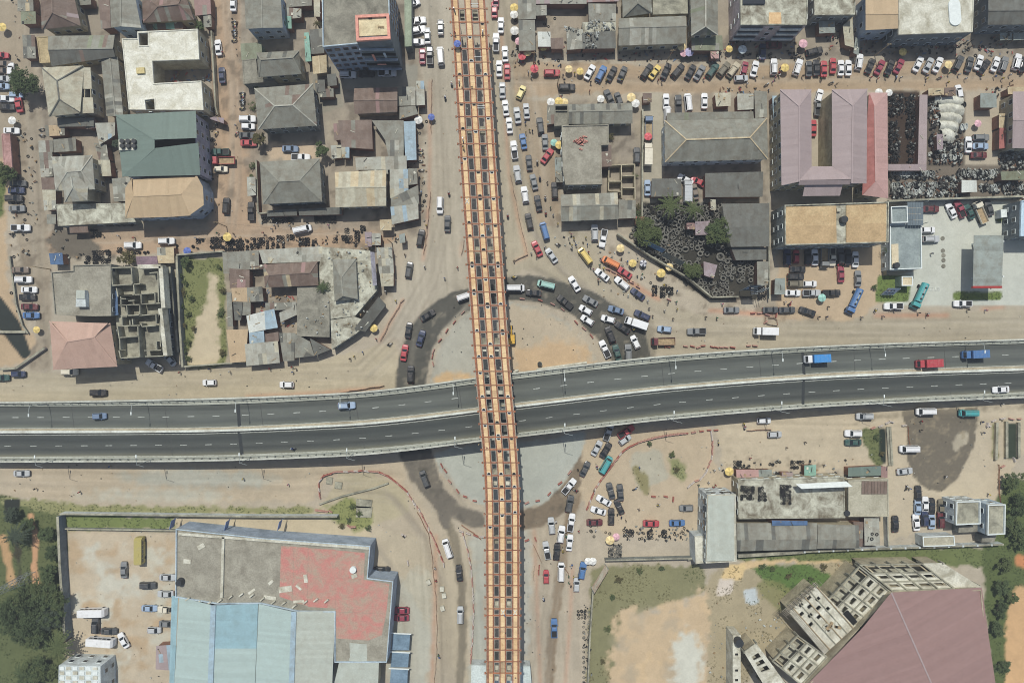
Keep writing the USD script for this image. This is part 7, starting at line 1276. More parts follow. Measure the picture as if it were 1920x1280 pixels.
junk('tyre_seller_goods', 'rims, tools and benches among the tyre sellers', [(120,465,160,490),(360,445,760,470),(1120,455,1260,560),(1340,860,1600,892),(1040,430,1110,470)], [0,2,3,6,5,8], .22, .3, .8)
junk('bridge_deck_clutter', 'timber, tools and offcuts left lying on the girder bridge deck', [(848,5,905,120),(855,150,918,330),(872,420,930,520),(895,690,955,900),(912,1080,972,1270)], [0,5,5,2,4,7], .035, .25, .6, z=GZT + .14)
junk('litter', 'litter, stones and small rubbish scattered over the bare ground', [(0,690,750,740),(0,870,600,945),(620,930,870,1280),(980,980,1110,1280),(1100,800,1340,1010),(1340,780,1660,880),(1690,780,1890,1020),(1240,590,1920,645),(120,990,320,1280),(800,560,1120,720),(400,0,470,420),(945,110,1900,170),(790,0,850,560),(960,180,1050,480),(1330,1080,1480,1280)], [2,3,6,0,5,8], .035, .12, .4)
CUT = []
for (x0, x1, y, dx) in ((1669,1752,327,5.2),(1669,1752,349,5.4),(1672,1750,360,6),(1794,1872,327,5),(1842,1870,352,6),(1764,1800,296,5.5),(1742,1756,262,5),(1880,1920,352,7),(1800,1806,200,5),(1800,1806,240,5)):
    for x in np.arange(x0, x1, dx): p = P(x + r3.uniform(-1,1), y + r3.uniform(-1.5,1.5)); CUT.append((p[0], p[1], .05, r3.uniform(.85,1.1), r3.uniform(-12,12), r3.uniform(-12,12), r3.choice((0,0,1,1,2,3)), r3.uniform(-14,14)))
def cut_shell():
    ring = Polygon([(.55*math.cos(a)*(1 if math.cos(a) > 0 else .8), .95*math.sin(a)) for a in np.arange(0, 6.28, .42)]); return MB().prism(ring.difference(ring.buffer(-.14)), .3, 1.1).prism(ring.buffer(-.13).difference(ring.buffer(-.42)), .35, .7)
t = thing('cut_car_bodies', 'rows of cut car body shells standing close together in the scrap yard', 'scrap', kind='stuff'); instancer(t + '/shells', [('shell', cut_shell(), JUNK[k]) for k in (6, 8, 3, 0)], CUT)
# white tarpaulins over a heap
t = thing('tarpaulin_heap', 'crumpled off white tarpaulins heaped over goods in the scrap yard', 'tarpaulin', P(1776, 224))
for n, (cx_, cy_, rx, ry) in enumerate(((1775,190,27,10),(1780,206,24,10),(1779,222,20,9),(1776,238,17,9),(1774,255,12,12))):
    nu, nv = 22, 10; v = []
    for i in range(nu + 1):
        for j in range(nv + 1):
            u_, v_ = i/nu*2-1, j/nv*2-1; rr = math.hypot(u_*.9, v_); hgt = 1.7 * max(0, 1 - rr**2 * .55) + .5 * meshkit.fbm(np.array([u_*4 + n*5, v_*3, 0.]), 3, n) ; p = P(cx_ + u_*rx, cy_ + v_*ry + u_*2, 0); v.append((p[0], p[1], max(.05, hgt)))
    MB().add(v, [[i*(nv+1)+j, (i+1)*(nv+1)+j, (i+1)*(nv+1)+j+1, i*(nv+1)+j+1] for i in range(nu) for j in range(nv)]).build(t, 'sheet', stained('tarp_white', A(226,220,204), A(186,178,160), .5), smooth=60)
# ---- barriers round the site ----------------------------------------------------------------------------
BAR = {}
for nm, c in (('red', (.36,.13,.10)), ('pale', (.52,.47,.42)), ('pinkish', (.44,.25,.20))):
    p = BAR[nm] = klass(f'{nm}_barrier_pattern'); m_ = plain('barrier_' + nm, c, .6, noise=.35, scale=4)
    mb = MB(); v = [(-.75,-.25,0),(.75,-.25,0),(.75,.25,0),(-.75,.25,0),(-.72,-.1,.85),(.72,-.1,.85),(.72,.1,.85),(-.72,.1,.85)]; mb.add(v, [[3,2,1,0],[4,5,6,7],[0,1,5,4],[1,2,6,5],[2,3,7,6],[3,0,4,7]]); mb.build(p, 'body', m_, True)
    MB().box((0,0,.9), (.5,.16,.1)).build(p, 'filler_cap', m_, True)
BL = [('along the inner kerb of the upper left arc', [(868,586),(852,604),(838,620),(825,638),(813,658),(811,668),(812,682)], None, ('red','pinkish')), ('along the inner kerb of the upper right arc', [(979,560),(1013,563),(1036,570),(1055,580),(1080,604),(1095,616),(1109,630)], None, ('red','pinkish')),
      ('in the curve left of the slip road', [(600,930),(598,905),(606,892),(630,884),(680,882),(710,884),(728,892),(745,905),(762,920),(775,940),(788,958),(796,975),(806,995),(816,1015),(826,1040),(834,1062)], 6.5, ('pale','pinkish','red')), ('right of the left slip road', [(868,1000),(878,1035),(884,1070),(887,1110),(888,1150),(886,1200),(882,1245)], 8, ('pale','pinkish')), ('beside the bridge at the fork', [(865,995),(878,999),(892,1003),(905,1005)], None, ('red','pale')), ('along the kerb of the lower left island', [(828,872),(835,882),(843,902),(858,920),(872,930),(890,938)], None, ('red','pinkish')),
      ('along the kerb of the lower right island', [(988,942),(1008,938),(1030,925),(1050,905),(1068,885)], None, ('red','pinkish')), ('in the curved row right of the south road', [(1281,812),(1255,815),(1228,820),(1200,828),(1178,838),(1165,848),(1155,862),(1145,875),(1130,895),(1118,912),(1108,935),(1100,955)], 7, ('pinkish','red','pale')), ('in the row north of the right dirt lot', [(1286,812),(1300,810),(1315,808),(1329,806),(1342,806)], None, ('pinkish','red')), ('down the east side of the fenced plot', [(1333,812),(1336,835),(1334,858),(1326,880),(1316,895),(1298,905),(1290,912)], 9, ('pinkish','pale')),
      ('along the flyover north of the right road', [(1285,649),(1298,649),(1309,651),(1318,648),(1335,650),(1343,651),(1352,651),(1361,651),(1373,651),(1403,648),(1415,648)], None, ('red','pinkish')), ('before the tyre yard wall', [(1411,587),(1423,587),(1438,590),(1455,591),(1435,604)], None, ('red','pinkish')), ('by the pedestrian crossing on the south road', [(988,1012),(1004,1010),(1011,1062),(1010,1072)], None, ('red',)), ('round the puddle yard', [(1636,802),(1650,798),(1663,792),(1670,790),(1694,797),(1852,798),(1862,788),(1878,784),(1895,785),(1910,785),(1850,796),(1900,861),(1879,874)], None, ('pinkish','pale')), ('below the weeds near the walled yard', [(596,956),(604,957),(612,958),(620,958),(655,986),(663,987),(757,1002),(765,1054)], None, ('pale','pinkish')),
      ('along the plaza kerb before the parked red sedan', [(1140,505),(1150,510),(1160,516),(1172,523),(1184,530),(1196,538),(1254,562)], None, ('red','pinkish')), ('beside the car lot road', [(1225,930),(1248,930),(1262,935),(1247,648),(1252,650)], None, ('red',))]
for place, pts, step, cols in BL:
    if step:
        ls = LineString(pts); pts2 = [ls.interpolate(d) for d in np.arange(0, ls.length, step)]; pts2 = [(q_.x, q_.y) for q_ in pts2]
    else: pts2 = pts
    cs = [random.Random(n * 7 + int(x)).choice(cols) for n, (x, y) in enumerate(pts2)]; bl = ordinal_labels([(x, y, f'{c} plastic road barrier {place}') for (x, y), c in zip(pts2, cs)], '{}')
    for n, (x, y) in enumerate(pts2):
        a, b = pts2[max(0, n-1)], pts2[min(len(pts2)-1, n+1)]; ang = math.degrees(math.atan2(-(b[1]-a[1]), b[0]-a[0])); r = random.Random(n * 7 + int(x)); c = cs[n]
        copy_of(BAR[c], 'road_barrier', bl[n], 'road barrier', P(x, y, .03) * [1, 1, 0] + [0, 0, .03], ang + r.uniform(-14, 14), f'{c} road barriers {place}', r.uniform(.8, 1.0))
# orange mesh fencing on stakes
for k, (pts, lb) in enumerate((([(810,150),(808,250)], 'west verge beside the tower road'), ([(808,360),(800,445),(794,485)], 'west verge by the road bend'), ([(757,560),(730,605),(712,645)], 'road edge below the three tin roofs'), ([(958,330),(975,420),(990,478)], 'inner edge of the bridge queue'), ([(990,478),(960,490)], 'bend at the queue end'), ([(870,450),(866,478)], 'left foot of the girder bridge'), ([(1055,1060),(1068,1075)], 'south road kerb'), ([(783,960),(805,1000),(812,1060),(818,1120),(820,1200),(815,1280)], 'left of the south slip road'), ([(866,982),(905,1012)], 'fork under the girder bridge'), ([(1002,1060),(1000,1090)], 'crossing beside the red car'), ([(1000,1020),(1018,1060)], 'crossing under the bridge'), ([(1870,870),(1872,930),(1876,985)], 'east side of the puddle yard'), ([(1700,798),(1704,835)], 'west side of the puddle'), ([(1400,806),(1445,805)], 'middle of the right dirt lot'), ([(640,735),(725,722)], 'verge above the flyover left of the ring'), ([(1433,596),(1432,608),(1456,609),(1455,596),(1433,596)], 'patch fenced off before the parked dark sedans'))):
    t = thing('mesh_fence', f'sagging orange mesh fence along the {lb}', 'fence', P(*pts[0]), 0, 'orange mesh fences'); ls = LineString(pts); r = random.Random(k); mb = MB(); prev = None
    for d in np.arange(0, ls.length + .1, 9):
        q_ = ls.interpolate(d); p = P(q_.x + r.uniform(-1, 1), q_.y + r.uniform(-1, 1)); MB().box(p + [0, 0, .5], (.08, .08, 1.0)).build(t, 'stake', WOOD)
        if prev is not None: mb.slab([prev + [0,0,.85], p + [0,0,.85], p + [.05,.05,.2], prev + [.05,.05,.2]], .02)
        prev = p
    if mb.n: mb.build(t, 'mesh', plain('orange_mesh', A(204,148,120), .7, noise=.5, scale=3))
# ---- walls and fences -----------------------------------------------------------------------------------
def wall(label, pts, h=2.2, w=.28, m='grey', name='wall', cat='wall', posts=None):
    t = thing(name, label, cat, P(*pts[0]))
    for a, b in zip(pts[:-1], pts[1:]):
        p, q_ = P(*a, h), P(*b, h); MB().beam((p[0], p[1], h/2), (q_[0], q_[1], h/2), w, h).build(t, 'wall_section', WALL[m]); MB().beam((p[0], p[1], h + .04), (q_[0], q_[1], h + .04), w + .1, .1).build(t, 'coping', CONC)
    if posts:
        ls = LineString(pts)
        for d in np.arange(0, ls.length, posts): c = ls.interpolate(d); c = P(c.x, c.y, h); MB().box((c[0], c[1], h/2 + .15), (.5, .5, h + .3)).build(t, 'pillar', WALL[m])
wall('red brown compound wall round the large grey hip roof house', [(480,300),(484,400),(560,396),(625,394),(640,392)], m='brick'); wall('dark wall along the tyre yard before the sellers', [(1158,438),(1220,480),(1290,520),(1335,557),(1385,556)], 2.4, m='beige'); wall('grey wall from warehouse yard to tyre yard', [(1205,205),(1204,410)], 2.2, m='beige'); wall('grey wall closing the car lot on its left', [(1441,380),(1443,560)], 2, m='grey')
wall('concrete wall round the sandy field at the bottom', [(1135,1050),(1300,1046),(1380,1042)], 2.2, m='grey'); wall('grey field wall running south beside the road', [(1112,1108),(1106,1200),(1102,1290)], 2.0, m='grey'); wall('white pillared wall below the right hand yard', [(1508,1034),(1600,1030),(1750,1025),(1882,1020)], 2.4, .35, 'white', posts=27); wall('grey stepped wall below the long dark tin roof', [(1384,1042),(1508,1034)], 2.2, .8, 'grey')
wall('long pale wall along the top of the walled yard', [(112,963),(330,966),(480,968),(632,968)], 2.4, .35, 'white'); wall('tall dark west wall of the walled yard', [(108,968),(112,1060),(118,1150),(122,1200)], 3.0, .6, 'charcoal'); wall('inner pale wall of the walled yard', [(122,991),(332,994)], 1.2, .3, 'grey')
wall('plot wall west of the overgrown plot', [(331,480),(336,600),(342,688)], 2.2, .5, 'grey'); wall('low wall south of the overgrown plot', [(345,687),(425,681),(460,680)], 2, .3, 'beige'); wall('dark wall along the tyre street above the overgrown plot', [(330,478),(418,471)], 2, .3, 'grey'); wall('canal parapet wall by the southern road', [(0,692),(30,690),(84,652)], 1.0, .5, 'pink'); wall('pale roadside kerb wall beside the canal', [(18,480),(30,570),(42,610),(52,625)], .8, .3, 'grey')
wall('filling station boundary wall at its west side', [(1661,460),(1664,515)], 2, .3, 'beige'); wall('dark boundary wall above the filling station', [(1666,377),(1760,373),(1920,368)], 2.6, .4, 'charcoal'); wall('white wall right of the corner yard', [(1664,968),(1666,1024)], 2.2, .25, 'white'); wall('cream wall between white building and pillared lot', [(1290,1048),(1302,1046)], 2, .4, 'beige'); wall('low wall of the reddish street west side', [(396,58),(404,200),(408,215)], 1.8, .3, 'beige'); wall('tall wall east of the unfinished block', [(318,500),(326,580),(334,660)], 2.0, .4, 'grey')
for k, (x0, x1) in enumerate(((1664,1668),(1669,1673))): wall(f'concrete drain beam beside the open drain, {ORD[k]} from the left', [(x0,800),(x1,872)], .5, .5, 'beige', name='drain_beam', cat='drain')
for k, (a, b) in enumerate((((1870,792),(1868,862)), ((1911,792),(1911,858)), ((1888,790),(1888,858)))): wall(f'concrete channel wall by the right edge, {ORD[k]} listed from the left' if False else f'concrete channel wall by the right edge, {["leftmost","rightmost","middle"][k]} of three', [a, b], .9, .6, 'beige', name='channel_wall', cat='drain')
# boards
def board(label, corners, z0, z1, m, name='billboard'):
    """corners: the two foot points (photo, ground); leaning board between z0 and z1."""
    (a, b), lean = corners[:2], corners[2]; p, q_ = P(*a), P(*b); ln = np.array([*lean, 0.0]); t = thing(name, label, 'billboard', (p + q_) / 2)
    MB().slab([p + [0,0,z0], q_ + [0,0,z0], q_ + ln + [0,0,z1], p + ln + [0,0,z1]], .15).build(t, 'panel', m)
    for c in (p, q_): MB().beam(c, c + ln * .9 + [0, 0, z1 * .95], .16, .16).build(t, 'post', STEEL)
    return t
BB = board('dark blue picture billboard with pale steel frame south of the tyre yard', ((1386,546),(1407,546),(-.2,1.0)), 3.0, 9.5, plain('poster_dark', A(44,72,86), .5, noise=.6, scale=.5))
for k in range(5): 
    p = P(1408 + k * .1, 552 - k*3.2, 3.5 + k*1.2); MB().beam(p, p + [1.9, .2, 0], .1, .1).build(BB, 'frame_bar', WHITE)
for k in range(3): p = P(1409 + k * 4.5, 552); MB().beam([p[0], p[1] + .3, 3], [p[0], p[1] + 1.1, 9.4], .12, .12).build(BB, 'frame_post', WHITE)
for k, (dx, c) in enumerate(((-1.2,(170,186,206)),(-.4,(110,80,72)),(.4,(190,150,90)))): MB().box(np.array(P(1396,546)) + [dx, .38 + .05, 5.2], (.5, .3, 2.6 - k*.4)).build(BB, 'poster_figure', plain(f'poster_fig_{k}', A(*c), .6))
board('blue and white billboard aslant above the tyre yard wall', ((1200,458),(1238,476),(.3,.5)), 2.6, 5.5, plain('poster_blue', A(96,130,160), .5, noise=.6, scale=.4)); board('grey slatted billboard aslant beside the blue one', ((1238,482),(1272,500),(.4,.7)), 2.4, 5.5, plain('poster_grey', A(110,112,106), .5, noise=.4, scale=.7)); 
SB = board('white billboard with three parked car pictures at the filling station', ((1650,553),(1673,553),(0,1.6)), .6, 4.4, plain('poster_white', A(196,204,214), .6, noise=.1), 'station_board')
for k in range(3):
    for j in (0, 1): c = P(1655 + k * 6, 553); z = 1.3 + j * 1.6; MB().box((c[0], c[1] + .2 + z * .36 + .02, z + .16), (.55, .9, .9)).build(SB, 'car_picture', plain(f'poster_car_{(k+j)%3}', A(*((96,104,120),(130,116,110),(86,94,108))[(k+j)%3]), .6, noise=.5, scale=2))
WS = board('long weathered hoarding with brown lettering leaning at the field corner', ((1108,1099),(1134,1056),(.5,-.35)), 1.2, 4.4, stained('hoarding', A(216,206,186), A(190,150,122), .6), 'painted_hoarding')
for k, (x, y) in enumerate(((340,966),(440,968),(537,968))):
    t = thing('roadside_panel', f'blue and white advertising panel on the long pale wall, {ORD[k]} from the left', 'billboard', P(x, y)); p = P(x, y); MB().beam(p, p + [0,0,3], .15, .15).build(t, 'post', STEEL); MB().add([p + [-.3,0,2.6], p + [-.3,-.15,5.2], p + [-.9,-2.6,5.2], p + [-.9,-2.45,2.6], p + [-.2,.02,2.6], p + [-.2,-.13,5.2], p + [-.8,-2.58,5.2], p + [-.8,-2.43,2.6]], [[0,1,2,3],[7,6,5,4],[0,4,5,1],[1,5,6,2],[2,6,7,3],[3,7,4,0]]).build(t, 'panel', plain('panel_blue', A(120,140,184), .5, noise=.5, scale=1.2))
t = thing('stop_marking', 'white word STOP painted on the filling station forecourt', 'road marking', P(1750, 541, 0)); o = P(1750, 538) + [0, 0, .05]; sign_text(t, 'STOP', 1.05, o, (-1,0,0), (0,-1,0), LINEM)
for k, (x, y) in enumerate(((1767.5,447),(1768,470),(1769,479),(1769,488),(1769,499))):
    t = thing('tank_cover', f'round manhole cover in the forecourt, {ORD[k]} from the top', 'manhole cover', P(x, y), 0, 'forecourt manhole covers'); MB().cyl(P(x, y, .04), .55, .05, 16).build(t, 'lid', CONC_D); MB().torus(P(x, y, .06), .56, .05, 16, 4).build(t, 'ring', CONC)
# poles with arms or wires
def pole(x, y, h, label, arm=None):
    t = thing('utility_pole', label, 'pole', P(x, y)); MB().cyl(P(x, y), .14, h, 8, .09).build(t, 'shaft', WOOD); MB().beam(P(x, y)*[1,1,0] + [-.7,0,h-.4], P(x, y)*[1,1,0] + [.7,0,h-.4], .1, .1).build(t, 'cross_arm', WOOD)
    return P(x, y) * [1, 1, 0] + [0, 0, h - .35]
PO = [pole(1000,120,8,'utility pole at the market corner by the red parasol'), pole(1250,116,8,'utility pole on the market street above the dark sedans'), pole(1640,105,8,'utility pole in the shade at the right market street'), pole(1045,160,8,'utility pole beside the market junction'), pole(735,456,8,'utility pole at the end of the tyre street'), pole(425,425,7.5,'utility pole at the tyre street corner'), pole(95,505,7.5,'utility pole beside the square grey building')]
def wire(a, b, label):
    t = thing('power_line', label, 'power line', kind=None); n = 14; pts = [a + (b - a) * i / n - np.array([0, 0, 1.1 * 4 * (i/n) * (1 - i/n)]) for i in range(n + 1)]
    c = UsdGeom.BasisCurves.Define(stage, t + '/cable'); c.CreateTypeAttr('linear'); c.CreateCurveVertexCountsAttr([len(pts)]); c.CreatePointsAttr(Vt.Vec3fArray.FromNumpy(np.array(pts, np.float32))); c.CreateWidthsAttr(Vt.FloatArray([.03] * len(pts))); c.SetWidthsInterpolation('vertex'); bind(c.GetPrim(), DARK)
wire(PO[0], PO[1], 'thin power line over the left market street'); wire(PO[1], PO[2], 'thin power line over the right market street'); wire(PO[5], PO[4], 'thin power line over the tyre sellers'); wire(PO[6], PO[5], 'thin power line from the square grey building')
# pylon mast fallen across the trees at lower left
t = thing('lattice_mast', 'thin steel lattice mast rising among the trees at the lower left', 'mast', P(52, 1085)); a = P(60, 1078); 
mb = MB()
for sx, sy in ((-1,-1),(1,-1),(1,1),(-1,1)): mb.beam(a + [sx*1.1, sy*1.1, 0], a + [sx*.25, sy*.25, 22], .12, .12)
mb.build(t, 'leg_frame', STEEL); mb = MB()
for k in range(11):
    z = k * 2.0; w = 1.1 - .85 * z / 22; w2 = 1.1 - .85 * (z + 2) / 22
    for (sx, sy), (tx, ty) in zip(((-1,-1),(1,-1),(1,1),(-1,1)), ((1,-1),(1,1),(-1,1),(-1,-1))): mb.beam(a + [sx*w, sy*w, z], a + [tx*w2, ty*w2, z + 2], .07, .07)
mb.build(t, 'lattice', STEEL)
for z in (17, 19, 21): MB().beam(a + [-2.4, 0, z], a + [2.4, 0, z], .12, .12).build(t, 'cross_arm', STEEL)
# ---- trees and plants ---------------------------------------------------------------------------------------
def leafmat(n, c):
    return mat('leaf_' + n, lambda p: usdkit.material(stage, p, {'g': ('geometry', {}), 'r': ('map_range', {'from_min': 0.0, 'from_max': 1.0, 'to_min': .55, 'to_max': 1.45}), 'c': ('combine_xyz', {}), 'm': ('mix_color', {'blend_type': 'multiply', 'fac': 1.0, 'a': c, 'use_clamp_result': False}),
        'd': ('diffuse_bsdf', {}), 't': ('translucent_bsdf', {}), 'x': ('mix_closure', {'fac': .38})}, [('g.random_per_island', 'r.value'), ('r.result', 'c.x'), ('r.result', 'c.y'), ('r.result', 'c.z'), ('c.vector', 'm.b'), ('m.result', 'd.color'), ('m.result', 't.color'), ('d.BSDF', 'x.closure1'), ('t.BSDF', 'x.closure2')], surface='x.closure'))
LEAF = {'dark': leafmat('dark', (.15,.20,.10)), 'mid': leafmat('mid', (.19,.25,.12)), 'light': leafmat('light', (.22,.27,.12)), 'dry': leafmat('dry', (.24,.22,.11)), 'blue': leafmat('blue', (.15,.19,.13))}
BARK = plain('bark', (.12,.09,.065), .9, noise=.4, scale=4)
def leaves(mb, r, centre, rad, n, size):
    """Leaf sprays within an ellipsoid, thicker near its skin, gathered in clumps."""
    cl = [centre + np.array(rad) * (lambda d: d / max(1e-6, np.linalg.norm(d)))(r.normal(size=3) * [1, 1, .8]) * r.uniform(.45, .98) for _ in range(max(4, n // 26))]
    for i in range(n):
        c = cl[r.integers(len(cl))] + r.normal(size=3) * np.array(rad) * .17; a = r.uniform(0, 2 * math.pi); t_ = r.uniform(-.6, .6); s = size * r.uniform(.6, 1.3)
        u_ = np.array([math.cos(a), math.sin(a), t_ * .6]) * s; v_ = np.array([-math.sin(a), math.cos(a), r.uniform(-.5, .5)]) * s * .5
        mb.add([c - u_, c + v_ * .9 - u_ * .1, c + u_, c - v_ * .9 - u_ * .1], [[0, 1, 2, 3]])
def tree(label, x, y, R, h, tone='mid', n=900, seed=1, squash=.7, name='tree', group=None, sz=.28):
    r = np.random.default_rng(seed); b = P(x, y, h * .75) * [1, 1, 0]; t = thing(name, label, 'tree', b, 0, group)
    mb = MB(); mb.cyl((0,0,-.2), .24, h*.55, 8, .13)
    for k in range(5): a = k * 1.26 + r.uniform(-.3,.3); mb.beam((0,0,h*.45), (R*.55*math.cos(a), R*.55*math.sin(a), h*.75), .1, .1)
    mb.build(t, 'trunk', BARK, True)
    mb = MB()
    for k in range(7):
        a = r.uniform(0, 2*math.pi); d = R * r.uniform(.2, .62); leaves(mb, r, np.array([d*math.cos(a), d*math.sin(a), h*.72 + r.uniform(-.12,.18)*h]), (R*.46, R*.46, R*.46*squash), n // 8, sz)
    leaves(mb, r, np.array([0,0,h*.78]), (R*.62, R*.62, R*.6*squash), n // 6, sz)
    mb.build(t, 'crown', LEAF[tone], True)
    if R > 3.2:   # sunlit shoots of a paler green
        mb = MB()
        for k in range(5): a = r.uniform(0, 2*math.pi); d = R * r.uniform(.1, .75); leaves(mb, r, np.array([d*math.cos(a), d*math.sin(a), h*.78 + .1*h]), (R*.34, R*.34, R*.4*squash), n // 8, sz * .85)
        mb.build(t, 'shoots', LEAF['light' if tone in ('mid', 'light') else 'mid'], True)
def palm(label, x, y, R, h, seed=1, tone='mid', n=22):
    r = np.random.default_rng(seed); b = P(x, y, h) * [1, 1, 0]; t = thing('palm_tree', label, 'palm tree', b); MB().cyl((0,0,-.2), .2, h+.2, 8, .13).build(t, 'trunk', BARK, True)
    for k in range(n):
        a = k * 2.4 + r.uniform(-.2,.2); L = R * r.uniform(.75, 1.1); el = r.uniform(.1, .9); mb = MB(); prev = np.array([0, 0, h])
        for s in range(1, 8):
            f = s / 7; c = np.array([math.cos(a)*L*f, math.sin(a)*L*f, h + el*1.4*f - 2.4*f*f*(1.1-el*.5)]); side = np.array([-math.sin(a), math.cos(a), 0]); w = .34 * (1 - f*.75) * R / 2.5
            for sg in (-1, 1): mb.add([prev, c, (prev + c)/2 + side*sg*w*1.6 + np.array([math.cos(a), math.sin(a), 0])*.25 - [0,0,.2]], [[0,1,2]])
            mb.beam(prev, c, .05, .04); prev = c
        mb.build(t, 'frond', LEAF[tone], True)
tree('round roadside tree spreading over cars on the far left street', 48, 156, 5.0, 6.5, 'dark', 2200, 1); tree('broad light green tree at the tyre yard wall', 1211, 437, 4.8, 6, 'light', 2200, 2); tree('round mid green tree amid the tyre yard beside the dark gable', 1346, 436, 4.2, 6, 'mid', 2000, 3); tree('small round tree at the lower edge of the tyre yard', 1300, 508, 3.4, 5, 'light', 1500, 4); tree('small dusty tree beside the purple shop row', 240, 485, 2.8, 4, 'dry', 800, 5)
tree('narrow tree in the yard east of the large hip roof house', 602, 280, 2.2, 5, 'mid', 900, 6); tree('dusty tree by the reddish street north of the compound wall', 486, 262, 2.4, 4.5, 'dry', 900, 7); tree('small tree at the top of the overgrown plot', 347, 492, 1.9, 3, 'mid', 600, 8); tree('leafy tree beside the pinkish tin shack near the top edge', 374, 48, 1.7, 3.5, 'mid', 500, 9); tree('bushy tree in the alley west of the green roofed building', 219, 270, 1.6, 4, 'blue', 500, 10); tree('tree overhanging the long low shed at the left edge', 8, 325, 3.6, 5, 'mid', 1200, 11)
palm('palm tree, left one of two standing in the tyre yard', 1257, 384, 4.2, 7, 1, 'light', 18); palm('palm tree, right one of two standing in the tyre yard', 1300, 391, 3.2, 6, 2, 'light', 16); palm('small palm on the grey slab roof yard', 604, 538, 2.2, 5, 3, 'mid'); palm('big drooping palm at the wall corner of the lower left thicket', 108, 1212, 4.4, 6, 4, 'light', 26); palm('bluish palm near the drain at the lower left', 28, 1005, 3.8, 5, 5, 'blue', 26); palm('small palm beside the filling station shop', 1665, 470, 1.3, 3, 6, 'mid', 14); palm('dry fan palm west of the tower block', 594, 44, 1.5, 3.5, 7, 'dry', 14); palm('palm at the lower left corner of the thicket', 40, 1262, 3.2, 4, 8, 'mid')
TNW = dict(dark='dark', mid='mid green', light='light green', blue='bluish green')
def many(rows, head, place, n, seed, name, group, squash=.6):
    ls = ordinal_labels([(r_[0], r_[1], f'{TNW[r_[4]]} {head}') for r_ in rows], '{} ' + place)
    for k, (x, y, R_, h, tn) in enumerate(rows): tree(ls[k], x, y, R_, h, tn, n, seed + k, squash, name, group)
many(((20,1145,5,5,'dark'),(50,1120,4.5,5,'mid'),(90,1110,4.8,6,'mid'),(60,1160,5.4,5,'dark'),(95,1155,4.5,5,'blue'),(30,1180,4.5,4.5,'dark'),(65,1200,4,4,'mid'),(105,1130,3.6,5,'mid'),(20,965,3,3,'blue'),(50,985,2.6,3,'mid'),(70,1250,4,4,'mid'),(100,1258,3,3.5,'light'),(55,1275,3.5,3.5,'mid'),(90,1075,3,3,'mid'),(85,1000,2.6,2.4,'mid'),(92,1035,2.6,2.4,'dark')), 'bushy tree', 'in the lower left thicket', 1500, 100, 'tree', 'trees of the lower left thicket')
many(((1900,900,3.5,3,'mid'),(1915,945,4,3.5,'dark'),(1900,985,3.6,3,'mid'),(1915,1010,3.6,3,'mid'),(1885,1060,2.8,2.5,'light'),(1880,1100,3,2.8,'mid'),(1878,1140,2.6,2.5,'dark'),(1872,1180,2.6,2.5,'mid'),(1880,1250,2.6,2.5,'mid'),(1898,1120,2.2,2,'light')), 'bush', 'in the row down the right edge', 900, 150, 'bush', 'bushes of the right edge')
bs = [(338,518),(346,530),(342,548),(340,575),(352,590),(345,610),(358,560),(350,640),(362,615),(345,655),(410,500),(415,545),(412,585),(352,672),(415,660),(1218,832),(1260,852),(1268,880),(655,975),(672,962),(640,985),(690,990),(660,950),(1655,850),(1645,820),(1450,1066),(1480,1080),(1430,1062),(1520,1085),(1545,1062),(1240,1064),(1200,1070),(1160,1085),(1150,1120),(1140,1180),(1130,1240),(480,165),(474,200),(478,262),(475,310),(470,330),(1195,388),(1197,402),(1190,330),(1144,257),(1640,538)]
SHN = dict(mid='green', light='pale green', dry='dry yellowish')
shl = ordinal_labels([(x, y, SHN[('mid','light','dry')[k % 3]]) for k, (x, y) in enumerate(bs)], '{} shrub on weedy ground')
for k, (x, y) in enumerate(bs): tree(shl[k], x, y, .9 + .5 * ((k * 7) % 5) / 4, 1.2, ('mid','light','dry')[k % 3], 130, 200 + k, .8, 'shrub', 'shrubs on weedy plots', .2)
# tufts over the grass
ys, xs = np.nonzero(ID == NAMES.index('grass')); r5 = np.random.default_rng(3); pick = r5.choice(len(ys), min(9000, len(ys)), replace=False); rows = []
for i in pick:
    x, y = gx[xs[i]] + r5.uniform(-.25,.25), gy[ys[i]] + r5.uniform(-.25,.25); g = COL[ys[i], xs[i]]; green = g[1] > g[0] * .97
    if N2[ys[i], xs[i]] < (.42 if green else .54): continue
    rows.append((x, y, 0, float(r5.uniform(.4, 1.0)), 0, 0, int(r5.integers(0, 2) if green else 2), float(r5.uniform(0, 360))))
def tuft(seed):
    mb = MB(); r = np.random.default_rng(seed)
    for k in range(9):
        a = r.uniform(0, 6.28); d = r.uniform(0, .22); L = r.uniform(.12,.3); c = np.array([d*math.cos(a), d*math.sin(a), 0]); o = np.array([math.cos(a)*L, math.sin(a)*L, r.uniform(.12,.35)]); s = np.array([-math.sin(a), math.cos(a), 0]) * .06; mb.add([c - s, c + s, c + o], [[0,1,2]])
    return mb
t = thing('weed_tufts', 'scattered tufts of weeds growing over the grassy plots', 'weeds', kind='stuff'); instancer(t + '/tufts', [('green_tuft', tuft(1), LEAF['mid']), ('pale_tuft', tuft(2), LEAF['light']), ('dry_tuft', tuft(3), LEAF['dry'])], rows)

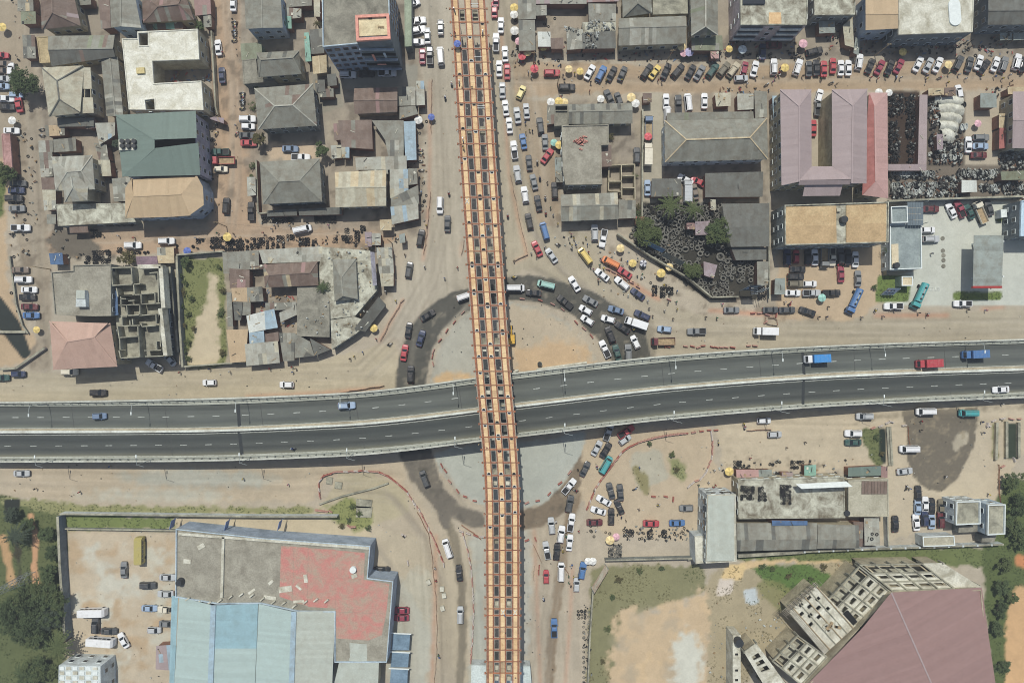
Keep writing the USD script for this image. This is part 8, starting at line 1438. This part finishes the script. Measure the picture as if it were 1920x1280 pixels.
t = thing('excavator', 'yellow site digger parked against the right side of the girder bridge', 'excavator', P(958, 634), 92); YM = plain('digger_yellow', A(226,176,70), .5)
for sg in (-1, 1): MB().box((0, sg*1.05, .45), (3.2, .5, .85)).build(t, 'track', DARK, True)
MB().box((-.3, 0, 1.5), (2.5, 2.1, 1.1)).build(t, 'body', YM, True); MB().box((.55, .55, 2.3), (1.3, .95, 1.3)).build(t, 'cab', YM, True); MB().box((.55, .55, 2.97), (1.0, .7, .04)).build(t, 'cab_window', GLASS, True)
MB().beam((.8,-.2,1.8), (2.6,-.2,3.0), .35, .4).build(t, 'boom', YM, True); MB().beam((2.6,-.2,3.0), (3.4,-.2,1.2), .28, .3).build(t, 'arm', YM, True); MB().box((3.3,-.2,.8), (.6,.9,.7)).build(t, 'bucket', DARK, True)
for k, (a, b, lb) in enumerate((((1006,692),(1100,679),'long pale timber beam lying along the flyover on the roundabout island'), ((835,717),(892,709),'pale timber beam lying left of the girder bridge on the island'), ((962,697),(972,693),'short pale beam lying at the foot of the girder bridge'))):
    t = thing('timber_beam', lb, 'beam', P(*a)); MB().beam(P(*a) + [0,0,.3], P(*b) + [0,0,.3], .55, .5).build(t, 'body', CONC_W)
t = thing('oil_drum', 'dark drum with pale lid standing on the roundabout island', 'drum', P(1012, 682)); MB().cyl(P(1012, 682), .7, 1.1, 14).build(t, 'body', CONC); MB().cyl(P(1012, 682, 1.1), .6, .25, 14).build(t, 'lid', DARK)
for k, (x0, y0, x1, y1) in enumerate(((612,893,624,908),(628,902,642,916),(668,935,698,952),(668,948,698,970))):
    t = thing('concrete_slab', f'pale broken concrete slab on the weedy patch, {ORD[k]} from the left', 'slab', P(x0, y0)); MB().slab([P(x0,y0,.35), P(x1,y0+2,.35), P(x1-2,y1,.35), P(x0-1,y1-1,.35)], .3).build(t, 'body', CONC)
for k, (x, y) in enumerate(((829,1102),(833,1114),(830,1138),(804,1089))):
    t = thing('concrete_block', f'pale concrete block left of the slip road, {ORD[k]} of four', 'block', P(x, y)); MB().box(P(x, y) + [0,0,.5], (1.1, 1.3, 1.0), 8*k).build(t, 'body', CONC_W)
wall('dark ditch wall across the weedy patch left of the slip road', [(598,945),(640,930),(700,915),(728,905)], .5, .35, 'charcoal')
wall('concrete strut across the canal at the left edge', [(-10,622),(48,622)], .9, .6, 'beige', name='canal_strut', cat='beam')
# ---- the dusty air ------------------------------------------------------------------------------------------
haze = MB().box((0, 0, 99), (5600, 5600, 204)).build('/World', 'haze', usdkit.material(stage, '/World/Looks/haze_air', {'v': ('principled_volume', {'color': (.86, .90, .92), 'density': HAZE, 'anisotropy': .35})}, volume='v.volume'))
tag(haze, kind='stuff')
